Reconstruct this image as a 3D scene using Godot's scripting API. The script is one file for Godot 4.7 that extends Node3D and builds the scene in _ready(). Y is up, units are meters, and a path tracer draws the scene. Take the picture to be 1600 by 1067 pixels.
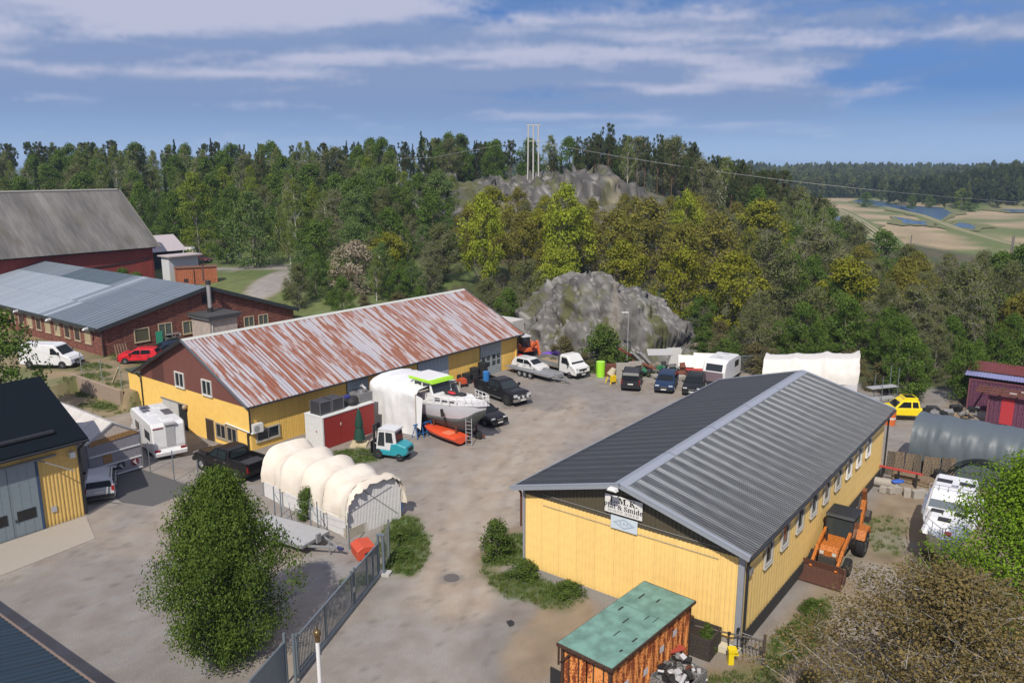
extends Node3D
# Drone view over a small industrial yard in spring: two yellow sheds, vehicles, boats, rock and woods.

const GRID := 0.655            # heading of the yard's buildings (radians, clockwise from -z)
var rng := RandomNumberGenerator.new()
var mats := {}
var used := {}
var nz := FastNoiseLite.new()
var nz2 := FastNoiseLite.new()

# ---------------------------------------------------------------- mesh builder
class MB:
	var v := PackedVector3Array()
	var n := PackedVector3Array()
	var c := PackedColorArray()
	var u := PackedVector2Array()
	var idx := PackedInt32Array()
	var col := Color(1, 1, 1)
	var xf := Transform3D()
	func pt(p: Vector3, q: Vector3, w := Vector2.ZERO) -> int:
		v.append(xf * p); n.append((xf.basis * q).normalized()); c.append(col); u.append(w)
		return v.size() - 1
	func tri(a: Vector3, b: Vector3, d: Vector3) -> void:      # counter-clockwise from outside
		var q := (b - a).cross(d - a)
		var i := pt(a, q); pt(b, q); pt(d, q)
		idx.append(i); idx.append(i + 2); idx.append(i + 1)
	func quad(a: Vector3, b: Vector3, d: Vector3, e: Vector3, uv := []) -> void:
		var q := (b - a).cross(d - a) + (d - a).cross(e - a)
		var i: int
		if uv.size() == 4:
			i = pt(a, q, uv[0]); pt(b, q, uv[1]); pt(d, q, uv[2]); pt(e, q, uv[3])
		else:
			i = pt(a, q); pt(b, q); pt(d, q); pt(e, q)
		for k in [0, 2, 1, 0, 3, 2]: idx.append(i + k)
	func box(at: Vector3, s: Vector3, b := Basis()) -> void:
		var h := s * 0.5
		var p := []
		for k in 8:
			p.append(at + b * Vector3(h.x if k & 1 else -h.x, h.y if k & 2 else -h.y, h.z if k & 4 else -h.z))
		quad(p[4], p[5], p[7], p[6]); quad(p[1], p[0], p[2], p[3]); quad(p[5], p[1], p[3], p[7])
		quad(p[0], p[4], p[6], p[2]); quad(p[6], p[7], p[3], p[2]); quad(p[0], p[1], p[5], p[4])
	func bar(a: Vector3, b: Vector3, w: float, h := -1.0) -> void:   # rectangular bar from a to b
		var f := (b - a)
		var l := f.length()
		if l < 0.0001: return
		f /= l
		var s := Vector3.UP.cross(f)
		if s.length() < 0.01: s = Vector3.RIGHT.cross(f)
		s = s.normalized()
		box((a + b) * 0.5, Vector3(w, h if h > 0 else w, l), Basis(s, f.cross(s), f))
	func tube(a: Vector3, b: Vector3, r0: float, r1 := -1.0, seg := 8, caps := true) -> void:
		if r1 < 0: r1 = r0
		var f := (b - a).normalized()
		var s := Vector3.UP.cross(f)
		if s.length() < 0.01: s = Vector3.RIGHT.cross(f)
		s = s.normalized()
		var t := f.cross(s)
		var i := v.size()
		for k in seg + 1:
			var an := TAU * k / seg
			var o := s * cos(an) + t * sin(an)
			pt(a + o * r0, o); pt(b + o * r1, o)
		for k in seg:
			var j := i + k * 2
			for m in [0, 3, 2, 0, 1, 3]: idx.append(j + m)
		if caps:
			for k in seg:
				var a0 := TAU * k / seg
				var a1 := TAU * (k + 1) / seg
				var o0 := s * cos(a0) + t * sin(a0)
				var o1 := s * cos(a1) + t * sin(a1)
				tri(b, b + o0 * r1, b + o1 * r1); tri(a, a + o1 * r0, a + o0 * r0)
	func path(ps: Array, r: float, seg := 6) -> void:
		for k in ps.size() - 1: tube(ps[k], ps[k + 1], r, r, seg)
	func ball(at: Vector3, r: Vector3, seg := 10, rows := 6) -> void:
		var rings := []
		for a in rows + 1:
			var ph := PI * a / rows
			var ring := []
			for k in seg:
				var th := TAU * k / seg
				ring.append(at + Vector3(r.x * sin(ph) * cos(th), r.y * cos(ph), -r.z * sin(ph) * sin(th)))
			rings.append(ring)
		loft(rings, true)
	# rings of equal length, smooth shading; each ring counter-clockwise seen from beyond the last ring, or use flip
	func loft(rings: Array, closed := true, caps := false, flip := false) -> void:
		var m: int = rings[0].size()
		var i0 := v.size()
		var nr := rings.size()
		var acc := PackedVector3Array()
		acc.resize(nr * m)
		var segs := m if closed else m - 1
		for a in nr - 1:
			for k in segs:
				var k2 := (k + 1) % m
				var p: Vector3 = rings[a][k]
				var q: Vector3 = rings[a][k2]
				var r: Vector3 = rings[a + 1][k2]
				var s: Vector3 = rings[a + 1][k]
				var w := (r - p).cross(q - p) + (s - p).cross(r - p)
				if flip: w = -w
				acc[a * m + k] += w; acc[a * m + k2] += w; acc[(a + 1) * m + k] += w; acc[(a + 1) * m + k2] += w
		for a in nr:
			for k in m: pt(rings[a][k], acc[a * m + k] if acc[a * m + k].length() > 1e-9 else Vector3.UP)
		for a in nr - 1:
			for k in segs:
				var k2 := (k + 1) % m
				var p := i0 + a * m + k
				var q := i0 + a * m + k2
				var r := i0 + (a + 1) * m + k2
				var s := i0 + (a + 1) * m + k
				for t in ([p, r, q, p, s, r] if flip else [p, q, r, p, r, s]): idx.append(t)
		if caps:
			fan(rings[0], flip); fan(rings[nr - 1], not flip)
	func fan(ring: Array, rev: bool) -> void:
		var mid := Vector3.ZERO
		for p in ring: mid += p
		mid /= ring.size()
		for k in ring.size():
			var p: Vector3 = ring[k]
			var q: Vector3 = ring[(k + 1) % ring.size()]
			if rev: tri(mid, q, p)
			else: tri(mid, p, q)
	# outline (x, y) pushed out along z to both sides of 0, edges bevelled, half width shrinking with y over belt
	func prism(o: Array, w: float, bev := 0.04, belt := 99.0, taper := 0.0) -> void:
		var ps := PackedVector2Array(o)
		if not Geometry2D.is_polygon_clockwise(ps): ps.reverse()
		var m := ps.size()
		var ins := PackedVector2Array()
		for k in m:
			var e0 := (ps[k] - ps[(k + m - 1) % m]).normalized()
			var e1 := (ps[(k + 1) % m] - ps[k]).normalized()
			var nn := (Vector2(e0.y, -e0.x) + Vector2(e1.y, -e1.x))
			nn = nn / maxf(0.6, nn.length_squared() * 0.5) if nn.length() > 0.01 else Vector2.ZERO
			ins.append(ps[k] + nn * bev)
		var hw := func(y: float) -> float: return w * 0.5 - taper * maxf(0.0, y - belt)
		var rings := []
		for s in [[0, 0.0], [1, bev], [1, -bev], [0, 0.0]]: rings.append([])
		for k in m:
			var a: Vector2 = ps[k]
			var b: Vector2 = ins[k]
			rings[0].append(Vector3(b.x, b.y, hw.call(b.y)))
			rings[1].append(Vector3(a.x, a.y, hw.call(a.y) - bev))
			rings[2].append(Vector3(a.x, a.y, -hw.call(a.y) + bev))
			rings[3].append(Vector3(b.x, b.y, -hw.call(b.y)))
		for a in 3:
			for k in m:
				var k2 := (k + 1) % m
				quad(rings[a][k], rings[a][k2], rings[a + 1][k2], rings[a + 1][k])
		var t := Geometry2D.triangulate_polygon(ins)
		for k in range(0, t.size(), 3):
			var A: Vector3 = rings[0][t[k]]
			var B: Vector3 = rings[0][t[k + 1]]
			var C: Vector3 = rings[0][t[k + 2]]
			if (B - A).cross(C - A).z < 0:
				var sw := B
				B = C; C = sw
			tri(A, B, C)
			tri(Vector3(A.x, A.y, -A.z), Vector3(C.x, C.y, -C.z), Vector3(B.x, B.y, -B.z))
	func mesh(m: Material = null) -> ArrayMesh:
		var a := []
		a.resize(Mesh.ARRAY_MAX)
		a[Mesh.ARRAY_VERTEX] = v; a[Mesh.ARRAY_NORMAL] = n; a[Mesh.ARRAY_COLOR] = c; a[Mesh.ARRAY_TEX_UV] = u; a[Mesh.ARRAY_INDEX] = idx
		var r := ArrayMesh.new()
		r.add_surface_from_arrays(Mesh.PRIMITIVE_TRIANGLES, a)
		if m: r.surface_set_material(0, m)
		return r

# ---------------------------------------------------------------- scene helpers
func numbered(called: String) -> String:
	var k: int = used.get(called, 0)
	used[called] = k + 1
	return called if k == 0 else "%s_%03d" % [called, k]

func tag(o: Node, label := "", category := "", group := "", kind := "") -> Node:
	if label: o.set_meta("label", label)
	if category: o.set_meta("category", category)
	if group: o.set_meta("group", group)
	if kind: o.set_meta("kind", kind)
	return o

func thing(called: String, label: String, category: String, at := Vector3.ZERO, turn := 0.0, group := "") -> Node3D:
	var o := Node3D.new()
	o.name = numbered(called)
	add_child(o)
	o.position = at
	o.rotation.y = turn
	tag(o, label, category, group)
	return o

func obj(called: String, mb: MB, m: Material, parent: Node = null) -> MeshInstance3D:
	return put(called, mb.mesh(m), parent)

func put(called: String, mesh: Mesh, parent: Node = null) -> MeshInstance3D:
	var o := MeshInstance3D.new()
	o.mesh = mesh
	if parent == null or parent == self:
		o.name = numbered(called)
		add_child(o)
	else:
		var k: int = parent.get_meta("_n_" + called, 0) if parent.has_meta("_n_" + called) else 0
		parent.set_meta("_n_" + called, k + 1)
		o.name = called if k == 0 else "%s_%03d" % [called, k]
		parent.add_child(o, true)
	return o

func struct(called: String, mb: MB, m: Material, label := "") -> MeshInstance3D:
	var o := obj(called, mb, m)
	tag(o, label, "", "", "structure")
	return o

func dup(o: Node3D, at: Vector3, turn: float, label := "", group := "") -> Node3D:
	var r: Node3D = o.duplicate()
	r.name = numbered(String(o.name).rstrip("0123456789").trim_suffix("_"))
	add_child(r)
	r.position = at
	r.rotation.y = turn
	if label: r.set_meta("label", label)
	if group: r.set_meta("group", group)
	return r

func lin(r: float, g: float, b: float) -> Color:
	return Color(r, g, b).linear_to_srgb()

# plain material; key colours are linear base colours
func mat(r: float, g: float, b: float, rough := 0.7, metal := 0.0, tex: Texture2D = null, scale := 1.0) -> StandardMaterial3D:
	var key := "%.4f %.4f %.4f %.2f %.2f %s %.3f" % [r, g, b, rough, metal, str(tex.get_instance_id()) if tex else "", scale]
	if mats.has(key): return mats[key]
	var m := StandardMaterial3D.new()
	m.albedo_color = lin(r, g, b)
	m.roughness = rough
	m.metallic = metal
	m.vertex_color_use_as_albedo = true
	m.cull_mode = BaseMaterial3D.CULL_DISABLED
	if tex:
		m.albedo_texture = tex
		m.uv1_triplanar = true
		m.uv1_scale = Vector3.ONE * scale
	mats[key] = m
	return m

func paint(r: float, g: float, b: float, rough := 0.36) -> StandardMaterial3D:
	var m := mat(r, g, b, rough, 0.0, T.dust, 0.35)
	m.clearcoat_enabled = true
	m.clearcoat = 0.25 if r + g + b > 0.2 else 0.0
	m.metallic_specular = 0.5 if r + g + b > 0.2 else 0.3
	m.clearcoat_roughness = 0.12
	return m

var T := {}
func ntex(size: int, freq: float, lo: float, hi: float, sd: int, oct := 4, kind := FastNoiseLite.TYPE_SIMPLEX_SMOOTH, warm := 0.0) -> ImageTexture:
	var f := FastNoiseLite.new()
	f.noise_type = kind
	f.seed = sd
	f.frequency = freq
	f.fractal_octaves = oct
	var im := f.get_seamless_image(size, size)
	im.convert(Image.FORMAT_L8)
	var d := im.get_data()
	var o := PackedByteArray()
	o.resize(d.size() * 3)
	for k in d.size():
		var w := lo + (hi - lo) * d[k] / 255.0
		o[k * 3] = clampi(int(w * 255.0), 0, 255)
		o[k * 3 + 1] = clampi(int(w * (1.0 - warm * 0.5 * (1.0 - d[k] / 255.0)) * 255.0), 0, 255)
		o[k * 3 + 2] = clampi(int(w * (1.0 - warm * (1.0 - d[k] / 255.0)) * 255.0), 0, 255)
	return ImageTexture.create_from_image(Image.create_from_data(size, size, false, Image.FORMAT_RGB8, o))

func ss(a: float, b: float, x: float) -> float:
	var t := clampf((x - a) / (b - a), 0.0, 1.0)
	return t * t * (3.0 - 2.0 * t)

func face(dx: float, dz: float) -> float:      # turn that points local +x along (dx, dz)
	return atan2(-dz, dx)

func on(x: float, z: float, lift := 0.0) -> Vector3:
	return Vector3(x, gh(x, z) + lift, z)
# ---------------------------------------------------------------- camera, sky, sun
func build_sky() -> ImageTexture:
	var W := 2048
	var H := 1024
	var f := FastNoiseLite.new()
	f.seed = 11
	f.frequency = 0.32
	f.fractal_octaves = 6
	f.fractal_gain = 0.55
	f.domain_warp_enabled = true
	f.domain_warp_amplitude = 0.7
	f.domain_warp_frequency = 0.35
	var big := FastNoiseLite.new()
	big.seed = 5
	big.frequency = 0.09
	big.fractal_octaves = 2
	var d := PackedByteArray()
	d.resize(W * H * 3)
	for j in H:
		var el := PI * (0.5 - (j + 0.5) / H)
		var y := sin(el)
		var step := 1 if el < 0.32 and el > -0.03 else 4
		var row := cos(el)
		var clear := Color(0.055, 0.18, 0.49).lerp(Color(0.21, 0.37, 0.66), pow(clampf(1.0 - y, 0.0, 1.0), 9.0))
		clear = clear.lerp(Color(0.36, 0.50, 0.73), ss(0.10, 0.0, y))
		var last := 0
		for i in W:
			var at := (j * W + i) * 3
			if i % step:
				d[at] = d[last]; d[at + 1] = d[last + 1]; d[at + 2] = d[last + 2]
				continue
			var az := TAU * (i + 0.5) / W
			var c := clear
			if y > -0.02:
				var k := 1.0 / (maxf(y, 0.0) + 0.075)
				var px := sin(az) * row * k * 0.8
				var pz := -cos(az) * row * k
				var n := f.get_noise_3d(px, 0.0, pz)
				var b := big.get_noise_3d(px, 30.0, pz)
				var cover := 0.60 + 0.5 * b - 0.26 * sin(az + 0.1)
				var dens := ss(0.02, 0.40, n * 1.15 + cover) * ss(0.01, 0.10, y)
				var thin := ss(-0.2, 0.7, n * 1.6 + cover) * 0.34 * ss(0.0, 0.05, y)
				var lit := ss(-0.15, 0.45, 1.3 * f.get_noise_3d(px * 2.2 + 3.0, 9.0, pz * 3.0 - 4.0) + 0.3 * n + 0.8 * ss(0.05, 0.19, y) - 0.3)
				var cloud := Color(0.25, 0.335, 0.54).lerp(Color(0.53, 0.55, 0.70), lit)
				c = c.lerp(cloud, clampf(maxf(dens * 0.92, thin), 0.0, 1.0))
			else: c = Color(0.16, 0.17, 0.15)
			c = c.linear_to_srgb()
			d[at] = int(c.r * 255.0); d[at + 1] = int(c.g * 255.0); d[at + 2] = int(c.b * 255.0)
			last = at
	return ImageTexture.create_from_image(Image.create_from_data(W, H, false, Image.FORMAT_RGB8, d))

func build_world() -> void:
	var cam := Camera3D.new()
	cam.name = "camera"
	cam.fov = rad_to_deg(2.0 * atan(533.5 / 1244.0))
	cam.near = 0.5
	cam.far = 6000.0
	add_child(cam)
	cam.position = Vector3(0, 20.5, 0)
	cam.rotation.x = -atan((533.5 - 262.0) / 1244.0)
	var we := WorldEnvironment.new()
	we.name = "environment"
	var e := Environment.new()
	e.background_mode = Environment.BG_SKY
	var sky := Sky.new()
	var sm := PanoramaSkyMaterial.new()
	sm.panorama = build_sky()
	sky.sky_material = sm
	e.sky = sky
	e.tonemap_mode = Environment.TONE_MAPPER_LINEAR
	e.tonemap_exposure = 1.0
	e.fog_enabled = true
	e.fog_density = 0.00017
	e.fog_light_color = Color(0.62, 0.72, 0.86)
	e.sdfgi_enabled = true
	e.ssao_enabled = true
	e.ssil_enabled = true
	we.environment = e
	add_child(we)
	var sun := DirectionalLight3D.new()
	sun.name = "sun"
	sun.light_color = Color(1.0, 0.965, 0.91)
	sun.light_energy = 1.5
	sun.light_angular_distance = 0.53
	sun.shadow_enabled = true
	add_child(sun)
	var el := deg_to_rad(46.0)
	var l := Vector3(0.22 * cos(el), -sin(el), -0.975 * cos(el)).normalized()
	sun.basis = Basis.looking_at(l, Vector3.UP)

func build_textures() -> void:
	nz.seed = 3
	nz.frequency = 0.03
	nz.fractal_octaves = 4
	nz2.seed = 17
	nz2.frequency = 0.05
	nz2.fractal_octaves = 3
	T.dust = ntex(512, 0.010, 0.965, 1.02, 21, 4)
	T.grit = ntex(512, 0.07, 0.74, 1.18, 22, 4)
	T.stain = ntex(512, 0.014, 0.93, 1.04, 23, 5, FastNoiseLite.TYPE_SIMPLEX_SMOOTH, 0.06)
	T.rock = ntex(512, 0.03, 0.35, 1.4, 24, 6, FastNoiseLite.TYPE_SIMPLEX)
	T.rough = ntex(512, 0.11, 0.6, 1.3, 25, 3)
	T.wear = ntex(512, 0.03, 0.3, 1.35, 26, 5)
	T.rust = rust_texture()
	T.greenroof = ntex(512, 0.008, 0.78, 1.06, 27, 5)
	# brick courses: fine relief only, too small here to tell one brick from the next
	var im := Image.create(256, 256, false, Image.FORMAT_RGB8)
	var bl := Image.create(256, 256, false, Image.FORMAT_RGB8)
	for j in 26:
		for i in 9:
			var r := rng.randf_range(0.75, 1.2)
			im.fill_rect(Rect2i(i * 29 + (14 if j % 2 else 0) - 8, j * 10, 28, 9), Color(0.50 * r, 0.31 * r, 0.26 * r))
	im.fill_rect(Rect2i(0, 255, 256, 1), Color(0.42, 0.36, 0.32))
	bl.fill(Color(0.85, 0.85, 0.85))
	for j in 8:
		for i in 6: bl.fill_rect(Rect2i(i * 43 + (21 if j % 2 else 0) - 10, j * 32, 41, 30), Color.WHITE * rng.randf_range(0.92, 1.0))
	T.brick = ImageTexture.create_from_image(im)
	T.block = ImageTexture.create_from_image(bl)

func rust_texture() -> ImageTexture:      # flaking orange paint over rust: blotches that run downwards
	var f := FastNoiseLite.new()
	f.seed = 71
	f.frequency = 0.012
	f.fractal_octaves = 5
	var a := f.get_seamless_image(512, 512)
	f.seed = 72
	f.frequency = 0.05
	var b := f.get_seamless_image(512, 512)
	a.convert(Image.FORMAT_L8)
	b.convert(Image.FORMAT_L8)
	var da := a.get_data()
	var db := b.get_data()
	var o := PackedByteArray()
	o.resize(512 * 512 * 3)
	for j in 512:
		for i in 512:
			var p := da[(j / 3) * 512 + i] / 255.0
			var q := db[j * 512 + i] / 255.0
			var r := ss(0.50, 0.60, p * 0.6 + q * 0.45)
			var c := Color(0.84, 0.52, 0.24).lerp(Color(0.88, 0.62, 0.38), q)
			c = c.lerp(Color(0.36, 0.16, 0.08).lerp(Color(0.55, 0.27, 0.12), ss(0.3, 0.7, q)), r)
			var k := (j * 512 + i) * 3
			o[k] = int(c.r * 255.0); o[k + 1] = int(c.g * 255.0); o[k + 2] = int(c.b * 255.0)
	return ImageTexture.create_from_image(Image.create_from_data(512, 512, false, Image.FORMAT_RGB8, o))
# ---------------------------------------------------------------- the lie of the land
func bump(x: float, z: float, cx: float, cz: float, rx: float, rz: float) -> float:
	return exp(-((x - cx) * (x - cx) / (rx * rx) + (z - cz) * (z - cz) / (rz * rz)))

func along(x: float, z: float) -> Vector2:      # metres past the long shed's front, metres to its left
	return Vector2((x + 19.15) * sin(GRID) - (z + 55.5) * cos(GRID), -((x + 19.15) * cos(GRID) + (z + 55.5) * sin(GRID)))

func gh(x: float, z: float) -> float:
	var y := 0.0
	var a := along(x, z)
	if a.y > 16.0 and a.y < 140.0:
		var front := ss(-0.15, 0.25, a.x) if a.y < 27.0 else ss(-7.0, 1.0, a.x)
		y += (ss(16.9, 17.6, a.y) * front * 1.5 + ss(24.0, 40.0, a.x) * ss(20.0, 34.0, a.y) * 1.5) * (1.0 - ss(70.0, 120.0, a.x)) * (1.0 - ss(110.0, 140.0, a.y))
	y -= 0.45 * bump(x, z, -24.5, -59.5, 5.0, 5.0)
	if z < -84.0:
		var yard := ss(84.0, 125.0, -z)
		y += yard * (nz.get_noise_2d(x * 2.0, z * 2.0) * 0.9) * ss(-40.0, -20.0, x) * (1.0 - 0.75 * ss(70.0, 110.0, x))
		var side := 1.0 - 0.35 * ss(25.0, 62.0, x) - 0.65 * ss(58.0, 82.0, x + (z + 190.0) * 0.12)
		var start := 112.0 + 42.0 * ss(-22.0, -50.0, x)
		y += 14.0 * ss(start, 215.0 + 0.3 * (start - 112.0), -z) * side * (1.0 - ss(240.0, 420.0, -z))
		y += 4.2 * bump(x, z, 5.0, -201.0, 30.0, 20.0) + nz.get_noise_2d(x * 5.0, z * 5.0) * 1.6 * bump(x, z, 5.0, -196.0, 40.0, 26.0)
		y -= 3.0 * ss(90.0, 165.0, -z) * ss(35.0, 62.0, x)
		if z < -380.0:
			y += 9.0 * bump(x, z, 326.0, -520.0, 46.0, 34.0) + 24.0 * ss(398.0, 440.0, x) * bump(x, z, 520.0, -690.0, 140.0, 90.0)
			y += ss(640.0, 1150.0, -z) * 12.0 + ss(560.0, 1000.0, -z) * nz.get_noise_2d(x * 0.25, z * 0.25) * 7.0
			if x < 90.0: y -= 3.0 * ss(380.0, 420.0, -z)
	if x > 44.0 and z > -90.0: y -= 2.0 * ss(44.0, 90.0, x)
	return y

const TAN := Color(0.298, 0.266, 0.23)
const GREY := Color(0.255, 0.243, 0.236)
const SOIL := Color(0.22, 0.17, 0.11)
const TURF := Color(0.075, 0.12, 0.028)

func patch(x: float, z: float, cx: float, cz: float, rx: float, rz: float, turn := 0.0, rough := 0.5) -> float:
	var dx := x - cx
	var dz := z - cz
	var c := cos(turn)
	var s := sin(turn)
	var d := Vector2((dx * c + dz * s) / rx, (-dx * s + dz * c) / rz).length() + nz.get_noise_2d(x * 9.0, z * 9.0) * rough
	return 1.0 - ss(0.75, 1.15, d)

func green(x: float, z: float) -> float:         # how much turf grows here, inside and round the yard
	var g := 0.0
	g = maxf(g, patch(x, z, -6.1, -41.0, 1.5, 3.8, -0.1, 0.5))
	g = maxf(g, patch(x, z, -0.2, -40.0, 1.1, 2.6, 0.5) * 0.9)
	g = maxf(g, patch(x, z, 1.2, -36.2, 2.6, 1.3, 0.6) * 0.95)
	g = maxf(g, patch(x, z, -12.3, -54.3, 3.6, 1.7, -0.5) * 0.95)
	g = maxf(g, patch(x, z, 12.6, -31.8, 0.8, 4.5, 0.65) * 0.8)
	g = maxf(g, patch(x, z, 9.6, -28.3, 1.8, 1.5, 0.2) * 0.6)
	g = maxf(g, patch(x, z, 17.6, -40.0, 1.2, 4.0, 0.65) * 0.2)
	g = maxf(g, patch(x, z, 21.5, -42.5, 1.2, 3.5, 0.5) * 0.42)
	g = maxf(g, patch(x, z, 6.2, -79.6, 4.5, 1.8, 0.0) * 0.6)
	g = maxf(g, patch(x, z, 17.5, -78.5, 5.0, 1.6, -0.1) * 0.7)
	g = maxf(g, patch(x, z, -8.0, -37.0, 0.7, 1.2, 0.2) * 0.5)
	var a := along(x, z)
	if a.y > 17.0 and a.y < 60.0 and a.x > -8.0 and a.x < 16.0: g = maxf(g, 0.75 * ss(-0.45, 0.35, nz.get_noise_2d(x * 6.0, z * 6.0)) * (1.0 - ss(10.0, 14.0, a.x) * ss(22.0, 20.0, a.y)))
	return g

func gc(x: float, z: float) -> Color:
	var n1 := nz.get_noise_2d(x * 4.0, z * 4.0)
	var n2 := nz2.get_noise_2d(x * 14.0, z * 14.0)
	if z < -250.0 or x > 130.0:
		if x > 60.0 and z < -150.0 and z > -640.0 and bump(x, z, 326.0, -520.0, 46.0, 34.0) < 0.3:
			if x > 400.0: return Color(0.13, 0.13, 0.14).lerp(Color(0.06, 0.08, 0.03), ss(0.0, 0.3, n1))
			var w := nz.get_noise_2d(x * 0.9 + z * 0.3, z * 0.45)
			var reed := Color(0.40, 0.32, 0.20).lerp(Color(0.30, 0.245, 0.15), ss(-0.3, 0.3, n2))
			return reed.lerp(Color(0.12, 0.16, 0.045), ss(-0.02, 0.16, w))
		if x > 400.0 and z > -800.0: return Color(0.13, 0.13, 0.14).lerp(Color(0.2, 0.2, 0.21), ss(-0.2, 0.3, n1))
		return Color(0.05, 0.075, 0.022)
	var c := GREY.lerp(TAN, ss(-0.5, 0.6, n1 + 0.2 * n2))
	if z > -78.0 and z < -26.0 and x > -24.0 and x < 14.0:
		for way in [[Vector2(-3.2, -24), Vector2(-2.9, -37), Vector2(-1.4, -47), Vector2(1.2, -57), Vector2(4.6, -68)], [Vector2(-2.6, -38), Vector2(-3.6, -48), Vector2(-3.4, -56), Vector2(1.5, -70)], [Vector2(-6.0, -27), Vector2(-12, -36), Vector2(-20, -46)]]:
			var off := 99.0
			for k in way.size() - 1:
				var q := Geometry2D.get_closest_point_to_segment(Vector2(x, z), way[k], way[k + 1])
				off = minf(off, q.distance_to(Vector2(x, z)))
			off += n1 * 0.5 + n2 * 0.2
			var worn := 1.0 if way[0].y > -26.0 else 0.5
			c = c.lerp(Color(0.385, 0.333, 0.275), worn * 0.8 * (1.0 - ss(1.3, 2.9, off)))
			c = c.lerp(TAN * 0.80, worn * 0.5 * exp(-pow((off - 0.85) / 0.22, 2.0)))
	c = c.lerp(GREY * 1.04, 0.8 * patch(x, z, -4.0, -29.0, 5.5, 5.5, 0.0, 0.25))
	c = c.lerp(Color(0.205, 0.196, 0.19), 0.8 * patch(x, z, 0.0, -31.0, 1.8, 3.6, -0.12, 0.25))
	c = c.lerp(GREY * 0.92, 0.85 * patch(x, z, -18.5, -34.0, 8.0, 8.0, 0.3, 0.3))
	c = c.lerp(TAN * 1.05, 0.6 * patch(x, z, -19.5, -41.5, 3.8, 2.2, -0.5, 0.5))
	c = c.lerp(GREY * 0.72, 0.65 * patch(x, z, 2.5, -68.0, 5.0, 2.0, 0.2, 0.8))
	c = c.lerp(GREY * 0.8, 0.5 * patch(x, z, 3.0, -72.0, 8.0, 2.6, -0.3, 0.9))
	c = c.lerp(TAN * 1.12, 0.55 * patch(x, z, 3.6, -60.5, 3.5, 4.0, 0.0, 0.7))
	var n3 := nz2.get_noise_2d(x * 33.0 + 90.0, z * 33.0)
	c = c * (1.0 + 0.06 * n2 + 0.04 * n1 + 0.09 * n3)
	var seam := absf(nz.get_noise_2d(x * 5.0 + 400.0, z * 5.0))
	c = c * (1.0 - 0.22 * ss(0.022, 0.008, seam) * ss(-0.1, 0.2, n1))
	c = c.lerp(GREY * 0.75, 0.3 * ss(0.3, 0.42, nz.get_noise_2d(x * 9.0 - 70.0, z * 9.0)) * 0.6)
	var sp := nz2.get_noise_2d(x * 60.0 + 300.0, z * 60.0)
	c = c * (1.0 - 0.28 * ss(0.42, 0.6, sp))
	c = c.lerp(Color(0.19, 0.18, 0.175), 0.7 * patch(x, z, -3.1, -37.2, 0.75, 0.6, 0.0, 0.1))
	# sandy strip on the shed's right side, bare soil round the gable
	var right := ss(9.5, 11.5, x - (z + 30.5) * -0.76) * ss(-100.0, -60.0, z)
	c = c.lerp(Color(0.265, 0.21, 0.14) * (1.0 + 0.25 * n2), 0.85 * right * (1.0 - ss(0.1, 0.4, n1)))
	c = c.lerp(Color(0.27, 0.215, 0.15) * (1.0 + 0.2 * n2), 0.85 * patch(x, z, 1.9, -32.0, 1.7, 4.2, 0.5, 0.3))
	c = c.lerp(SOIL * (1.0 + 0.3 * n2), 0.7 * patch(x, z, -0.2, -40.5, 1.5, 3.4, 0.5, 0.3))
	c = c.lerp(Color(0.25, 0.19, 0.11), 0.8 * patch(x, z, 9.3, -28.0, 2.6, 2.4, 0.2, 0.4))
	var a := along(x, z)
	if a.y > 17.0:
		var dry := Color(0.27, 0.205, 0.125) * (1.0 + 0.2 * n2)
		if a.x > -8.0: c = c.lerp(dry, ss(-8.0, 0.0, a.x) * (1.0 - ss(15.0, 17.0, a.x) * (1.0 - ss(30.0, 34.0, a.y))))
	var gr := green(x, z)
	var turf := TURF * (1.0 + 0.35 * n2 + 0.3 * n1)
	c = c.lerp(turf, gr * 0.9)
	# woodland floor and bare rock behind the yard
	var wood := ss(84.0, 92.0, -z) * (1.0 if a.y < 30.0 else ss(42.0, 50.0, a.x + 0.25 * (a.y - 60.0)))
	wood = maxf(wood, ss(40.0, 46.0, x + 0.0 * z))
	wood = maxf(wood, ss(24.0, 28.0, x) * ss(74.0, 77.0, -z + 0.25 * (x - 30.0)))
	if wood > 0.0:
		var fl := Color(0.055, 0.075, 0.022).lerp(Color(0.10, 0.085, 0.045), ss(-0.2, 0.4, n1 + n2 * 0.5))
		var bare := bump(x, z, 6.0, -192.0, 32.0, 25.0) * 1.3 + 0.7 * bump(x, z, -17.0, -150.0, 9.0, 7.0)
		var rock := Color(0.17, 0.162, 0.155) * (1.0 + 0.5 * n2 + 0.25 * sp)
		rock = rock.lerp(Color(0.12, 0.115, 0.05), 0.6 * ss(0.05, 0.35, n1))
		rock = rock.lerp(Color(0.45, 0.36, 0.27), 0.6 * patch(x, z, 26.0, -188.0, 3.0, 3.0, 0.0, 0.8))
		fl = fl.lerp(rock, ss(0.35, 0.6, bare + 0.25 * n1))
		c = c.lerp(fl, wood)
	# gravel road that bends away behind the brick workshop
	var road := patch(x, z, -37.5, -124.0, 3.2, 17.0, -0.12, 0.12)
	road = maxf(road, patch(x, z, -45.0, -142.0, 13.0, 3.6, -0.25, 0.15))
	c = c.lerp(Color(0.30, 0.285, 0.27) * (1.0 + 0.12 * n2), road * ss(95.0, 100.0, -z))
	if a.y > 30.0 and a.x > 28.0 and z > -165.0: c = c.lerp(Color(0.10, 0.15, 0.035) * (1.0 + 0.3 * n2), (1.0 - road) * 0.85 * (1.0 - ss(60.0, 75.0, a.x)))
	return c

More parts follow.
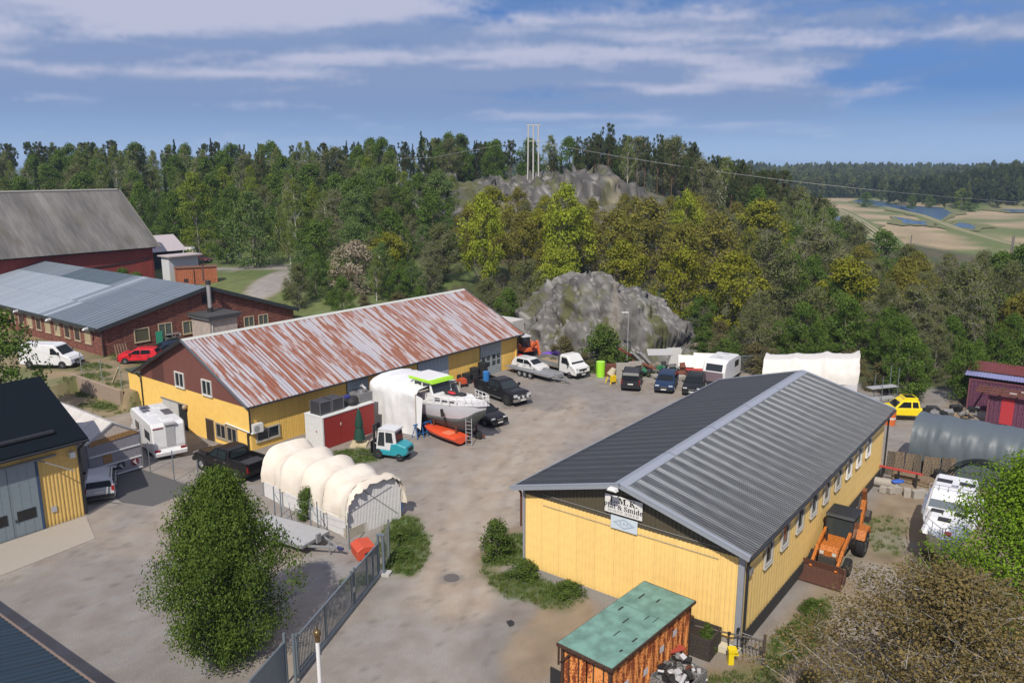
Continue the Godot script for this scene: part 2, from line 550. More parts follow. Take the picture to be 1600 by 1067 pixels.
func lines(lo: float, hi: float, from: float, to: float, step: float, grow: float) -> PackedFloat32Array:
	var r := PackedFloat32Array()
	var x := from
	var s := step
	var left := []
	while x > lo:
		s *= grow
		x -= s
		left.append(x)
	left.reverse()
	for k in left: r.append(k)
	x = from
	while x < to:
		r.append(x)
		x += step
	s = step
	while x < hi:
		r.append(x)
		s *= grow
		x += s
	r.append(hi)
	return r

func build_land() -> void:
	var xs := lines(-2600.0, 2600.0, -44.0, 32.0, 0.3, 1.07)
	var zs := lines(-3200.0, 60.0, -86.0, -22.0, 0.3, 1.055)
	var m := MB.new()
	var nx := xs.size()
	for z in zs:
		for x in xs:
			var y := gh(x, z)
			m.v.append(Vector3(x, y, z))
			m.c.append(gc(x, z))
			m.n.append(Vector3.UP)
	m.u.resize(m.v.size())
	for j in zs.size():
		for i in nx:
			var a := m.v[j * nx + mini(i + 1, nx - 1)] - m.v[j * nx + maxi(i - 1, 0)]
			var b := m.v[mini(j + 1, zs.size() - 1) * nx + i] - m.v[maxi(j - 1, 0) * nx + i]
			m.n[j * nx + i] = b.cross(a).normalized()
	for j in zs.size() - 1:
		for i in nx - 1:
			var k := j * nx + i
			for t in [k, k + 1, k + nx, k + 1, k + nx + 1, k + nx]: m.idx.append(t)
	var g := mat(1, 1, 1, 0.95, 0.0, T.grit, 0.42)
	g.uv1_world_triplanar = true
	g.detail_enabled = true
	g.detail_blend_mode = BaseMaterial3D.BLEND_MODE_MUL
	g.detail_albedo = T.stain
	g.detail_uv_layer = BaseMaterial3D.DETAIL_UV_2
	g.uv2_triplanar = true
	g.uv2_world_triplanar = true
	g.uv2_scale = Vector3.ONE * 0.061
	struct("ground", m, g)

func sheet(called: String, pts: Array, lift: float, m: Material, thick := 0.0) -> MeshInstance3D:   # a flat patch laid on the ground
	var b := MB.new()
	var p2 := PackedVector2Array()
	for p in pts: p2.append(p)
	if not Geometry2D.is_polygon_clockwise(p2): p2.reverse()
	var t := Geometry2D.triangulate_polygon(p2)
	var up := func(k: int) -> Vector3: return Vector3(p2[k].x, gh(p2[k].x, p2[k].y) + lift, p2[k].y)
	for k in range(0, t.size(), 3):
		var A: Vector3 = up.call(t[k])
		var B: Vector3 = up.call(t[k + 1])
		var C: Vector3 = up.call(t[k + 2])
		if (B - A).cross(C - A).y < 0: b.tri(A, C, B)
		else: b.tri(A, B, C)
	if thick > 0.0:
		for k in p2.size():
			var A: Vector3 = up.call(k)
			var B: Vector3 = up.call((k + 1) % p2.size())
			b.quad(A, B, B + Vector3.DOWN * thick, A + Vector3.DOWN * thick)
	return struct(called, b, m)

# bare bedrock: a height field broken into blocks and ledges
func build_rock(x0: float, z0: float, nx: int, nzz: int, st: float, shape: Callable, big: float, tone: float, label: String) -> void:
	var cells := []
	for q in [[0.17 / big, 61], [0.5 / big, 62], [1.3 / big, 63]]:
		var f := FastNoiseLite.new()
		f.noise_type = FastNoiseLite.TYPE_CELLULAR
		f.cellular_return_type = FastNoiseLite.RETURN_CELL_VALUE
		f.cellular_jitter = 1.0
		f.fractal_type = FastNoiseLite.FRACTAL_NONE
		f.domain_warp_enabled = true
		f.domain_warp_amplitude = 1.6 * big
		f.domain_warp_frequency = 0.3 / big
		f.frequency = q[0]
		f.seed = q[1]
		cells.append(f)
	var base := PackedVector3Array()
	for j in nzz:
		for i in nx:
			var x := x0 + i * st
			var z := z0 - j * st
			base.append(Vector3(x, shape.call(x, z), z))
	var pos := PackedVector3Array()
	var m := MB.new()
	for j in nzz:
		for i in nx:
			var p := base[j * nx + i]
			var a := base[j * nx + mini(i + 1, nx - 1)] - base[j * nx + maxi(i - 1, 0)]
			var b := base[mini(j + 1, nzz - 1) * nx + i] - base[maxi(j - 1, 0) * nx + i]
			var n := a.cross(b).normalized()
			var above := p.y - gh(p.x, p.z)
			var s := Vector3(p.x, p.y * 1.3 + p.x * 0.35, p.z)
			var d: float = 1.0 * cells[0].get_noise_3dv(s) + 0.62 * cells[1].get_noise_3dv(s) + 0.26 * cells[2].get_noise_3dv(s) + 0.4 * nz.get_noise_3dv(s * 9.0 / big)
			p += n * d * big * ss(0.1, 1.6, above)
			pos.append(p)
	for j in nzz:
		for i in nx:
			var p := pos[j * nx + i]
			var s := Vector3(p.x, p.y * 1.3 + p.x * 0.35, p.z)
			var n1 := nz.get_noise_3dv(s * 6.0 / big)
			var n2 := nz2.get_noise_3dv(s * 24.0 / big)
			var n3 := nz2.get_noise_3dv(s * 70.0 / big)
			var block: float = cells[1].get_noise_3dv(s)
			var c := Color(0.155, 0.15, 0.143).lerp(Color(0.255, 0.248, 0.237), ss(-0.4, 0.5, n1 + 0.6 * block + 0.25 * n2)) * tone
			c = c.lerp(Color(0.075, 0.072, 0.066), 0.65 * ss(0.0, 0.3, n3 * 0.7 + 0.8 * nz.get_noise_3dv(s * 15.0 / big)))
			c = c.lerp(Color(0.38, 0.37, 0.35), 0.5 * ss(0.22, 0.45, n3 + 0.3 * n1))
			c = c.lerp(Color(0.085, 0.09, 0.03), 0.9 * ss(0.1, 0.28, nz.get_noise_2d(p.x * 5.0 / big + 9.0, p.z * 5.0 / big) + 0.25 * n2))
			if big < 1.5: c = c.lerp(Color(0.30, 0.26, 0.22), 0.4 * ss(0.9, 0.3, absf(p.x - 11.0 - (p.y - 3.0) * 0.15) / 0.8 + 0.5 * n2))
			else: c = c.lerp(Color(0.36, 0.31, 0.25), 0.4 * patch(p.x, p.z, 24.0, -186.0, 2.6, 3.0, 0.0, 0.9))
			m.col = c * (1.0 + 0.35 * n3)
			m.pt(p, Vector3.UP)
	for j in nzz:
		for i in nx:
			var a := pos[j * nx + mini(i + 1, nx - 1)] - pos[j * nx + maxi(i - 1, 0)]
			var b := pos[mini(j + 1, nzz - 1) * nx + i] - pos[maxi(j - 1, 0) * nx + i]
			m.n[j * nx + i] = a.cross(b).normalized()
	for j in nzz - 1:
		for i in nx - 1:
			var k := j * nx + i
			for t in [k, k + nx, k + 1, k + 1, k + nx, k + nx + 1]: m.idx.append(t)
	var g := mat(1, 1, 1, 0.93, 0.0, T.grit, 0.6)
	struct("rock_outcrop", m, g, label)

func build_outcrop() -> void:
	build_rock(-4.0, -79.0, 122, 124, 0.25, func(x: float, z: float) -> float:
		var e := (x - 10.8) / 12.0
		var front := -81.4 - 3.4 * e * e
		var rise := ss(-0.5, 7.5, front - z)
		var h := 8.1 * rise * (maxf(0.0, 1.0 - pow(absf(e), 2.0)) if e < 0.0 else maxf(0.0, 1.0 - pow(e, 1.12))) * (1.0 - ss(12.0, 26.0, front - z) * 0.9)
		h *= 1.0 + 0.25 * nz.get_noise_2d(x * 3.0, 5.0)
		return h + gh(x, z) - 0.35 - 0.8 * (1.0 - ss(0.0, 0.1, h)), 1.0, 0.74, "grey bare rock outcrop rising behind the yard")
	build_rock(-26.0, -166.0, 94, 72, 0.85, func(x: float, z: float) -> float:
		var k := bump(x, z, 4.0, -196.0, 30.0, 21.0)
		return gh(x, z) - 2.2 + 3.4 * ss(0.22, 0.6, k) + 1.6 * nz.get_noise_2d(x * 3.0, z * 3.0), 2.6, 0.5, "rugged grey rock hilltop under the power pylon")
# ---------------------------------------------------------------- walls, roofs, windows
# one profiled wall sheet in the xy plane facing +z: bottom y0, top y1 at x = 0 and y2 at x = w
func profiled(w: float, y0: float, y1: float, y2: float, pitch: float, depth: float, shade := 1.0) -> MB:
	var m := MB.new()
	m.col = Color(shade, shade, shade)
	var k := 0
	var ribs := maxi(1, int(round(w / pitch)))
	var p := w / ribs
	var xs := []
	for r in ribs:
		for q in [[0.0, 0.0], [0.42, 0.0], [0.54, 1.0], [0.88, 1.0]]: xs.append([(r + q[0]) * p, q[1] * depth])
	xs.append([w, 0.0])
	for i in xs.size() - 1:
		var a: float = xs[i][0]
		var b: float = xs[i + 1][0]
		var top_a := lerpf(y1, y2, a / w)
		var top_b := lerpf(y1, y2, b / w)
		var low := y0 + 0.35
		if y1 - y0 > 2.0:      # splashed dirt along the foot of a wall sheet
			var d := rng.randf_range(0.74, 0.93) * shade
			m.col = Color(d, d * 0.99, d * 0.97)
			m.quad(Vector3(a, y0, xs[i][1]), Vector3(b, y0, xs[i + 1][1]), Vector3(b, low, xs[i + 1][1]), Vector3(a, low, xs[i][1]))
			for q in [2, 3]: m.c[m.c.size() - 4 + q] = Color(shade, shade, shade)
			m.col = Color(shade, shade, shade)
			m.quad(Vector3(a, low, xs[i][1]), Vector3(b, low, xs[i + 1][1]), Vector3(b, top_b, xs[i + 1][1]), Vector3(a, top_a, xs[i][1]))
		else: m.quad(Vector3(a, y0, xs[i][1]), Vector3(b, y0, xs[i + 1][1]), Vector3(b, top_b, xs[i + 1][1]), Vector3(a, top_a, xs[i][1]))
		k += 1
	return m

# a glazed frame of bars in the plane facing +z, lower left corner at the origin
func window_at(parent: Node, at: Vector3, turn: float, w: float, h: float, frame: Material, lights := 2, bar := 0.09, glass: Material = null, called := "window", rows := 1) -> Node3D:
	var f := MB.new()
	f.box(Vector3(w / 2, bar / 2, 0.03), Vector3(w, bar, 0.1))
	f.box(Vector3(w / 2, h - bar / 2, 0.03), Vector3(w, bar, 0.1))
	for x in [bar / 2, w - bar / 2]: f.box(Vector3(x, h / 2, 0.03), Vector3(bar, h - 2 * bar, 0.1))
	for k in range(1, lights): f.box(Vector3(w * k / lights, h / 2, 0.025), Vector3(bar * 0.7, h - 2 * bar, 0.08))
	for k in range(1, rows): f.box(Vector3(w / 2, h * k / rows, 0.02), Vector3(w - 2 * bar, bar * 0.6, 0.07))
	f.box(Vector3(w / 2, -0.02, 0.05), Vector3(w + 0.06, 0.04, 0.12))
	var o := obj(called, f, frame, parent)
	o.position = at
	o.rotation.y = turn
	var lw := (w - bar) / lights
	for k in lights:
		var g := MB.new()
		g.box(Vector3(bar / 2 + lw * (k + 0.5), h / 2, 0.0), Vector3(lw - bar * 0.3, h - 1.5 * bar, 0.03))
		obj("pane", g, glass if glass else mat(0.02, 0.026, 0.03, 0.06), o)
	return o

# planes of sheets up a slope. Sheet k covers z from -k * w; low edge at the origin, high edge at (dx, dy)
func roof_sheet(w: float, dx: float, dy: float, ribs: int, depth: float, rows: int, tint: Callable) -> MB:
	var m := MB.new()
	var xs := []
	var p := w / ribs
	for r in ribs:
		for q in [[0.0, 0.0], [0.5, 0.0], [0.62, 1.0], [0.88, 1.0]]: xs.append(Vector2((r + q[0]) * p, q[1] * depth))
	xs.append(Vector2(w, 0.0))
	var up := Vector3(-dy, dx, 0).normalized() * (1.0 if dx > 0 else -1.0)
	for i in xs.size():
		var q: Vector2 = xs[i]
		for j in rows + 1:
			var t := float(j) / rows
			m.col = tint.call(q.x / w, t)
			m.pt(Vector3(dx * t, dy * t, -q.x) + up * q.y, up)
	for i in xs.size() - 1:
		var bend: Vector2 = Vector2(xs[i + 1]) - Vector2(xs[i])
		for j in rows:
			var a := i * (rows + 1) + j
			var b := a + rows + 1
			var qa := m.v[a]
			var nn := (m.v[b] - qa).cross(m.v[a + 1] - qa)
			if nn.dot(up) < 0: nn = -nn
			var k0 := m.v.size()
			for t in [a, b, b + 1, a + 1]:
				m.v.append(m.v[t]); m.n.append(nn.normalized()); m.c.append(m.c[t]); m.u.append(Vector2.ZERO)
			var order := [0, 1, 2, 0, 2, 3] if (m.v[b] - qa).cross(m.v[b + 1] - qa).dot(nn) < 0 else [0, 2, 1, 0, 3, 2]
			for t in order: m.idx.append(k0 + t)
	return m

func pipe(called: String, ps: Array, r: float, m: Material, parent: Node) -> void:
	var b := MB.new()
	b.path(ps, r, 8)
	obj(called, b, m, parent)

func slab(called: String, at: Vector3, s: Vector3, m: Material, parent: Node = null) -> MeshInstance3D:
	var b := MB.new()
	b.box(at, s)
	return obj(called, b, m, parent)

func lettering(called: String, text: String, font: String, size: float, at: Vector3, turn: float, m: Material, parent: Node, bold := false, squeeze := 1.0) -> void:
	var t := TextMesh.new()
	var f := SystemFont.new()
	f.font_names = PackedStringArray([font])
	if bold: f.font_weight = 700
	t.font = f
	t.text = text
	t.font_size = 64
	t.pixel_size = size / 64.0
	t.depth = 0.008
	t.material = m
	var o := put(called, t, parent)
	o.position = at
	o.rotation.y = turn
	o.scale = Vector3(squeeze, 1, 1)

# ---------------------------------------------------------------- the yellow workshop with the sign
func build_workshop() -> void:
	var W := 12.0
	var L := 25.3
	var he := 4.8
	var hr := 6.45
	var o := thing("yellow_workshop", "yellow profiled metal workshop with a dark roof and the company sign on its gable", "building", Vector3(9.844, 0, -30.476), -0.65)
	var yel := mat(0.86, 0.605, 0.22, 0.5, 0.0, T.dust, 0.4)
	var brown := mat(0.085, 0.072, 0.045, 0.55, 0.0, T.dust, 0.4)
	var zinc := mat(0.33, 0.36, 0.41, 0.4, 0.3, T.dust, 0.6)
	var dark := mat(0.022, 0.024, 0.028, 0.45)
	var conc := mat(0.30, 0.28, 0.25, 0.9, 0.0, T.grit, 0.5)
	slab("plinth", Vector3(-W / 2, 0.2, -L / 2), Vector3(W - 0.36, 0.5, L - 0.5), conc, o)
	var n := 11
	var w := (W - 0.5) / n
	var slope := (hr - he) / (W / 2)
	var roofy := func(x: float) -> float: return he - 0.1 + slope * (W / 2 - absf(x + W / 2))
	for k in n:
		var x := -W + 0.25 + k * w
		var a := obj("wall_panel", profiled(w - 0.006, 0.4, 4.4, 4.4, 0.209, 0.035, rng.randf_range(0.95, 1.0)), yel, o)
		a.position = Vector3(x, 0, -0.3)
		var y1: float = roofy.call(x)
		var y2: float = roofy.call(x + w)
		if k == n / 2: y2 = y1
		var b := obj("gable_panel", profiled(w - 0.006, 4.36, y1, y2, 0.209, 0.035, rng.randf_range(0.92, 1.0)), brown, o)
		b.position = Vector3(x, 0, -0.28)
	n = 23
	w = (L - 0.6) / n
	for k in n:
		var a := obj("wall_panel", profiled(w - 0.006, 0.72, he - 0.14, he - 0.14, 0.36, 0.012, rng.randf_range(0.96, 1.0)), yel, o)
		a.position = Vector3(-0.22, 0, -0.3 - k * w)
		a.rotation.y = PI / 2
		var c := obj("wall_panel", profiled(w - 0.006, 0.4, he - 0.14, he - 0.14, 0.36, 0.012), yel, o)
		c.position = Vector3(-W + 0.22, 0, -0.3 - (k + 1) * w)
		c.rotation.y = -PI / 2
	slab("base_strip", Vector3(-0.2, 0.4, -L / 2), Vector3(0.07, 0.66, L - 0.6), mat(0.03, 0.028, 0.026, 0.9), o)
	slab("back_wall", Vector3(-W / 2, 2.6, -L + 0.3), Vector3(W - 0.5, 4.3, 0.1), yel, o)
	# roof sheets: worn pale along one side of each sheet on the sunny slope
	n = 27
	w = (L + 0.6) / n
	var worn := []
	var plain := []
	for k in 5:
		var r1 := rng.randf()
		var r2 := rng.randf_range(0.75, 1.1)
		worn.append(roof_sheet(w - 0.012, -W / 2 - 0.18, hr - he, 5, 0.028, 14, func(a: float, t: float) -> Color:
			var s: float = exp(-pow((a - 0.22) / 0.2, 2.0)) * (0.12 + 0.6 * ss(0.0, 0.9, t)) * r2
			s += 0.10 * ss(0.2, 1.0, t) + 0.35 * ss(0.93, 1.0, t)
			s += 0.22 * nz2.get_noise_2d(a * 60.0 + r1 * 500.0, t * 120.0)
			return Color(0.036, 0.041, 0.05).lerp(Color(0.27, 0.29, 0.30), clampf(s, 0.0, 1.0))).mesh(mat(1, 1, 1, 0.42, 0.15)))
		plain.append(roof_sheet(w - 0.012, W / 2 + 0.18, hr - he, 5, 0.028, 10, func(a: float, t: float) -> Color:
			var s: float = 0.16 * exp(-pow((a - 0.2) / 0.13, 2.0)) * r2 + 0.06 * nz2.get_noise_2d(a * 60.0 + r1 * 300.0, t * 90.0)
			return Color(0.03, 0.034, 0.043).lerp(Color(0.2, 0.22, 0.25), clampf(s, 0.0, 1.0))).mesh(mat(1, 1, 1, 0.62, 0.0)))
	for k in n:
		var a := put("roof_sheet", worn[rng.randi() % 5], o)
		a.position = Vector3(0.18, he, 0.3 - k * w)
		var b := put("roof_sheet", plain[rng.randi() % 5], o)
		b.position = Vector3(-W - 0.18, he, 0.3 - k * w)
	var zr := 0.34
	while zr > -L - 0.2:
		var len := minf(5.1, zr + L + 0.3)
		var c := MB.new()
		for s in [-1.0, 1.0]:
			var A := Vector3(-W / 2, hr + 0.075, zr)
			var B := A + Vector3(s * 0.34, -0.34 * slope, 0)
			var D := Vector3(0, 0, -len + 0.04)
			if s > 0: c.quad(A, B, B + D, A + D)
			else: c.quad(B, A, A + D, B + D)
			c.quad(B, B + Vector3(0, -0.05, 0), B + Vector3(0, -0.05, 0) + D, B + D)
		obj("ridge_cap", c, zinc, o)
		zr -= 5.1
	for s in [-1.0, 1.0]:
		for z in [0.33, -L - 0.3]:
			var b := MB.new()
			b.bar(Vector3(-W / 2 + s * 0.02, hr - 0.04, z), Vector3(-W / 2 + s * (W / 2 + 0.2), he - 0.06, z), 0.05, 0.24)
			b.bar(Vector3(-W / 2 + s * 0.02, hr + 0.07, z - 0.06), Vector3(-W / 2 + s * (W / 2 + 0.2), he + 0.05, z - 0.06), 0.2, 0.02)
			obj("barge_board", b, zinc, o)
	pipe("gutter", [Vector3(0.24, he - 0.07, 0.3), Vector3(0.24, he - 0.07, -L - 0.3)], 0.075, dark, o)
	pipe("gutter", [Vector3(-W - 0.24, he - 0.07, 0.3), Vector3(-W - 0.24, he - 0.07, -L - 0.3)], 0.075, zinc, o)
	pipe("snow_rail", [Vector3(-W + 0.2, he + 0.3, -1.5), Vector3(-W + 0.2, he + 0.3, -L + 1)], 0.025, zinc, o)
	pipe("downpipe", [Vector3(0.22, he - 0.1, 0.05), Vector3(-0.02, he - 0.5, -0.18), Vector3(-0.02, 0.3, -0.18)], 0.06, dark, o)
	pipe("downpipe", [Vector3(0.1, he - 0.1, -L), Vector3(-0.02, he - 0.5, -L + 0.2), Vector3(-0.02, 0.3, -L + 0.2)], 0.06, dark, o)
	pipe("downpipe", [Vector3(-W - 0.15, he - 0.1, -0.1), Vector3(-W + 0.1, he - 0.4, -0.16), Vector3(-W + 0.1, 2.6, -0.16)], 0.06, mat(0.09, 0.035, 0.02, 0.6), o)
	slab("corner_trim", Vector3(-0.3, 2.5, -0.22), Vector3(0.26, 4.3, 0.14), zinc, o)
	slab("corner_trim", Vector3(-W + 0.24, 2.5, -0.24), Vector3(0.1, 4.2, 0.1), zinc, o)
	for k in 2:
		var y := 4.62 - k * 0.56
		pipe("cable", [Vector3(-W + 1.4, y, -0.22), Vector3(-1.35, y + (0.0 if k else -0.05), -0.22)], 0.012, mat(0.3, 0.3, 0.3, 0.6), o)
	var white := mat(0.64, 0.64, 0.62, 0.6)
	for k in 9:
		window_at(o, Vector3(-0.17, 2.98, -2.55 - k * 2.2), PI / 2, 1.0, 1.38, mat(0.42, 0.41, 0.39, 0.6, 0.0, T.dust, 1.5) if k < 6 else white, 1, 0.11)
	# signs, the lamp over them
	var s1 := thing("company_sign", "white sign with black company lettering under the gable's peak", "sign", Vector3(9.844, 0, -30.476), -0.65)
	slab("board", Vector3(-6.02, 5.22, -0.16), Vector3(1.96, 0.88, 0.04), mat(0.67, 0.67, 0.66, 0.5), s1)
	var ink := mat(0.008, 0.008, 0.01, 0.5)
	lettering("lettering", "L.M.K.", "Droid Serif", 0.40, Vector3(-6.0, 5.455, -0.137), 0, ink, s1, true, 1.15)
	lettering("lettering", "Plåt & Smide", "Droid Serif", 0.33, Vector3(-6.02, 5.13, -0.137), 0, ink, s1, true, 0.97)
	lettering("lettering", "070 526 07 07   08 590 87 80", "Droid Sans", 0.15, Vector3(-6.02, 4.9, -0.137), 0, mat(0.12, 0.12, 0.13, 0.5), s1, false, 0.85)
	for y in [5.36]: slab("seam", Vector3(-6.02, y, -0.1385), Vector3(1.94, 0.012, 0.004), mat(0.5, 0.5, 0.5, 0.5), s1)
	var s2 := thing("logo_sign", "pale blue sign with a thin diamond emblem below the company sign", "sign", Vector3(9.844, 0, -30.476), -0.65)
	slab("board", Vector3(-5.97, 4.35, -0.17), Vector3(1.4, 0.64, 0.03), mat(0.53, 0.60, 0.67, 0.45), s2)
	var e := MB.new()
	var dia := [Vector3(-0.55, 0, 0), Vector3(0, 0.24, 0), Vector3(0.55, 0, 0), Vector3(0, -0.24, 0), Vector3(-0.55, 0, 0)]
	for k in 4:
		e.bar(dia[k], dia[k + 1], 0.006, 0.02)
		e.bar(Vector3(dia[k]) * 0.8, Vector3(dia[k + 1]) * 0.8, 0.006, 0.012)
	var em := obj("emblem", e, mat(0.18, 0.27, 0.36, 0.5), s2)
	em.position = Vector3(-5.97, 4.36, -0.152)
	lettering("lettering", "A B A", "Droid Sans", 0.2, Vector3(-5.97, 4.37, -0.153), 0, mat(0.18, 0.27, 0.36, 0.5), s2)
	var lamp := thing("wall_lamp", "white floodlight on a bracket at the gable's peak over the sign", "lamp", Vector3(9.844, 0, -30.476), -0.65)
	var b := MB.new()
	b.bar(Vector3(-6.0, 6.1, -0.2), Vector3(-6.08, 6.3, 0.6), 0.05)
	obj("bracket", b, dark, lamp)
	b = MB.new()
	b.prism([Vector2(-0.24, -0.06), Vector2(0.24, -0.06), Vector2(0.18, 0.08), Vector2(-0.18, 0.08)], 0.34, 0.04)
	var hd := obj("lamp_head", b, white, lamp)
	hd.position = Vector3(-6.12, 6.34, 0.72)
	var sp := thing("junction_box", "small grey wall box beside the downpipe at the workshop's front corner", "wall box", Vector3(9.844, 0, -30.476), -0.65)
	slab("housing", Vector3(-0.08, 3.75, -0.6), Vector3(0.2, 0.26, 0.26), mat(0.2, 0.2, 0.2, 0.5), sp)

# ---------------------------------------------------------------- the long shed with the rusty roof
func build_long_shed() -> void:
	var W := 16.5
	var L := 33.0
	var he := 3.5
	var hr := 7.45
	var o := thing("long_shed", "long yellow shed under a rust striped metal roof with a red brown gable", "building", Vector3(-19.154, 0, -55.53), -0.66)
	var yel := mat(0.84, 0.55, 0.145, 0.6, 0.0, T.dust, 0.3)
	var board := mat(0.74, 0.48, 0.115, 0.65, 0.0, T.dust, 0.5)
	var red := mat(0.155, 0.058, 0.045, 0.7, 0.0, T.dust, 0.3)
	var dark := mat(0.02, 0.021, 0.024, 0.5)
	var x1 := -0.55
	var slope := (hr - he) / (W / 2)
	var mid := 3.22
	# gable: rendered yellow below, red brown sheets above
	slab("gable_wall", Vector3((x1 - W + 0.4) / 2, mid / 2 - 0.4, -0.45), Vector3(W - 0.95, mid + 0.8, 0.2), yel, o)
	var g := MB.new()
	var n := 8
	for k in n:
		var a := -W + 0.4 + (W - 0.95) * k / n
		var b := -W + 0.4 + (W - 0.95) * (k + 1) / n
		var top := func(x: float) -> float: return he - 0.08 + slope * (W / 2 - absf(x + W / 2))
		var p := MB.new()
		var sh := 0.55 if k == 1 else rng.randf_range(0.94, 1.0)
		p.col = Color(sh, sh, sh)
		var pts := [Vector3(a, mid, -0.31), Vector3(b - 0.008, mid, -0.31), Vector3(b - 0.008, top.call(b), -0.31), Vector3(a, top.call(a), -0.31)]
		p.quad(pts[0], pts[1], pts[2], pts[3])
		p.quad(pts[1], pts[0], pts[0] + Vector3(0, 0, -0.1), pts[1] + Vector3(0, 0, -0.1))
		p.quad(pts[1], pts[1] + Vector3(0, 0, -0.1), pts[2] + Vector3(0, 0, -0.1), pts[2])
		var ob := obj("gable_panel", p, red, o)
		if k == 1: tag(ob, "darker red brown panel near the gable's left end")
	# long side: yellow boards with grooves
	var bays := [[-0.5, -9.6], [-12.0, -17.9], [-22.1, -26.7], [-30.1, -32.7]]
	for bay in bays:
		var len: float = bay[0] - bay[1]
		var cnt := int(round(len / 0.6))
		for k in cnt:
			var w := len / cnt
			var a := obj("wall_board", profiled(w - 0.008, -0.4, 3.4, 3.4, 0.15, 0.012, rng.randf_range(0.93, 1.0)), board, o)
			a.position = Vector3(x1, 0, bay[0] - k * w)
			a.rotation.y = PI / 2
	slab("inner_wall", Vector3(x1 - 0.12, 1.5, -L / 2), Vector3(0.1, 3.7, L - 1.0), mat(0.02, 0.02, 0.02, 0.9), o)
	slab("back_wall", Vector3(-W / 2, 1.8, -L + 0.4), Vector3(W - 0.9, 3.4, 0.2), yel, o)
	slab("left_wall", Vector3(-W + 0.5, 1.8, -L / 2), Vector3(0.2, 3.6, L - 1.0), yel, o)
	for s in [-1.0, 1.0]:
		var q := MB.new()
		q.tri(Vector3(-W + 0.4, 3.4, -L + 0.35), Vector3(-W / 2, hr - 0.1, -L + 0.35), Vector3(-0.5, 3.4, -L + 0.35))
		if s > 0: obj("rear_gable", q, yel, o)
	# roof sheets, each with its own rust
	n = 50
	var rw := (L + 0.4) / n
	var tin := mat(1, 1, 1, 0.55, 0.25, T.dust, 0.7)
	for side in [0, 1]:
		for k in n:
			var off := float(k) * 3.7
			var heavy := rng.randf_range(-0.12, 0.16)
			var mb := roof_sheet(rw - 0.01, (-W / 2 if side == 0 else W / 2), hr - he, 2, 0.03, 34 if side == 0 else 6, func(a: float, t: float) -> Color:
				var base := Color(0.36, 0.36, 0.41).lerp(Color(0.46, 0.43, 0.44), 0.5 + 0.5 * nz.get_noise_2d(k * 30.0, t * 9.0))
				var r := nz2.get_noise_2d(a * 34.0 + off * 40.0, t * 17.0) + 0.7 * nz.get_noise_2d(a * 44.0 + off * 33.0, t * 80.0) + heavy + 0.2 * absf(a - 0.5)
				var rust := Color(0.195, 0.062, 0.033).lerp(Color(0.32, 0.12, 0.06), 0.5 + 0.5 * nz2.get_noise_2d(a * 90.0 + off, t * 150.0))
				base = base.lerp(Color(0.46, 0.34, 0.28), ss(-0.1, 0.1, r) * 0.6)
				return base.lerp(rust, ss(0.03, 0.13, r) * 0.95))
			var a := obj("roof_sheet", mb, tin, o)
			a.position = Vector3(0.05 if side == 0 else -W - 0.05, he, 0.2 - k * rw)
	var cap := MB.new()
	for s in [-1.0, 1.0]:
		var A := Vector3(-W / 2, hr + 0.06, 0.24)
		var B := A + Vector3(s * 0.3, -0.3 * slope, 0)
		var D := Vector3(0, 0, -L - 0.45)
		if s > 0: cap.quad(A, B, B + D, A + D)
		else: cap.quad(B, A, A + D, B + D)
	obj("ridge_cap", cap, mat(0.50, 0.51, 0.47, 0.6, 0.1, T.dust, 0.6), o)
	for s in [-1.0, 1.0]:
		for z in [0.22, -L - 0.22]:
			var b := MB.new()
			b.bar(Vector3(-W / 2 + s * 0.02, hr - 0.02, z), Vector3(-W / 2 + s * (W / 2 + 0.06), he - 0.02, z), 0.06, 0.2)
			obj("barge_board", b, mat(0.10, 0.12, 0.14, 0.5) if s > 0 else dark, o)
	pipe("gutter", [Vector3(0.1, he - 0.06, 0.2), Vector3(0.1, he - 0.08, -L - 0.2)], 0.075, dark, o)
	slab("soffit", Vector3(x1 / 2 + 0.05, he - 0.12, -L / 2), Vector3(-x1, 0.04, L - 0.4), mat(0.10, 0.075, 0.04, 0.8), o)
	pipe("downpipe", [Vector3(0.1, he - 0.1, 0.1), Vector3(-0.4, he - 0.6, -0.26), Vector3(-0.4, 1.35, -0.26), Vector3(-0.75, 1.2, -0.22), Vector3(-0.75, -0.3, -0.22)], 0.07, dark, o)
	pipe("downpipe", [Vector3(-W + 0.1, he - 0.1, -0.1), Vector3(-W + 0.45, he - 0.5, -0.28), Vector3(-W + 0.45, -0.1, -0.28)], 0.06, dark, o)
	pipe("downpipe", [Vector3(0.1, he - 0.1, -L), Vector3(-0.35, he - 0.4, -L + 0.35), Vector3(-0.35, 0, -L + 0.35)], 0.06, dark, o)
	var white := mat(0.57, 0.57, 0.54, 0.6)
	for x in [-10.45, -6.55]: window_at(o, Vector3(x, 3.24, -0.3), 0, 1.35, 1.28, white, 2, 0.1)
	# sliding door half open, brown door, office windows
	slab("doorway", Vector3(-11.0, 0.65, -0.346), Vector3(3.6, 2.3, 0.02), mat(0.012, 0.012, 0.012, 0.9), o)
	var pale := mat(0.47, 0.48, 0.47, 0.55, 0.0, T.dust, 0.7)
	for k in 2: slab("sliding_door", Vector3(-12.2 + k * 1.22, 0.65, -0.3), Vector3(1.18, 2.26, 0.06), pale, o)
	slab("door_rail", Vector3(-11.0, 1.86, -0.28), Vector3(4.0, 0.09, 0.1), mat(0.2, 0.2, 0.2, 0.5), o)
	slab("door", Vector3(-5.95, 0.28, -0.32), Vector3(1.0, 2.0, 0.06), mat(0.05, 0.036, 0.025, 0.5), o)
	slab("door_frame", Vector3(-5.95, 0.3, -0.345), Vector3(1.16, 2.12, 0.05), mat(0.3, 0.24, 0.17, 0.6), o)
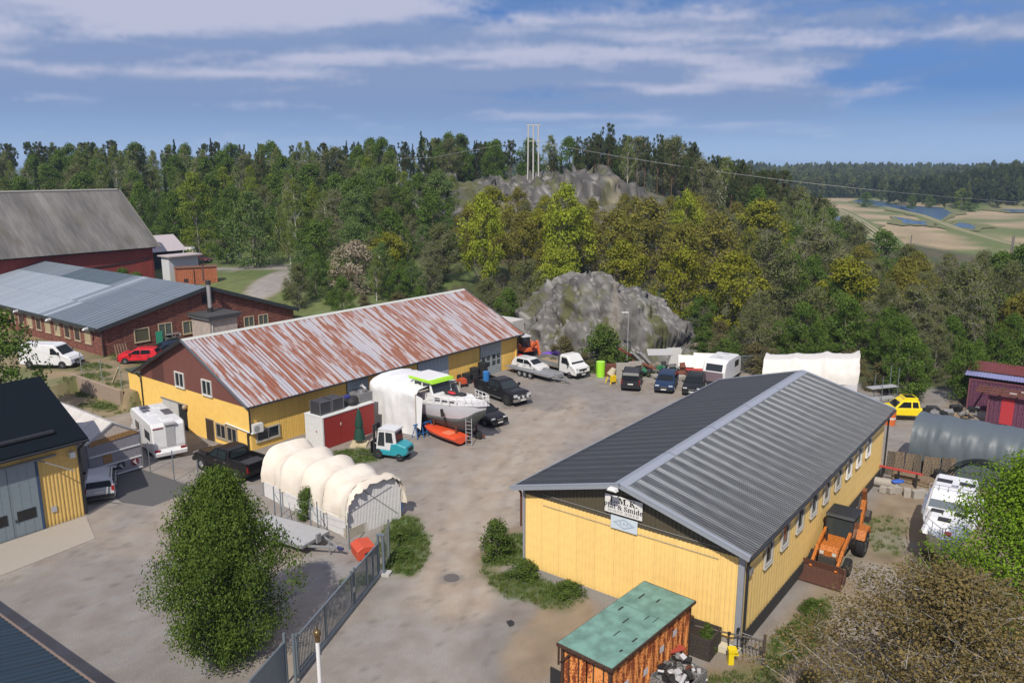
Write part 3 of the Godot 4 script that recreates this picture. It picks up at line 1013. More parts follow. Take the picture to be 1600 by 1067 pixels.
	for x in [-5.1, -3.62]: window_at(o, Vector3(x, 0.05, -0.34), 0, 1.35, 1.22, mat(0.30, 0.26, 0.21, 0.6), 2, 0.1)
	pipe("white_pipe", [Vector3(-3.75, 1.32, -0.3), Vector3(-3.6, 1.48, -0.26), Vector3(-0.5, 1.36, -0.26), Vector3(-0.2, 1.3, -0.3)], 0.06, mat(0.65, 0.65, 0.62, 0.5), o)
	var bul := MB.new()
	bul.ball(Vector3(-9.1, 1.75, -0.1), Vector3(0.16, 0.2, 0.2))
	obj("wall_lamp", bul, mat(0.35, 0.28, 0.2, 0.4), o)
	window_at(o, Vector3(x1 + 0.03, 0.45, -0.75), PI / 2, 2.1, 0.98, mat(0.35, 0.33, 0.28, 0.6), 2, 0.1)
	# blue grey yard doors: two tall leaves each, plank joints and high panes in the far pair
	var blue := mat(0.30, 0.37, 0.42, 0.6, 0.0, T.dust, 0.5)
	for d in [[-9.65, 2.3, 0], [-17.95, 4.1, 0], [-26.75, 3.3, 1]]:
		for leaf in 2:
			var lw: float = d[1] / 2.0
			var p := MB.new()
			var cnt := 4
			for k in cnt: p.box(Vector3(lw * (k + 0.5) / cnt, 1.6, 0.02), Vector3(lw / cnt - 0.02, 3.2, 0.05))
			var a := obj("yard_door", p, blue if d[2] == 0 else mat(0.42, 0.47, 0.48, 0.6, 0.0, T.wear, 0.6), o)
			a.position = Vector3(x1 + 0.02, 0, d[0] - lw * leaf)
			a.rotation.y = PI / 2
			if d[2] == 1:
				for row in 2:
					for cc in 2:
						var g2 := MB.new()
						g2.box(Vector3(lw * (0.27 + 0.46 * cc), 1.15 + 0.62 * row, 0.05), Vector3(lw * 0.3, 0.46, 0.02))
						obj("pane", g2, mat(0.025, 0.028, 0.03, 0.1), a)
	# lean-to at the left end
	slab("lean_to_wall", Vector3(-W - 1.0, 1.55, -0.75), Vector3(2.9, 3.3, 0.2), yel, o)
	slab("lean_to_roof", Vector3(-W - 0.95, 3.2, -4.0), Vector3(3.3, 0.16, 7.0), mat(0.05, 0.06, 0.04, 0.8), o)
	slab("lean_to_side", Vector3(-W - 2.35, 1.55, -4.0), Vector3(0.2, 3.3, 6.3), yel, o)
	# air conditioner on brackets
	var ac := thing("air_conditioner", "white air conditioner unit on the long shed's corner above a window", "air conditioner", Vector3(-19.154, 0, -55.53), -0.66)
	slab("housing", Vector3(-0.3, 1.66, -0.75), Vector3(0.36, 0.66, 0.86), mat(0.62, 0.62, 0.60, 0.45), ac)
	var fan := MB.new()
	fan.tube(Vector3(-0.13, 1.66, -0.62), Vector3(-0.1, 1.66, -0.62), 0.24, 0.24, 18)
	obj("fan_grille", fan, mat(0.3, 0.3, 0.3, 0.5), ac)
	pipe("pipe", [Vector3(-0.4, 1.5, -0.25), Vector3(-0.5, 2.4, -0.4), Vector3(-0.5, 3.0, -0.3)], 0.03, mat(0.5, 0.5, 0.48, 0.5), ac)
	for z in [-0.45, -1.05]: slab("bracket", Vector3(-0.32, 1.29, z), Vector3(0.42, 0.05, 0.05), mat(0.3, 0.3, 0.3, 0.5), ac)

# ---------------------------------------------------------------- the shed on the left with steel doors
func build_door_shed() -> void:
	var o := thing("door_shed", "yellow shed with tall grey steel doors and a black felt roof beside a concrete apron", "building", Vector3(-25.85, 0, -44.73), -GRID)
	var yel := mat(0.62, 0.42, 0.13, 0.55, 0.0, T.dust, 0.4)
	var felt := mat(0.009, 0.013, 0.018, 0.9, 0.0, T.grit, 0.25)
	felt.metallic_specular = 0.15
	var black := mat(0.012, 0.013, 0.016, 0.5)
	var steel := mat(0.20, 0.25, 0.28, 0.5, 0.1, T.dust, 0.6)
	var he := 4.72
	var depth := 10.2
	var n := 24
	var k := 0
	for i in n:
		var z := -0.02 + i * 1.05
		if z > 2.2 and z < 8.4: continue
		var a := obj("wall_panel", profiled(1.04, 0.0, he, he, 0.21, 0.03, rng.randf_range(0.95, 1.0)), yel, o)
		a.position = Vector3(0, 0, z + 1.04)
		a.rotation.y = PI / 2
	slab("lintel", Vector3(-0.02, 4.5, 5.3), Vector3(0.1, 0.45, 6.3), yel, o)
	slab("side_wall", Vector3(-depth / 2, he / 2, 0.0), Vector3(depth - 0.1, he, 0.12), mat(0.10, 0.11, 0.12, 0.6), o)
	var gab := MB.new()
	gab.tri(Vector3(-0.05, he, -0.05), Vector3(-depth, he, -0.05), Vector3(-depth / 2, 7.35, -0.05))
	obj("gable", gab, black, o)
	for s in [0, 1]:
		var r := MB.new()
		var lo := Vector3(0.55, he + 0.05, -0.5) if s == 0 else Vector3(-depth - 0.55, he + 0.05, -0.5)
		var hi := Vector3(-depth / 2, 7.6, -0.5)
		var D := Vector3(0, 0, 26.0)
		var th := Vector3(0, 0.16, 0)
		if s == 0:
			r.quad(hi + th, hi + th + D, lo + th + D, lo + th)
			r.quad(lo, lo + th, lo + th + D, lo + D)
		else: r.quad(lo + th, lo + th + D, hi + th + D, hi + th)
		r.quad(lo, hi, hi + th, lo + th)
		r.quad(hi, lo, lo + D, hi + D)
		obj("roof_slope", r, felt, o)
	pipe("roof_step", [Vector3(-0.35, he + 0.75, 1.0), Vector3(-0.35, he + 0.75, 25.0)], 0.16, black, o)
	pipe("gutter", [Vector3(0.62, he + 0.05, -0.5), Vector3(0.62, he + 0.05, 25.5)], 0.085, black, o)
	pipe("downpipe", [Vector3(0.55, he, -0.35), Vector3(0.1, he - 0.5, -0.1), Vector3(0.1, 0.1, -0.1)], 0.07, black, o)
	var z0 := 2.35
	for i in 4:
		var w := 1.5
		var a := MB.new()
		a.box(Vector3(0, 2.1, 0), Vector3(0.08, 4.14, w - 0.03))
		for q in 3: a.box(Vector3(0.045, 2.1, -w / 2 + w * (q + 0.5) / 3.0 + 0.2), Vector3(0.015, 4.1, 0.03))
		var d := obj("steel_door", a, steel, o)
		d.position = Vector3(0.04, 0, z0 + w * (i + 0.5))
		slab("pane", Vector3(0.05, 1.2, 0), Vector3(0.03, 0.62, w * 0.66), mat(0.012, 0.014, 0.016, 0.15), d)
		slab("handle", Vector3(0.09, 1.0, w * 0.4), Vector3(0.05, 0.2, 0.04), black, d)
	for z in [z0 - 0.06, z0 + 6.06]: slab("door_frame", Vector3(0.04, 2.15, z), Vector3(0.14, 4.3, 0.12), mat(0.03, 0.06, 0.13, 0.5), o)
	slab("door_track", Vector3(0.12, 4.24, 5.0), Vector3(0.12, 0.1, 7.6), mat(0.16, 0.18, 0.2, 0.5), o)
	slab("wall_lamp", Vector3(0.18, 4.0, 0.35), Vector3(0.26, 0.34, 0.3), mat(0.60, 0.60, 0.58, 0.5), o)
	var st := MB.new()
	st.bar(Vector3(0.1, 4.2, 2.2), Vector3(1.5, 3.5, 0.9), 0.05)
	obj("bracket_arm", st, mat(0.18, 0.18, 0.18, 0.5), o)
	slab("notice", Vector3(0.06, 1.0, 1.65), Vector3(0.03, 0.36, 0.3), mat(0.4, 0.4, 0.42, 0.5), o)

# ---------------------------------------------------------------- the brick workshop behind the red car
func brick_at() -> Vector3: return Vector3(-42.0, 1.5, -79.7)
func build_brick_workshop() -> void:
	var o := thing("brick_workshop", "red brick workshop with a grey blue sheet roof behind the white van", "building", brick_at(), 0.916)
	var bm := mat(1, 1, 1, 0.9, 0.0, T.brick, 0.5)
	bm.heightmap_enabled = true
	bm.heightmap_texture = T.brick
	bm.heightmap_scale = 1.0
	var W := 23.8
	var L := 48.0
	var he := 3.0
	var hr := 5.75
	var dark := mat(0.03, 0.038, 0.042, 0.5)
	var g := MB.new()
	g.quad(Vector3(0, -0.6, 0), Vector3(W, -0.6, 0), Vector3(W, 1.6, 0), Vector3(0, he, 0))
	g.tri(Vector3(0, he, 0), Vector3(W, 1.6, 0), Vector3(12.0, hr, 0))
	obj("gable_wall", g, bm, o)
	g = MB.new()
	g.quad(Vector3(0, -0.6, -L), Vector3(0, -0.6, 0), Vector3(0, he, 0), Vector3(0, he, -L))
	obj("front_wall", g, bm, o)
	g = MB.new()
	g.quad(Vector3(W, -0.6, 0), Vector3(W, -0.6, -L), Vector3(W, 1.6, -L), Vector3(W, 1.6, 0))
	obj("rear_wall", g, bm, o)
	# roof: sheets of two shades
	var tints := [Color(0.15, 0.185, 0.22), Color(0.33, 0.38, 0.43), Color(0.09, 0.125, 0.15), Color(0.19, 0.225, 0.26)]
	var rm := mat(1, 1, 1, 0.45, 0.2, T.dust, 0.3)
	var rows := 48
	for k in rows:
		var z := 0.5 - k * 1.0
		for part in [[0.0, 0.34], [0.34, 0.72], [0.72, 1.0]]:
			var t0: float = part[0]
			var t1: float = part[1]
			var c: Color = tints[0]
			if k > 12 and k < 30 and t0 < 0.5: c = tints[1]
			if k > 15 and k < 29 and t0 > 0.5: c = tints[2]
			if k >= 29: c = tints[3] if t0 > 0.5 else tints[1]
			if k > 11 and k < 15: c = tints[1] if (k + int(t0 * 10)) % 2 == 0 else tints[3]
			var lo := Vector3(-0.6, he - 0.05, z).lerp(Vector3(12.0, hr + 0.12, z), t0)
			var hi := Vector3(-0.6, he - 0.05, z).lerp(Vector3(12.0, hr + 0.12, z), t1)
			var len := lo.distance_to(hi)
			var b := MB.new()
			b.col = c * rng.randf_range(0.94, 1.06)
			var D := Vector3(0, 0, -0.985)
			var U := Vector3(0, 0.05, 0)
			b.quad(lo + U, lo + U * 1.0 + (hi - lo) * 0.995, hi + U - (hi - lo) * 0.005 + D, lo + U + D)
			b.bar(lo + U * 1.4, hi + U * 1.4, 0.045, 0.04)
			obj("roof_sheet", b, rm, o)
	var r2 := MB.new()
	r2.quad(Vector3(12, hr + 0.15, 0.5), Vector3(W + 0.5, 1.65, 0.5), Vector3(W + 0.5, 1.65, -L), Vector3(12, hr + 0.15, -L))
	obj("rear_slope", r2, mat(0.15, 0.185, 0.22, 0.5), o)
	for s in [[Vector3(-0.65, he - 0.12, 0.5), Vector3(12.0, hr + 0.04, 0.5)], [Vector3(12.0, hr + 0.04, 0.5), Vector3(W + 0.5, 1.55, 0.5)]]:
		var b := MB.new()
		b.bar(s[0], s[1], 0.1, 0.42)
		obj("fascia", b, dark, o)
	slab("fascia", Vector3(-0.62, he - 0.1, -L / 2), Vector3(0.1, 0.34, L), dark, o)
	var wood := mat(0.42, 0.35, 0.24, 0.6)
	var glass := mat(0.10, 0.095, 0.06, 0.12)
	var dusk := mat(0.03, 0.03, 0.03, 0.12)
	var spots := [[3.3, 0.85, 1.7, 1.5], [6.0, 0.6, 1.6, 1.9], [8.8, 0.85, 1.8, 1.5], [16.6, 0.4, 1.4, 1.3], [18.6, 0.35, 1.4, 1.3]]
	for k in spots.size():
		var s: Array = spots[k]
		window_at(o, Vector3(s[0], s[1], 0.0), 0, s[2], s[3], wood, 1 if k == 0 else 2, 0.1, glass if k == 0 else mat(0.08, 0.10, 0.09, 0.15))
	slab("gable_vent", Vector3(12.2, 4.5, 0.03), Vector3(1.5, 1.0, 0.08), mat(0.015, 0.012, 0.012, 0.8), o)
	for k in 17:
		var z := -2.4 - k * 2.35
		var blind := mat(0.36, 0.31, 0.19, 0.7)
		window_at(o, Vector3(-0.02, 0.95, z - 1.35), -PI / 2 , 1.35, 1.5, wood, 1, 0.09, blind if (k % 6 in [0, 3, 4]) else mat(0.045, 0.03, 0.028, 0.4)).position = Vector3(-0.02, 0.95, z - 1.35)
	for k in 4:
		var z := -1.5 - k * 8.5
		var b := MB.new()
		b.prism([Vector2(-0.6, 0), Vector2(0.0, 0), Vector2(0.0, 0.26), Vector2(-0.45, 0.2)], 0.3, 0.03)
		var l := obj("wall_lamp", b, mat(0.52, 0.53, 0.54, 0.4), o)
		l.position = Vector3(-0.62, he - 0.25, z)
	pipe("downpipe", [Vector3(-0.5, he - 0.2, 0.12), Vector3(-0.1, he - 0.6, 0.12), Vector3(-0.1, -0.4, 0.12)], 0.07, mat(0.05, 0.035, 0.03, 0.6), o)
	# boiler annex with a steel flue
	var ax := thing("boiler_annex", "pale block boiler room with a steel flue against the brick gable", "outbuilding", brick_at(), 0.916)
	slab("walls", Vector3(11.6, 1.2, 1.9), Vector3(3.4, 3.6, 3.6), mat(0.42, 0.36, 0.33, 0.9, 0.0, T.block, 0.5), ax)
	slab("roof", Vector3(11.6, 3.1, 2.0), Vector3(4.2, 0.22, 4.3), mat(0.05, 0.05, 0.052, 0.8), ax)
	slab("fascia", Vector3(11.6, 2.9, 2.0), Vector3(4.0, 0.3, 4.1), mat(0.13, 0.14, 0.15, 0.6), ax)
	slab("red_hatch", Vector3(10.6, 0.55, 3.72), Vector3(0.9, 1.2, 0.06), mat(0.30, 0.04, 0.04, 0.6), ax)
	slab("vent", Vector3(13.32, 2.4, 2.4), Vector3(0.06, 0.4, 0.8), mat(0.02, 0.02, 0.02, 0.8), ax)
	pipe("flue", [Vector3(11.5, 3.1, 1.4), Vector3(11.5, 6.4, 1.4)], 0.23, mat(0.5, 0.5, 0.5, 0.35, 0.6), ax)
	pipe("flue_base", [Vector3(11.5, 3.15, 1.4), Vector3(11.5, 3.7, 1.4)], 0.32, mat(0.02, 0.02, 0.02, 0.7), ax)
	pipe("flue_cap", [Vector3(11.5, 6.3, 1.4), Vector3(11.5, 6.75, 1.4)], 0.3, mat(0.03, 0.03, 0.03, 0.6), ax)
	pipe("vent_pipe", [Vector3(11.1, 6.75, 1.2), Vector3(11.1, 8.6, 1.2)], 0.1, mat(0.10, 0.05, 0.04, 0.7), ax)
	pipe("cable", [Vector3(10.2, 2.7, 3.74), Vector3(10.2, -0.4, 3.74)], 0.05, mat(0.5, 0.5, 0.5, 0.5), ax)

# ---------------------------------------------------------------- the big barn at the far left
func build_barn() -> void:
	var o := thing("red_barn", "big red wooden barn under a steep weathered grey roof", "barn", Vector3(-56.7, 3.0, -126.6), -GRID)
	var red := mat(0.21, 0.035, 0.026, 0.8, 0.0, T.dust, 0.3)
	var he := 5.2
	var hr := 13.9
	var W := 22.0
	var L := 46.0
	var n := 60
	for k in 46:
		var b := MB.new()
		b.col = Color.WHITE * rng.randf_range(0.86, 1.05)
		b.box(Vector3(-0.9, 2.0, L - 46.0 + 0.5 + k * 1.0), Vector3(0.1, 6.4, 0.985))
		obj("wall_board", b, red, o)
	slab("end_wall", Vector3(-W / 2, 2.0, 0.4), Vector3(W - 1.6, 6.4, 0.1), red, o)
	slab("rear_wall", Vector3(-W + 0.9, 2.0, L / 2), Vector3(0.1, 6.4, L), red, o)
	var gab := MB.new()
	gab.tri(Vector3(-W + 0.8, 5.2, 0.4), Vector3(-0.8, 5.2, 0.4), Vector3(-W / 2, hr - 0.3, 0.4))
	obj("gable", gab, red, o)
	var rf := mat(1, 1, 1, 0.92, 0.0, T.rough, 0.55)
	var nr := 42
	for s in [0, 1]:
		for k in nr:
			var w := (L + 0.8) / nr
			var streak := nz.get_noise_1d(k * 22.0)
			var off := float(k)
			var b := roof_sheet(w - 0.012, (-W / 2 if s == 0 else W / 2), hr - he, 4, 0.035, 16, func(a: float, t: float) -> Color:
				var q := nz2.get_noise_2d(off * 37.0 + a * 37.0, t * 70.0) * 0.35 + 0.5 * nz.get_noise_2d(off * 9.0 + a * 9.0, t * 30.0)
				var c := Color(0.15, 0.143, 0.138) * (1.0 + q)
				c = c.lerp(Color(0.10, 0.09, 0.06), 0.5 * ss(0.1, 0.5, nz.get_noise_2d(off * 14.0, t * 60.0 + 99.0)))
				return c.lerp(Color(0.27, 0.26, 0.25), (0.55 if k in [7, 8, 30] else 0.12) * ss(0.2, 0.9, t + streak * 0.4)))
			var a := obj("roof_sheet", b, rf, o)
			a.position = Vector3(0.0 if s == 0 else -W, he, L - k * w)
			if k % 3 == 0 and s == 0: pass
	pipe("ridge", [Vector3(-W / 2, hr + 0.05, -0.4), Vector3(-W / 2, hr + 0.05, L)], 0.2, mat(0.26, 0.25, 0.23, 0.9), o)
	for s in [0, 1]:
		var b := MB.new()
		b.bar(Vector3(0.05 if s == 0 else -W - 0.05, he - 0.1, -0.85), Vector3(-W / 2, hr - 0.1, -0.85), 0.08, 0.3)
		obj("barge_board", b, mat(0.2, 0.19, 0.17, 0.8), o)
	slab("eave_board", Vector3(-0.55, he - 0.12, L / 2 - 0.3), Vector3(0.6, 0.12, L), mat(0.02, 0.016, 0.016, 0.9), o)
	var bm := MB.new()
	bm.bar(Vector3(-0.75, 3.1, 4.0), Vector3(-0.75, 3.5, 0.6), 0.08, 0.16)
	bm.bar(Vector3(-0.75, 2.2, 20.0), Vector3(-0.75, 3.1, 4.0), 0.08, 0.16)
	obj("sliding_rail", bm, mat(0.03, 0.02, 0.02, 0.8), o)
	for k in 3: window_at(o, Vector3(-0.84, 1.6, 23.0 - k * 5.0), PI / 2, 1.1, 0.9, mat(0.4, 0.35, 0.33, 0.6), 2, 0.1)
	slab("plank_door", Vector3(-0.82, 1.6, 14.0), Vector3(0.06, 2.6, 2.2), mat(0.27, 0.06, 0.06, 0.7), o)
	# white end store with a mono-pitch roof
	var b := thing("white_store", "small white board store with a pale flat roof at the barn's corner", "outbuilding", Vector3(-55.2, 3.0, -125.6), -GRID)
	slab("walls", Vector3(0.6, 1.7, -2.5), Vector3(2.2, 4.2, 5.0), mat(0.52, 0.54, 0.55, 0.7, 0.0, T.dust, 0.4), b)
	slab("roof", Vector3(0.8, 3.9, -2.5), Vector3(3.4, 0.18, 5.8), mat(0.42, 0.36, 0.36, 0.6), b)
	var c := thing("grey_hut", "low hut with a pale pitched roof partly hidden behind the barn", "outbuilding", Vector3(-65.0, 3.0, -143.5), -GRID)
	slab("walls", Vector3(0, 1.5, 0), Vector3(7, 3.4, 8), mat(0.04, 0.045, 0.05, 0.8), c)
	var r := MB.new()
	r.prism([Vector2(-4.2, 3.0), Vector2(4.2, 3.0), Vector2(0, 5.6)], 9.0, 0.05)
	obj("roof", r, mat(0.42, 0.38, 0.4, 0.6, 0.0, T.dust, 0.3), c)
# ---------------------------------------------------------------- vehicles; local +x is forward
var wheel_mesh := {}
func wheel_on(o: Node, at: Vector3, r: float, width := 0.22, bright := true) -> void:
	var key := "%.2f %.2f %s" % [r, width, bright]
	if not wheel_mesh.has(key):
		var t := MB.new()
		var rings := []
		for q in [[-0.5, 0.62], [-0.5, 0.93], [-0.36, 1.0], [0.36, 1.0], [0.5, 0.93], [0.5, 0.62]]:
			var ring := []
			for k in 18: ring.append(Vector3(cos(TAU * k / 18) * r * q[1], sin(TAU * k / 18) * r * q[1], q[0] * width))
			rings.append(ring)
		t.loft(rings, true)
		var m := MB.new()
		for s in [-1.0, 1.0]:
			m.tube(Vector3(0, 0, s * width * 0.2), Vector3(0, 0, s * width * 0.40), r * 0.64, r * 0.62, 18)
			for k in 5:
				var a := TAU * k / 5.0
				m.bar(Vector3(cos(a) * r * 0.1, sin(a) * r * 0.1, s * width * 0.43), Vector3(cos(a) * r * 0.58, sin(a) * r * 0.58, s * width * 0.43), 0.07 * r / 0.33, 0.02)
			m.tube(Vector3(0, 0, s * width * 0.40), Vector3(0, 0, s * width * 0.5), r * 0.16, r * 0.12, 10)
		wheel_mesh[key] = [t.mesh(mat(0.012, 0.012, 0.013, 0.85)), m.mesh(mat(0.42, 0.43, 0.45, 0.3, 0.6) if bright else mat(0.06, 0.06, 0.062, 0.5, 0.3))]
	var w := put("wheel", wheel_mesh[key][0], o)
	w.position = at
	put("rim", wheel_mesh[key][1], w)

func half(y: float, w: float, belt: float, taper: float) -> float:
	return w * 0.5 - taper * maxf(0.0, y - belt)

func side_plate(called: String, pts: Array, w: float, belt: float, taper: float, off: float, m: Material, o: Node, sides := [1.0, -1.0]) -> void:
	for s in sides:
		var b := MB.new()
		var q := []
		for p in pts: q.append(Vector3(p[0], p[1], s * (half(p[1], w, belt, taper) + off)))
		if s * (Vector3(q[1]) - q[0]).cross(Vector3(q[2]) - q[0]).z < 0: q.reverse()
		for k in range(1, q.size() - 1): b.tri(q[0], q[k], q[k + 1])
		for k in q.size():      # its thickness, down to the body
			var e := Vector3(0, 0, -s * (off + 0.01))
			var A: Vector3 = q[k]
			var B: Vector3 = q[(k + 1) % q.size()]
			b.quad(B, A, A + e, B + e)
		obj(called, b, m, o)

func slope_plate(called: String, a: Vector2, b: Vector2, w: float, belt: float, taper: float, inset: float, m: Material, o: Node) -> void:
	var n := Vector2(b.y - a.y, a.x - b.x).normalized()
	if n.y < 0 or (absf(n.y) < 0.05 and n.x * (a.x + b.x) < 0): n = -n
	var k := MB.new()
	var za := half(a.y, w, belt, taper) - inset
	var zb := half(b.y, w, belt, taper) - inset
	var q := []
	for d in [0.012, -0.02]:
		var A: Vector2 = a + n * d
		var B: Vector2 = b + n * d
		q.append_array([Vector3(A.x, A.y, za), Vector3(A.x, A.y, -za), Vector3(B.x, B.y, -zb), Vector3(B.x, B.y, zb)])
	var out := Vector3(n.x, n.y, 0)
	for f in [[0, 1, 2, 3], [0, 4, 5, 1], [1, 5, 6, 2], [2, 6, 7, 3], [3, 7, 4, 0]]:
		var P: Vector3 = q[f[0]]
		if f == [0, 1, 2, 3] and (Vector3(q[1]) - P).cross(Vector3(q[2]) - P).dot(out) < 0: k.quad(q[3], q[2], q[1], q[0])
		else: k.quad(q[f[0]], q[f[1]], q[f[2]], q[f[3]])
	obj(called, k, m, o)

func vecs(a: Array) -> Array:
	var r := []
	for p in a: r.append(Vector2(p[0], p[1]))
	return r

func block(called: String, a: Array, w: float, m: Material, o: Node, bev := 0.03, at := Vector3.ZERO, belt := 99.0, taper := 0.0) -> MeshInstance3D:
	var b := MB.new()
	b.prism(vecs(a), w, bev, belt, taper)
	var r := obj(called, b, m, o)
	r.position = at
	return r

func auto(called: String, label: String, cat: String, at: Vector3, turn: float, s: Dictionary, group := "") -> Node3D:
	var o := thing(called, label, cat, at, turn, group)
	var w: float = s.w
	var belt: float = s.belt
	var tp: float = s.get("taper", 0.3)
	var glass := mat(0.012, 0.015, 0.018, 0.05)
	glass.metallic_specular = 0.3
	var black := mat(0.014, 0.014, 0.015, 0.55)
	block("body", s.o, w, s.col, o, s.get("bev", 0.07), Vector3.ZERO, belt, tp)
	for p in s.get("win", []): side_plate("side_window", p, w, belt, tp, 0.006, glass, o)
	for k in ["fg", "rg"]:
		if s.has(k): slope_plate("windshield" if k == "fg" else "rear_window", Vector2(s[k][0], s[k][1]), Vector2(s[k][2], s[k][3]), w, belt, tp, s.get("post", 0.13), glass, o)
	var r: float = s.wh[2]
	for x in [s.wh[0], s.wh[1]]:
		for z in [1.0, -1.0]:
			var b := MB.new()
			b.tube(Vector3(x, r + 0.02, z * (w * 0.5 - 0.25)), Vector3(x, r + 0.02, z * (w * 0.5 + 0.008)), r * 1.2, r * 1.2, 20)
			obj("wheel_arch", b, black, o)
			wheel_on(o, Vector3(x, r, z * (w * 0.5 - 0.08)), r, s.get("ww", 0.22), s.get("bright", true))
	var xs := []
	var lo := 9.0
	var hi := -9.0
	for p in s.o:
		lo = minf(lo, p[0]); hi = maxf(hi, p[0])
	var lamp := mat(0.53, 0.55, 0.57, 0.12)
	for z in [1.0, -1.0]:
		if s.has("hl"): slab("headlight", Vector3(s.hl[0], s.hl[1], z * (w * 0.5 - 0.28)), Vector3(0.12, s.hl[2], 0.36), lamp, o)
		if s.has("tl"): slab("tail_light", Vector3(s.tl[0], s.tl[1], z * (w * 0.5 - 0.12)), Vector3(0.08, s.tl[2], 0.17), mat(0.25, 0.01, 0.012, 0.2), o)
		if s.has("mir"):
			var mr := MB.new()
			mr.box(Vector3(s.mir[0], s.mir[1], z * (w * 0.5 + 0.08)), Vector3(0.1, s.get("mirh", 0.15), 0.2))
			obj("mirror", mr, s.get("trim", black), o)
		slab("sill", Vector3((s.wh[0] + s.wh[1]) / 2, 0.3, z * (w * 0.5 - 0.005)), Vector3(s.wh[0] - s.wh[1] - r * 2.4, 0.14, 0.05), black, o)
		for x in s.get("seams", []): slab("door_seam", Vector3(x, (belt + 0.35) / 2, z * (w * 0.5)), Vector3(0.018, belt - 0.4, 0.008), black, o)
		for x in s.get("handles", []): slab("door_handle", Vector3(x, belt - 0.14, z * (w * 0.5 + 0.01)), Vector3(0.2, 0.04, 0.03), black, o)
	slab("front_bumper", Vector3(hi - 0.06, 0.42, 0), Vector3(0.2, 0.24, w - 0.16), s.get("trim", black), o)
	slab("rear_bumper", Vector3(lo + 0.06, 0.45, 0), Vector3(0.2, 0.22, w - 0.12), s.get("trim", black), o)
	if s.has("grille"):
		slab("grille", Vector3(s.grille[0], s.grille[1], 0), Vector3(0.08, s.grille[2], s.grille[3]), black, o)
		slab("grille_bar", Vector3(s.grille[0] + 0.045, s.grille[1], 0), Vector3(0.02, 0.04, s.grille[3] * 0.9), mat(0.5, 0.5, 0.5, 0.25, 0.8), o)
	for x in [hi + 0.045, lo - 0.045]: slab("number_plate", Vector3(x, 0.45 if x > 0 else s.get("py", 0.75), 0), Vector3(0.012, 0.11, 0.5), mat(0.60, 0.60, 0.58, 0.4), o)
	if s.has("rails"):
		for z in [1.0, -1.0]: pipe("roof_rail", [Vector3(s.rails[0], s.rails[2], z * (half(s.rails[2], w, belt, tp) - 0.06)), Vector3(s.rails[1], s.rails[2], z * (half(s.rails[2], w, belt, tp) - 0.06))], 0.025, black, o)
	return o

func estate(col: Material) -> Dictionary:
	return {"o": [[-2.33, 0.34], [-2.36, 0.62], [-2.3, 0.96], [-2.05, 1.36], [-1.85, 1.44], [-1.2, 1.48], [0.0, 1.48], [0.42, 1.41], [1.16, 0.99], [1.7, 0.92], [2.1, 0.82], [2.3, 0.68], [2.36, 0.42], [2.2, 0.22], [-2.2, 0.22]],
		"w": 1.8, "belt": 0.92, "taper": 0.3, "col": col, "fg": [0.5, 1.37, 1.14, 1.005], "rg": [-2.075, 1.335, -2.285, 1.0], "wh": [1.42, -1.34, 0.32],
		"win": [[[0.3, 1.37], [0.98, 1.0], [-0.1, 1.0], [-0.1, 1.39]], [[-0.18, 1.39], [-0.18, 1.0], [-1.05, 1.0], [-1.05, 1.39]], [[-1.13, 1.39], [-1.13, 1.0], [-2.0, 1.02], [-1.8, 1.37]]],
		"hl": [2.2, 0.7, 0.18], "tl": [-2.3, 0.85, 0.42], "mir": [0.85, 1.02], "grille": [2.33, 0.66, 0.16, 0.7], "seams": [0.85, -0.14, -1.1], "handles": [0.1, -0.95], "rails": [-1.8, 0.0, 1.5]}

func wagon_van(col: Material) -> Dictionary:
	return {"o": [[-2.12, 0.34], [-2.18, 0.9], [-2.12, 1.55], [-1.98, 1.78], [-1.6, 1.84], [0.3, 1.82], [0.75, 1.7], [1.42, 1.12], [1.9, 0.98], [2.14, 0.74], [2.2, 0.4], [2.05, 0.24], [-2.0, 0.24]],
		"w": 1.8, "belt": 1.0, "taper": 0.16, "col": col, "fg": [0.84, 1.63, 1.385, 1.16], "rg": [-2.14, 1.56, -2.19, 1.06], "wh": [1.35, -1.33, 0.32],
		"win": [[[0.62, 1.64], [1.18, 1.12], [0.0, 1.12], [0.0, 1.66]], [[-0.08, 1.66], [-0.08, 1.12], [-0.95, 1.12], [-0.95, 1.66]], [[-1.03, 1.66], [-1.03, 1.12], [-1.9, 1.12], [-1.85, 1.64]]],
		"hl": [2.05, 0.78, 0.18], "tl": [-2.13, 0.95, 0.42], "mir": [1.0, 1.18], "grille": [2.16, 0.72, 0.14, 0.8], "seams": [1.0, -0.04, -0.99], "handles": [0.15, -0.85], "rails": [-1.8, 0.2, 1.86]}

func hatch(col: Material) -> Dictionary:
	return {"o": [[-1.9, 0.34], [-1.95, 0.7], [-1.85, 1.0], [-1.55, 1.42], [-1.1, 1.47], [0.0, 1.47], [0.35, 1.4], [1.02, 0.98], [1.5, 0.88], [1.8, 0.75], [1.92, 0.5], [1.8, 0.24], [-1.8, 0.24]],
		"w": 1.68, "belt": 0.92, "taper": 0.28, "col": col, "fg": [0.42, 1.36, 0.995, 1.0], "rg": [-1.6, 1.37, -1.83, 1.04], "wh": [1.2, -1.2, 0.29],
		"win": [[[0.22, 1.36], [0.84, 1.0], [-0.25, 1.0], [-0.25, 1.38]], [[-0.33, 1.38], [-0.33, 1.0], [-1.2, 1.02], [-1.2, 1.36]]],
		"hl": [1.75, 0.66, 0.16], "tl": [-1.86, 0.9, 0.34], "mir": [0.72, 1.02], "grille": [1.88, 0.58, 0.12, 0.7], "seams": [0.75, -0.29], "handles": [-0.05, -0.98]}

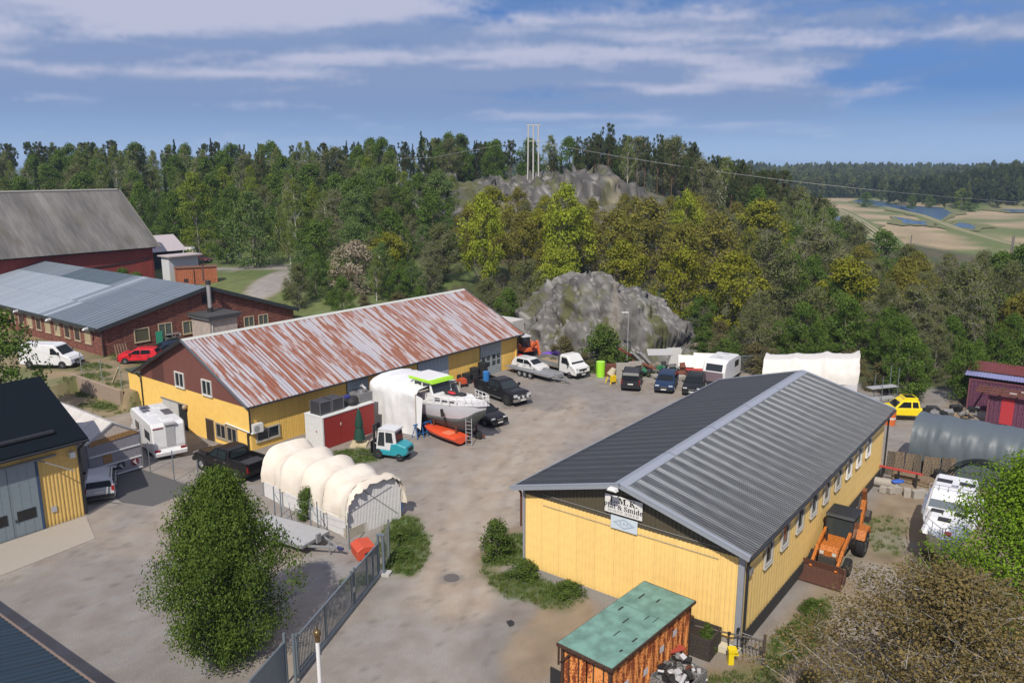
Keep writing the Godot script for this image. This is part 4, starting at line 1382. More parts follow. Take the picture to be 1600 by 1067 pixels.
func box_van(col: Material) -> Dictionary:
	return {"o": [[-2.7, 0.36], [-2.75, 1.0], [-2.72, 2.15], [-2.6, 2.28], [0.6, 2.3], [1.05, 2.2], [1.85, 1.36], [2.45, 1.16], [2.68, 0.9], [2.75, 0.5], [2.6, 0.3], [-2.6, 0.3]],
		"w": 2.0, "belt": 1.3, "taper": 0.1, "col": col, "fg": [1.155, 2.1, 1.825, 1.4], "rg": [-2.735, 1.9, -2.75, 1.3], "wh": [1.75, -1.65, 0.34],
		"win": [[[0.95, 1.98], [1.55, 1.38], [0.62, 1.38], [0.62, 1.98]]],
		"hl": [2.5, 0.92, 0.26], "tl": [-2.7, 1.2, 0.5], "mir": [1.5, 1.5], "mirh": 0.3, "grille": [2.72, 0.72, 0.2, 0.9], "seams": [1.6, 0.5, -0.9], "handles": [0.72, -0.75]}

# heavy crew pick-up: hood, cab, open box
func pickup(called: String, label: String, at: Vector3, turn: float, col: Material, rough_look := false) -> Node3D:
	var o := thing(called, label, "pickup truck", at, turn)
	var w := 2.0
	var black := mat(0.014, 0.014, 0.015, 0.55)
	var glass := mat(0.02, 0.028, 0.03, 0.05)
	var chrome := mat(0.5, 0.5, 0.5, 0.2, 0.9)
	block("body", [[-3.05, 0.62], [-3.1, 1.22], [1.15, 1.25], [2.55, 1.2], [2.88, 1.08], [2.95, 0.62], [2.8, 0.5], [-2.9, 0.5]], w, col, o, 0.07)
	block("hood", [[1.05, 1.2], [1.15, 1.3], [2.4, 1.27], [2.75, 1.14], [2.75, 1.1]], w - 0.5, col, o, 0.05)
	block("cab", [[-0.95, 1.2], [-0.88, 1.86], [-0.6, 1.93], [0.35, 1.93], [0.6, 1.85], [1.35, 1.24]], w - 0.04, col, o, 0.06, Vector3.ZERO, 1.25, 0.3)
	for p in [[[0.42, 1.8], [1.06, 1.3], [0.2, 1.3], [0.2, 1.8]], [[0.1, 1.8], [0.1, 1.3], [-0.72, 1.3], [-0.72, 1.8]]]: side_plate("side_window", p, w - 0.04, 1.25, 0.3, 0.006, glass, o)
	slope_plate("windshield", Vector2(0.66, 1.8), Vector2(1.28, 1.3), w, 1.25, 0.3, 0.14, glass, o)
	slope_plate("rear_window", Vector2(-0.9, 1.8), Vector2(-0.96, 1.35), w, 1.25, 0.3, 0.3, glass, o)
	for z in [1.0, -1.0]:
		slab("bed_side", Vector3(-2.02, 1.32, z * 0.92), Vector3(2.05, 0.26, 0.14), col, o)
		slab("headlight", Vector3(2.86, 0.98, z * 0.74), Vector3(0.12, 0.22, 0.4), mat(0.52, 0.53, 0.55, 0.12), o)
		slab("tail_light", Vector3(-3.06, 1.05, z * 0.9), Vector3(0.07, 0.4, 0.16), mat(0.25, 0.01, 0.012, 0.2), o)
		slab("mirror", Vector3(1.0, 1.42, z * 1.16), Vector3(0.12, 0.26, 0.24), black, o)
		slab("running_board", Vector3(0.1, 0.48, z * 1.0), Vector3(2.3, 0.07, 0.2), chrome if not rough_look else black, o)
		for x in [0.14, -0.85]: slab("door_seam", Vector3(x, 0.9, z * 1.0), Vector3(0.02, 0.6, 0.008), black, o)
		for x in [0.3, -0.68]: slab("door_handle", Vector3(x, 1.08, z * 1.01), Vector3(0.22, 0.04, 0.03), chrome, o)
		for x in [1.95, -1.95]:
			var b := MB.new()
			b.tube(Vector3(x, 0.46, z * 0.72), Vector3(x, 0.46, z * 1.03), 0.55, 0.55, 20)
			obj("wheel_arch", b, black, o)
			wheel_on(o, Vector3(x, 0.42, z * 0.92), 0.42, 0.3, rough_look)
	slab("tailgate", Vector3(-3.06, 1.2, 0), Vector3(0.1, 0.46, 1.8), col, o)
	slab("bed_floor", Vector3(-2.02, 1.2, 0), Vector3(2.0, 0.06, 1.76), mat(0.03, 0.03, 0.032, 0.8), o)
	slab("front_bumper", Vector3(2.95, 0.62, 0), Vector3(0.22, 0.26, 1.96), chrome if not rough_look else black, o)
	slab("grille", Vector3(2.94, 0.96, 0), Vector3(0.06, 0.3, 1.0), black, o)
	slab("grille_bar", Vector3(2.98, 0.96, 0), Vector3(0.02, 0.3, 0.06), chrome, o)
	slab("grille_bar", Vector3(2.98, 0.98, 0), Vector3(0.02, 0.05, 1.0), chrome, o)
	slab("number_plate", Vector3(3.07, 0.6, 0), Vector3(0.02, 0.12, 0.52), mat(0.60, 0.60, 0.58, 0.4), o)
	if not rough_look:
		for z in [-0.5, 0.0, 0.5]:
			var b := MB.new()
			b.tube(Vector3(3.0, 0.86, z), Vector3(3.1, 0.86, z), 0.1, 0.12, 12)
			obj("spot_lamp", b, mat(0.52, 0.53, 0.55, 0.15), o)
	return o

func flatbed_truck() -> void:
	var o := thing("flatbed_truck", "white cab truck with an open dropside bed parked before the rock", "truck", on(4.9, -79.0), face(3.6, 4.2))
	var white := paint(0.62, 0.62, 0.61)
	var grey := mat(0.30, 0.30, 0.29, 0.6, 0.1, T.wear, 0.8)
	var glass := mat(0.012, 0.015, 0.018, 0.05)
	var black := mat(0.014, 0.014, 0.015, 0.6)
	block("cab", [[0.85, 0.5], [0.85, 2.1], [1.0, 2.25], [1.75, 2.27], [2.05, 2.18], [2.62, 1.42], [3.15, 1.18], [3.32, 0.85], [3.35, 0.45], [3.1, 0.38]], 2.0, white, o, 0.08, Vector3.ZERO, 1.35, 0.14)
	side_plate("side_window", [[1.9, 2.0], [2.35, 1.42], [1.2, 1.42], [1.2, 2.0]], 2.0, 1.35, 0.14, 0.006, glass, o)
	slope_plate("windshield", Vector2(2.08, 2.1), Vector2(2.58, 1.46), 2.0, 1.35, 0.14, 0.12, glass, o)
	slab("grille", Vector3(3.3, 0.9, 0), Vector3(0.1, 0.26, 1.0), black, o)
	slab("front_bumper", Vector3(3.33, 0.55, 0), Vector3(0.16, 0.26, 1.9), black, o)
	for z in [1.0, -1.0]:
		slab("headlight", Vector3(3.2, 1.0, z * 0.76), Vector3(0.16, 0.3, 0.34), mat(0.52, 0.53, 0.55, 0.12), o)
		slab("mirror", Vector3(2.3, 1.55, z * 1.2), Vector3(0.12, 0.34, 0.2), black, o)
		slab("extra_lamp", Vector3(3.42, 0.78, z * 0.3), Vector3(0.06, 0.16, 0.3), mat(0.60, 0.60, 0.57, 0.15), o)
		for x in [2.35, -1.5]:
			wheel_on(o, Vector3(x, 0.35, z * 0.88), 0.35, 0.26, false)
	slab("number_plate", Vector3(3.42, 0.5, 0), Vector3(0.02, 0.12, 0.52), mat(0.60, 0.60, 0.58, 0.4), o)
	for z in [0.45, -0.45]: slab("chassis_rail", Vector3(-0.9, 0.62, z), Vector3(4.0, 0.2, 0.1), black, o)
	slab("bed_floor", Vector3(-1.15, 0.85, 0), Vector3(3.9, 0.1, 2.1), mat(0.34, 0.26, 0.16, 0.9, 0.0, T.rough, 0.5), o)
	for z in [1.05, -1.05]:
		for k in 3: slab("dropside", Vector3(-2.45 + k * 1.3, 1.08, z), Vector3(1.28, 0.42, 0.05), grey, o)
	slab("tailboard", Vector3(-3.1, 1.08, 0), Vector3(0.05, 0.42, 2.1), grey, o)
	slab("headboard", Vector3(0.78, 1.45, 0), Vector3(0.06, 1.2, 2.0), mat(0.10, 0.10, 0.10, 0.6), o)

func build_vehicles() -> void:
	var black := paint(0.012, 0.012, 0.014, 0.25)
	pickup("pickup_truck", "big black pickup with spotlights on its bumper parked by the long shed", on(-0.9, -69.6), face(0.62, 0.785), black)
	pickup("pickup_truck", "black pickup with a dusty bonnet parked by the long shed's office corner", on(-19.4, -51.9), face(-0.82, -0.57), mat(0.010, 0.009, 0.008, 0.3, 0.0, T.wear, 0.3), true)
	flatbed_truck()
	auto("parked_car", "dark grey van-like car seen from behind, first of the row by the rock", "car", on(11.55, -73.9), face(0.22, -0.97), wagon_van(paint(0.028, 0.03, 0.034)), "cars parked under the rock")
	auto("parked_car", "dark blue estate car facing the yard between a grey and a black car", "car", on(14.75, -73.3), face(-0.30, 0.95), estate(paint(0.012, 0.03, 0.075)), "cars parked under the rock")
	auto("parked_car", "black estate car facing the yard nearest the workshop roof", "car", on(17.2, -72.4), face(-0.32, 0.95), estate(paint(0.01, 0.011, 0.012)), "cars parked under the rock")
	auto("parked_car", "black saloon half hidden behind the white boat's bow", "car", on(-2.5, -63.2), face(0.66, 0.75), estate(black))
	auto("parked_car", "silver estate car seen from behind beside the left shed", "car", on(-26.75, -48.6), face(-0.42, -0.91), estate(paint(0.42, 0.43, 0.45)))
	auto("white_van", "white panel van parked along the brick workshop", "van", on(-45.2, -75.9), face(0.995, 0.1), box_van(paint(0.64, 0.65, 0.66)))
	var red := auto("red_car", "bright red hatchback with a crumpled bonnet by the brick gable", "car", on(-37.2, -77.4), face(-0.93, 0.12), hatch(paint(0.55, 0.012, 0.022)))
	var b := MB.new()
	b.prism(vecs([[0.9, 0.94], [1.25, 1.12], [1.75, 0.98], [2.05, 0.72], [1.6, 0.8]]), 1.4, 0.03)
	obj("crumpled_bonnet", b, paint(0.55, 0.012, 0.022), red)
	slab("bare_front_end", Vector3(1.9, 0.45, 0), Vector3(0.2, 0.4, 1.4), mat(0.02, 0.02, 0.02, 0.8), red)
	auto("parked_car", "dark blue car behind the red hatchback at the brick wall", "car", on(-35.6, -80.0), face(-0.8, 0.6), estate(paint(0.015, 0.03, 0.06)))
	auto("parked_car", "dark red car parked by the white camper beyond the barn", "car", on(-59.0, -150.0), face(0.9, 0.4), estate(paint(0.09, 0.02, 0.028)))
	auto("parked_car", "black car in front of the dark red car beyond the barn", "car", on(-58.6, -146.0), face(0.9, 0.1), hatch(black))
	auto("parked_car", "small white car seen behind the long trailer beside the shed's end", "car", on(1.9, -79.4), face(0.75, 0.66), hatch(paint(0.57, 0.57, 0.57)))
	# yellow crew cab without wheels
	var y := thing("yellow_pickup", "bright yellow pickup body standing behind the workshop's far end", "pickup truck", on(32.6, -63.6), face(-1.0, -0.1))
	var yel := paint(0.78, 0.60, 0.01)
	var glass := mat(0.012, 0.015, 0.018, 0.05)
	block("body", [[-1.2, 0.5], [-1.25, 1.15], [0.9, 1.15], [2.2, 1.05], [2.4, 0.55]], 1.7, yel, y, 0.06)
	block("cab", [[-1.1, 1.1], [-1.0, 1.72], [-0.8, 1.78], [0.3, 1.78], [0.95, 1.15]], 1.66, yel, y, 0.05, Vector3.ZERO, 1.15, 0.25)
	side_plate("side_window", [[0.25, 1.66], [0.72, 1.2], [-0.35, 1.2], [-0.35, 1.66]], 1.66, 1.15, 0.25, 0.006, glass, y)
	side_plate("side_window", [[-0.45, 1.66], [-0.45, 1.2], [-0.95, 1.2], [-0.88, 1.66]], 1.66, 1.15, 0.25, 0.006, glass, y)
	slope_plate("windshield", Vector2(0.36, 1.7), Vector2(0.9, 1.2), 1.66, 1.15, 0.25, 0.1, glass, y)
	block("roof_rack", [[-0.95, 1.78], [-0.9, 1.98], [0.15, 1.98], [0.2, 1.78]], 1.2, yel, y, 0.02)
	slab("roof_opening", Vector3(-0.38, 1.985, 0), Vector3(0.8, 0.02, 0.9), glass, y)
	for z in [1.0, -1.0]: wheel_on(y, Vector3(1.55, 0.34, z * 0.75), 0.34, 0.22, false)
	build_camping()
	build_machines()
	build_trailers()

func build_camping() -> void:
	# motorhome: tall white body, seen from its rear corner
	var o := thing("motorhome", "white motorhome with roof hatches parked along the red and yellow gable", "motorhome", on(-27.0, -57.5), face(-0.62, -0.785))
	var white := paint(0.65, 0.66, 0.67)
	var trim := mat(0.42, 0.42, 0.43, 0.4)
	var glass := mat(0.02, 0.024, 0.028, 0.06)
	block("body", [[-3.5, 0.55], [-3.6, 1.2], [-3.55, 2.65], [-3.35, 2.9], [1.9, 2.9], [2.5, 2.7], [2.7, 2.2], [2.1, 1.9], [2.1, 0.55], [0, 0.42]], 2.3, white, o, 0.1)
	block("cab", [[2.0, 0.5], [2.0, 2.1], [2.35, 2.1], [3.0, 1.35], [3.55, 1.1], [3.6, 0.5]], 2.0, white, o, 0.08)
	slope_plate("windshield", Vector2(2.42, 2.05), Vector2(2.98, 1.42), 2.0, 9.0, 0.0, 0.15, glass, o)
	side_plate("side_window", [[-2.9, 1.5], [-2.9, 2.15], [-1.5, 2.15], [-1.5, 1.5]], 2.3, 9.0, 0.0, 0.012, glass, o)
	side_plate("side_window", [[0.0, 1.6], [0.0, 2.2], [1.1, 2.2], [1.1, 1.6]], 2.3, 9.0, 0.0, 0.012, glass, o)
	side_plate("locker", [[-2.3, 0.65], [-2.3, 1.3], [-1.2, 1.3], [-1.2, 0.65]], 2.3, 9.0, 0.0, 0.012, mat(0.22, 0.27, 0.3, 0.4), o, [1.0])
	side_plate("door", [[-0.9, 0.6], [-0.9, 2.3], [-0.2, 2.3], [-0.2, 0.6]], 2.3, 9.0, 0.0, 0.012, mat(0.52, 0.52, 0.53, 0.4), o, [-1.0])
	slab("rear_panel", Vector3(-3.585, 1.95, 0.1), Vector3(0.06, 1.6, 0.62), mat(0.36, 0.36, 0.37, 0.45), o)
	slab("rear_spoiler", Vector3(-3.48, 2.82, 0.1), Vector3(0.5, 0.14, 0.8), trim, o)
	slab("rear_stripe", Vector3(-3.56, 2.55, -0.72), Vector3(0.05, 0.08, 0.7), mat(0.2, 0.01, 0.03, 0.4), o)
	block("rear_bumper", [[-3.75, 0.5], [-3.8, 0.75], [-3.6, 1.0], [-3.5, 0.45]], 2.3, white, o, 0.04)
	for z in [1.0, -1.0]:
		slab("tail_light", Vector3(-3.68, 0.92, z * 0.9), Vector3(0.1, 0.16, 0.4), mat(0.22, 0.015, 0.02, 0.2), o)
		for x in [2.7, -1.6]: wheel_on(o, Vector3(x, 0.34, z * 1.02), 0.34, 0.24, true)
	for s in [[-2.3, 0.2, 0.9, 0.8, 0], [-0.6, -0.3, 0.7, 0.6, 0], [1.0, 0.4, 0.5, 0.5, 0], [-0.9, 0.65, 1.3, 0.6, 1], [0.5, -0.55, 1.1, 0.5, 1], [1.2, -0.4, 0.8, 0.6, 1]]:
		slab("solar_panel" if s[4] else "roof_hatch", Vector3(s[0], 2.94, s[1]), Vector3(s[2], 0.1, s[3]), mat(0.10, 0.10, 0.12, 0.3) if s[4] else white, o)
	# red and white caravan behind the workshop ridge
	var c := thing("caravan", "white caravan with a red rear end between the parked cars and the workshop roof", "caravan", on(20.6, -75.6), face(-0.55, 0.84))
	block("body", [[-2.4, 0.5], [-2.5, 1.3], [-2.3, 2.2], [-1.6, 2.55], [1.5, 2.55], [2.2, 2.3], [2.5, 1.5], [2.4, 0.5]], 2.2, white, c, 0.08)
	block("red_end", [[-2.45, 0.6], [-2.55, 1.35], [-2.36, 2.2], [-2.2, 2.2], [-2.2, 0.6]], 2.1, mat(0.45, 0.03, 0.02, 0.4), c, 0.05, Vector3(-0.03, 0, 0))
	slope_plate("front_window", Vector2(2.24, 2.2), Vector2(2.48, 1.55), 2.2, 9.0, 0.0, 0.3, glass, c)
	slab("lower_panel", Vector3(2.47, 1.0, 0), Vector3(0.05, 0.9, 1.8), mat(0.16, 0.12, 0.14, 0.5), c)
	for x in [-0.9, 0.9]: slab("roof_hatch", Vector3(x, 2.58, 0), Vector3(0.5, 0.08, 0.5), trim, c)
	for z in [1.0, -1.0]:
		wheel_on(c, Vector3(0, 0.32, z * 1.0), 0.32, 0.2, true)
		side_plate("side_window", [[-1.6, 1.5], [-1.6, 2.1], [-0.4, 2.1], [-0.4, 1.5]], 2.2, 9.0, 0.0, 0.012, glass, c, [z])
	c = thing("camper", "long white camper parked beyond the barn's corner among trees", "motorhome", on(-64.0, -151.5), face(-0.93, 0.3))
	block("body", [[-3.6, 0.5], [-3.7, 1.6], [-3.5, 2.7], [2.3, 2.75], [3.2, 2.2], [3.6, 1.3], [3.7, 0.5]], 2.3, white, c, 0.1)
	slope_plate("windshield", Vector2(2.45, 2.6), Vector2(3.15, 2.2), 2.3, 9.0, 0.0, 0.2, glass, c)
	for x in [-2.6, -0.6, 1.2]: side_plate("side_window", [[x, 1.5], [x, 2.1], [x + 1.1, 2.1], [x + 1.1, 1.5]], 2.3, 9.0, 0.0, 0.012, glass, c)
	for z in [1.0, -1.0]:
		for x in [2.3, -1.8]: wheel_on(c, Vector3(x, 0.34, z * 1.02), 0.34, 0.24, true)
	var t := thing("goods_trailer", "small white covered trailer at the road's grass edge", "trailer", on(-52.5, -150.0), face(0.98, 0.1))
	block("cover", [[-1.2, 0.6], [-1.25, 1.6], [-0.9, 1.85], [0.9, 1.85], [1.25, 1.5], [1.2, 0.6]], 1.5, white, t, 0.12)
	slab("frame", Vector3(0.8, 0.5, 0), Vector3(4.4, 0.1, 0.3), mat(0.2, 0.2, 0.2, 0.6), t)
	for z in [1.0, -1.0]: wheel_on(t, Vector3(0, 0.3, z * 0.8), 0.3, 0.18, true)

func build_machines() -> void:
	var black := mat(0.014, 0.014, 0.015, 0.6)
	var glass := mat(0.03, 0.036, 0.038, 0.06)
	# forklift: rear (counterweight) towards the camera's right
	var o := thing("forklift", "teal forklift with a white cab parked beside the red shed", "forklift", on(-8.75, -54.6), face(-0.93, -0.36))
	var teal := paint(0.02, 0.27, 0.33)
	var white := paint(0.60, 0.61, 0.62)
	block("chassis", [[-1.25, 0.35], [-1.4, 0.6], [-1.35, 1.15], [-0.9, 1.3], [-0.3, 1.25], [-0.2, 0.75], [0.9, 0.7], [0.95, 0.3]], 1.25, teal, o, 0.07)
	block("counterweight", [[-1.5, 0.5], [-1.6, 0.75], [-1.5, 1.1], [-1.3, 1.18], [-1.2, 0.4]], 1.2, teal, o, 0.08)
	slab("radiator_grille", Vector3(-1.585, 0.85, 0), Vector3(0.05, 0.26, 0.6), black, o)
	block("cab", [[-0.75, 1.1], [-0.62, 2.15], [0.55, 2.2], [0.75, 2.1], [0.95, 0.7], [-0.25, 0.7]], 1.15, white, o, 0.05)
	side_plate("side_window", [[-0.5, 1.3], [-0.42, 2.05], [0.1, 2.05], [0.1, 1.3]], 1.15, 9.0, 0.0, 0.01, glass, o)
	side_plate("side_window", [[0.2, 1.0], [0.2, 2.05], [0.62, 2.02], [0.78, 1.0]], 1.15, 9.0, 0.0, 0.01, glass, o)
	slope_plate("rear_window", Vector2(-0.64, 2.05), Vector2(-0.73, 1.3), 1.15, 9.0, 0.0, 0.1, glass, o)
	slope_plate("front_window", Vector2(0.77, 2.0), Vector2(0.9, 1.0), 1.15, 9.0, 0.0, 0.1, glass, o)
	slab("cab_roof", Vector3(-0.02, 2.24, 0), Vector3(1.4, 0.08, 1.2), white, o)
	for z in [0.36, -0.36]:
		slab("mast_rail", Vector3(1.15, 1.25, z), Vector3(0.12, 2.3, 0.1), black, o)
		slab("inner_mast", Vector3(1.26, 1.2, z * 0.75), Vector3(0.1, 2.1, 0.08), mat(0.06, 0.06, 0.06, 0.5), o)
		slab("fork", Vector3(1.95, 0.08, z * 0.8), Vector3(1.2, 0.05, 0.12), mat(0.05, 0.05, 0.05, 0.5), o)
		pipe("tilt_ram", [Vector3(0.5, 0.7, z), Vector3(1.12, 1.1, z)], 0.04, mat(0.3, 0.3, 0.3, 0.3), o)
	for y in [2.36, 1.2, 0.4]: slab("mast_crossbar", Vector3(1.2, y, 0), Vector3(0.12, 0.1, 0.8), black, o)
	slab("load_backrest", Vector3(1.36, 0.75, 0), Vector3(0.06, 0.9, 1.1), black, o)
	for z in [1.0, -1.0]:
		wheel_on(o, Vector3(0.72, 0.36, z * 0.55), 0.36, 0.26, false)
		wheel_on(o, Vector3(-0.98, 0.3, z * 0.52), 0.3, 0.24, false)
	# backhoe loader beside the workshop's long wall, loader bucket towards the camera
	o = thing("backhoe_loader", "orange backhoe loader with a black cab and rusty front bucket along the yellow wall", "digger", on(17.6, -39.4), face(-0.60, 0.80))
	var orange := mat(0.62, 0.19, 0.025, 0.5, 0.0, T.wear, 0.8)
	var rusty := mat(0.13, 0.055, 0.035, 0.75, 0.0, T.wear, 0.9)
	var steel := mat(0.05, 0.045, 0.04, 0.6)
	slab("chassis", Vector3(0.4, 0.8, 0), Vector3(4.2, 0.45, 0.85), steel, o)
	block("bonnet", [[0.9, 0.95], [0.9, 1.62], [2.1, 1.5], [2.3, 1.3], [2.3, 0.85]], 0.95, orange, o, 0.06)
	slab("exhaust", Vector3(1.6, 1.9, 0.3), Vector3(0.08, 0.7, 0.08), black, o)
	block("cab", [[-0.9, 1.1], [-1.0, 2.45], [0.35, 2.45], [0.7, 1.45], [0.65, 1.1]], 1.4, black, o, 0.05)
	side_plate("side_window", [[-0.85, 1.5], [-0.9, 2.3], [-0.2, 2.3], [-0.15, 1.5]], 1.4, 9.0, 0.0, 0.01, glass, o)
	side_plate("side_window", [[-0.1, 1.4], [-0.12, 2.3], [0.28, 2.3], [0.56, 1.5]], 1.4, 9.0, 0.0, 0.01, glass, o)
	slope_plate("front_window", Vector2(0.39, 2.32), Vector2(0.67, 1.52), 1.4, 9.0, 0.0, 0.12, glass, o)
	block("cab_roof", [[-1.1, 2.45], [-1.05, 2.58], [0.4, 2.58], [0.5, 2.45]], 1.5, mat(0.022, 0.023, 0.025, 0.45), o, 0.05)
	for z in [0.62, -0.62]:
		var b := MB.new()
		b.bar(Vector3(0.6, 1.75, z), Vector3(1.9, 1.3, z), 0.14, 0.24)
		b.bar(Vector3(1.9, 1.3, z), Vector3(3.0, 0.55, z), 0.14, 0.24)
		obj("loader_arm", b, orange, o)
		pipe("lift_ram", [Vector3(0.8, 1.1, z * 0.9), Vector3(2.1, 1.15, z * 0.9)], 0.06, mat(0.35, 0.35, 0.35, 0.3, 0.5), o)
		block("rear_mudguard", [[-1.7, 1.15], [-1.45, 1.6], [-0.6, 1.6], [-0.3, 1.15], [-0.45, 1.12], [-0.7, 1.45], [-1.35, 1.45], [-1.58, 1.1]], 0.5, orange, o, 0.03, Vector3(0, 0, z * 1.45))
		wheel_on(o, Vector3(-1.0, 0.72, z * 1.45), 0.72, 0.42, false)
		wheel_on(o, Vector3(1.75, 0.46, z * 1.4), 0.46, 0.3, false)
		slab("headlight", Vector3(2.32, 1.18, z * 0.5), Vector3(0.06, 0.16, 0.2), mat(0.52, 0.52, 0.47, 0.2), o)
	block("front_bucket", [[2.9, 0.1], [2.85, 0.62], [3.0, 0.95], [3.05, 0.95], [2.98, 0.6], [3.05, 0.2], [3.75, 0.12], [3.75, 0.06]], 2.2, rusty, o, 0.02)
	for z in [1.08, -1.08]: block("bucket_cheek", [[2.9, 0.1], [2.87, 0.62], [3.03, 0.95], [3.3, 0.6], [3.75, 0.1]], 0.05, rusty, o, 0.01, Vector3(0, 0, z))
	slab("slew_frame", Vector3(-1.75, 0.85, 0), Vector3(0.3, 0.7, 1.9), orange, o)
	var b := MB.new()
	b.bar(Vector3(-1.85, 0.9, -0.5), Vector3(-2.5, 2.6, -0.5), 0.24, 0.34)
	obj("boom", b, orange, o)
	b = MB.new()
	b.bar(Vector3(-2.5, 2.6, -0.5), Vector3(-2.3, 3.25, -0.5), 0.2, 0.3)
	b.bar(Vector3(-2.3, 3.25, -0.5), Vector3(-2.95, 1.7, -0.48), 0.2, 0.26)
	obj("dipper", b, mat(0.30, 0.10, 0.03, 0.6, 0.0, T.wear, 0.8), o)
	pipe("boom_ram", [Vector3(-1.9, 1.6, -0.3), Vector3(-2.4, 2.8, -0.32)], 0.07, steel, o)
	block("rear_bucket", [[-3.2, 1.2], [-3.3, 1.7], [-2.9, 1.9], [-2.6, 1.6], [-2.7, 1.2]], 0.6, steel, o, 0.03, Vector3(0, 0, -0.5))
	for z in [0.9, -0.9]: slab("stabiliser_leg", Vector3(-1.9, 0.6, z), Vector3(0.14, 1.1, 0.14), steel, o)
	# orange excavator at the long shed's far end
	o = thing("excavator", "orange excavator with a white cab roof standing at the long shed's far end", "excavator", on(1.5, -84.2, 0.3), face(0.5, 0.85))
	var org := paint(0.62, 0.13, 0.04)
	block("house", [[-1.3, 0.9], [-1.35, 1.6], [-0.9, 1.85], [0.6, 1.75], [0.9, 1.2], [0.9, 0.9]], 2.0, org, o, 0.12)
	block("cab", [[-0.1, 1.6], [-0.1, 2.5], [0.8, 2.5], [1.0, 1.5]], 0.95, mat(0.02, 0.02, 0.022, 0.1), o, 0.04, Vector3(0, 0, 0.45))
	slab("cab_roof", Vector3(0.4, 2.58, 0.45), Vector3(1.1, 0.14, 1.05), white, o)
	slab("undercarriage", Vector3(0, 0.68, 0), Vector3(1.2, 0.4, 1.2), black, o)
	for z in [0.8, -0.8]: block("track", [[-1.3, 0.2], [-1.45, 0.4], [-1.3, 0.65], [1.3, 0.65], [1.45, 0.4], [1.3, 0.2], [1.2, 0.05], [-1.2, 0.05]], 0.42, black, o, 0.05, Vector3(0, 0, z))
	b = MB.new()
	b.bar(Vector3(0.9, 1.3, -0.2), Vector3(2.0, 2.2, -0.2), 0.2, 0.3)
	b.bar(Vector3(2.0, 2.2, -0.2), Vector3(2.5, 0.7, -0.2), 0.16, 0.22)
	obj("boom", b, org, o)
	o = thing("farm_tractor", "red tractor with dark wheels beside the excavator at the shed's end", "tractor", on(0.6, -82.0), face(0.75, 0.65))
	block("bonnet", [[0.2, 0.6], [0.2, 1.25], [1.4, 1.1], [1.45, 0.6]], 0.6, mat(0.5, 0.03, 0.02, 0.45), o, 0.06)
	slab("seat", Vector3(-0.5, 1.05, 0), Vector3(0.5, 0.5, 0.5), black, o)
	slab("red_box", Vector3(1.5, 1.0, 0.6), Vector3(0.5, 0.5, 0.6), mat(0.6, 0.05, 0.02, 0.5), o)
	for z in [0.6, -0.6]:
		wheel_on(o, Vector3(-0.5, 0.6, z), 0.6, 0.34, false)
		wheel_on(o, Vector3(1.1, 0.36, z), 0.36, 0.24, false)

func build_trailers() -> void:
	var galv := mat(0.30, 0.31, 0.32, 0.45, 0.35, T.dust, 0.7)
	var black := mat(0.014, 0.014, 0.015, 0.6)
	# flat car trailer by the fence
	var o := thing("flatbed_trailer", "galvanised two axle flatbed trailer by the fence", "trailer", on(-12.6, -41.3), face(0.83, 0.46))
	for k in 4: slab("deck_board", Vector3(-0.2, 0.66, -0.78 + k * 0.52), Vector3(4.6, 0.05, 0.51), mat(0.40, 0.40, 0.40, 0.5, 0.2, T.dust, 0.4), o)
	for z in [1.06, -1.06]: slab("side_rail", Vector3(-0.2, 0.6, z), Vector3(4.64, 0.16, 0.05), galv, o)
	for x in [-2.53, 2.12]: slab("end_rail", Vector3(x, 0.6, 0), Vector3(0.05, 0.16, 2.1), galv, o)
	var b := MB.new()
	b.bar(Vector3(1.9, 0.5, 0.7), Vector3(3.7, 0.5, 0), 0.08, 0.12)
	b.bar(Vector3(1.9, 0.5, -0.7), Vector3(3.7, 0.5, 0), 0.08, 0.12)
	obj("drawbar", b, galv, o)
	pipe("jockey_wheel_post", [Vector3(3.2, 0.1, 0.15), Vector3(3.2, 0.95, 0.15)], 0.04, galv, o)
	slab("coupling", Vector3(3.85, 0.52, 0), Vector3(0.4, 0.12, 0.12), mat(0.03, 0.035, 0.12, 0.5), o)
	slab("winch_post", Vector3(2.3, 0.75, 0), Vector3(0.12, 0.5, 0.3), galv, o)
	for z in [0.92, -0.92]:
		for x in [-0.95, -0.25]: wheel_on(o, Vector3(x, 0.3, z), 0.3, 0.2, true)
	# long triple axle trailer beside the white truck
	o = thing("long_trailer", "long low grey trailer with three axles beside the white truck", "trailer", on(2.5, -77.4), face(0.70, 0.72))
	for k in 4: slab("deck_board", Vector3(-0.2, 0.55, -0.72 + k * 0.48), Vector3(5.6, 0.05, 0.47), galv, o)
	for z in [1.0, -1.0]: slab("side_board", Vector3(-0.2, 0.66, z), Vector3(5.6, 0.24, 0.05), galv, o)
	slab("tail_ramp", Vector3(-3.3, 0.62, 0), Vector3(0.7, 0.06, 1.9), galv, o)
	b = MB.new()
	b.bar(Vector3(2.6, 0.45, 0.6), Vector3(4.4, 0.45, 0), 0.08, 0.12)
	b.bar(Vector3(2.6, 0.45, -0.6), Vector3(4.4, 0.45, 0), 0.08, 0.12)
	obj("drawbar", b, galv, o)
	slab("toolbox", Vector3(3.0, 0.72, 0), Vector3(0.5, 0.36, 0.9), galv, o)
	for z in [1.12, -1.12]:
		for x in [-1.3, -0.55, 0.2]: wheel_on(o, Vector3(x, 0.33, z), 0.33, 0.2, true)
		slab("mudguard", Vector3(-0.55, 0.7, z), Vector3(2.3, 0.04, 0.24), galv, o)
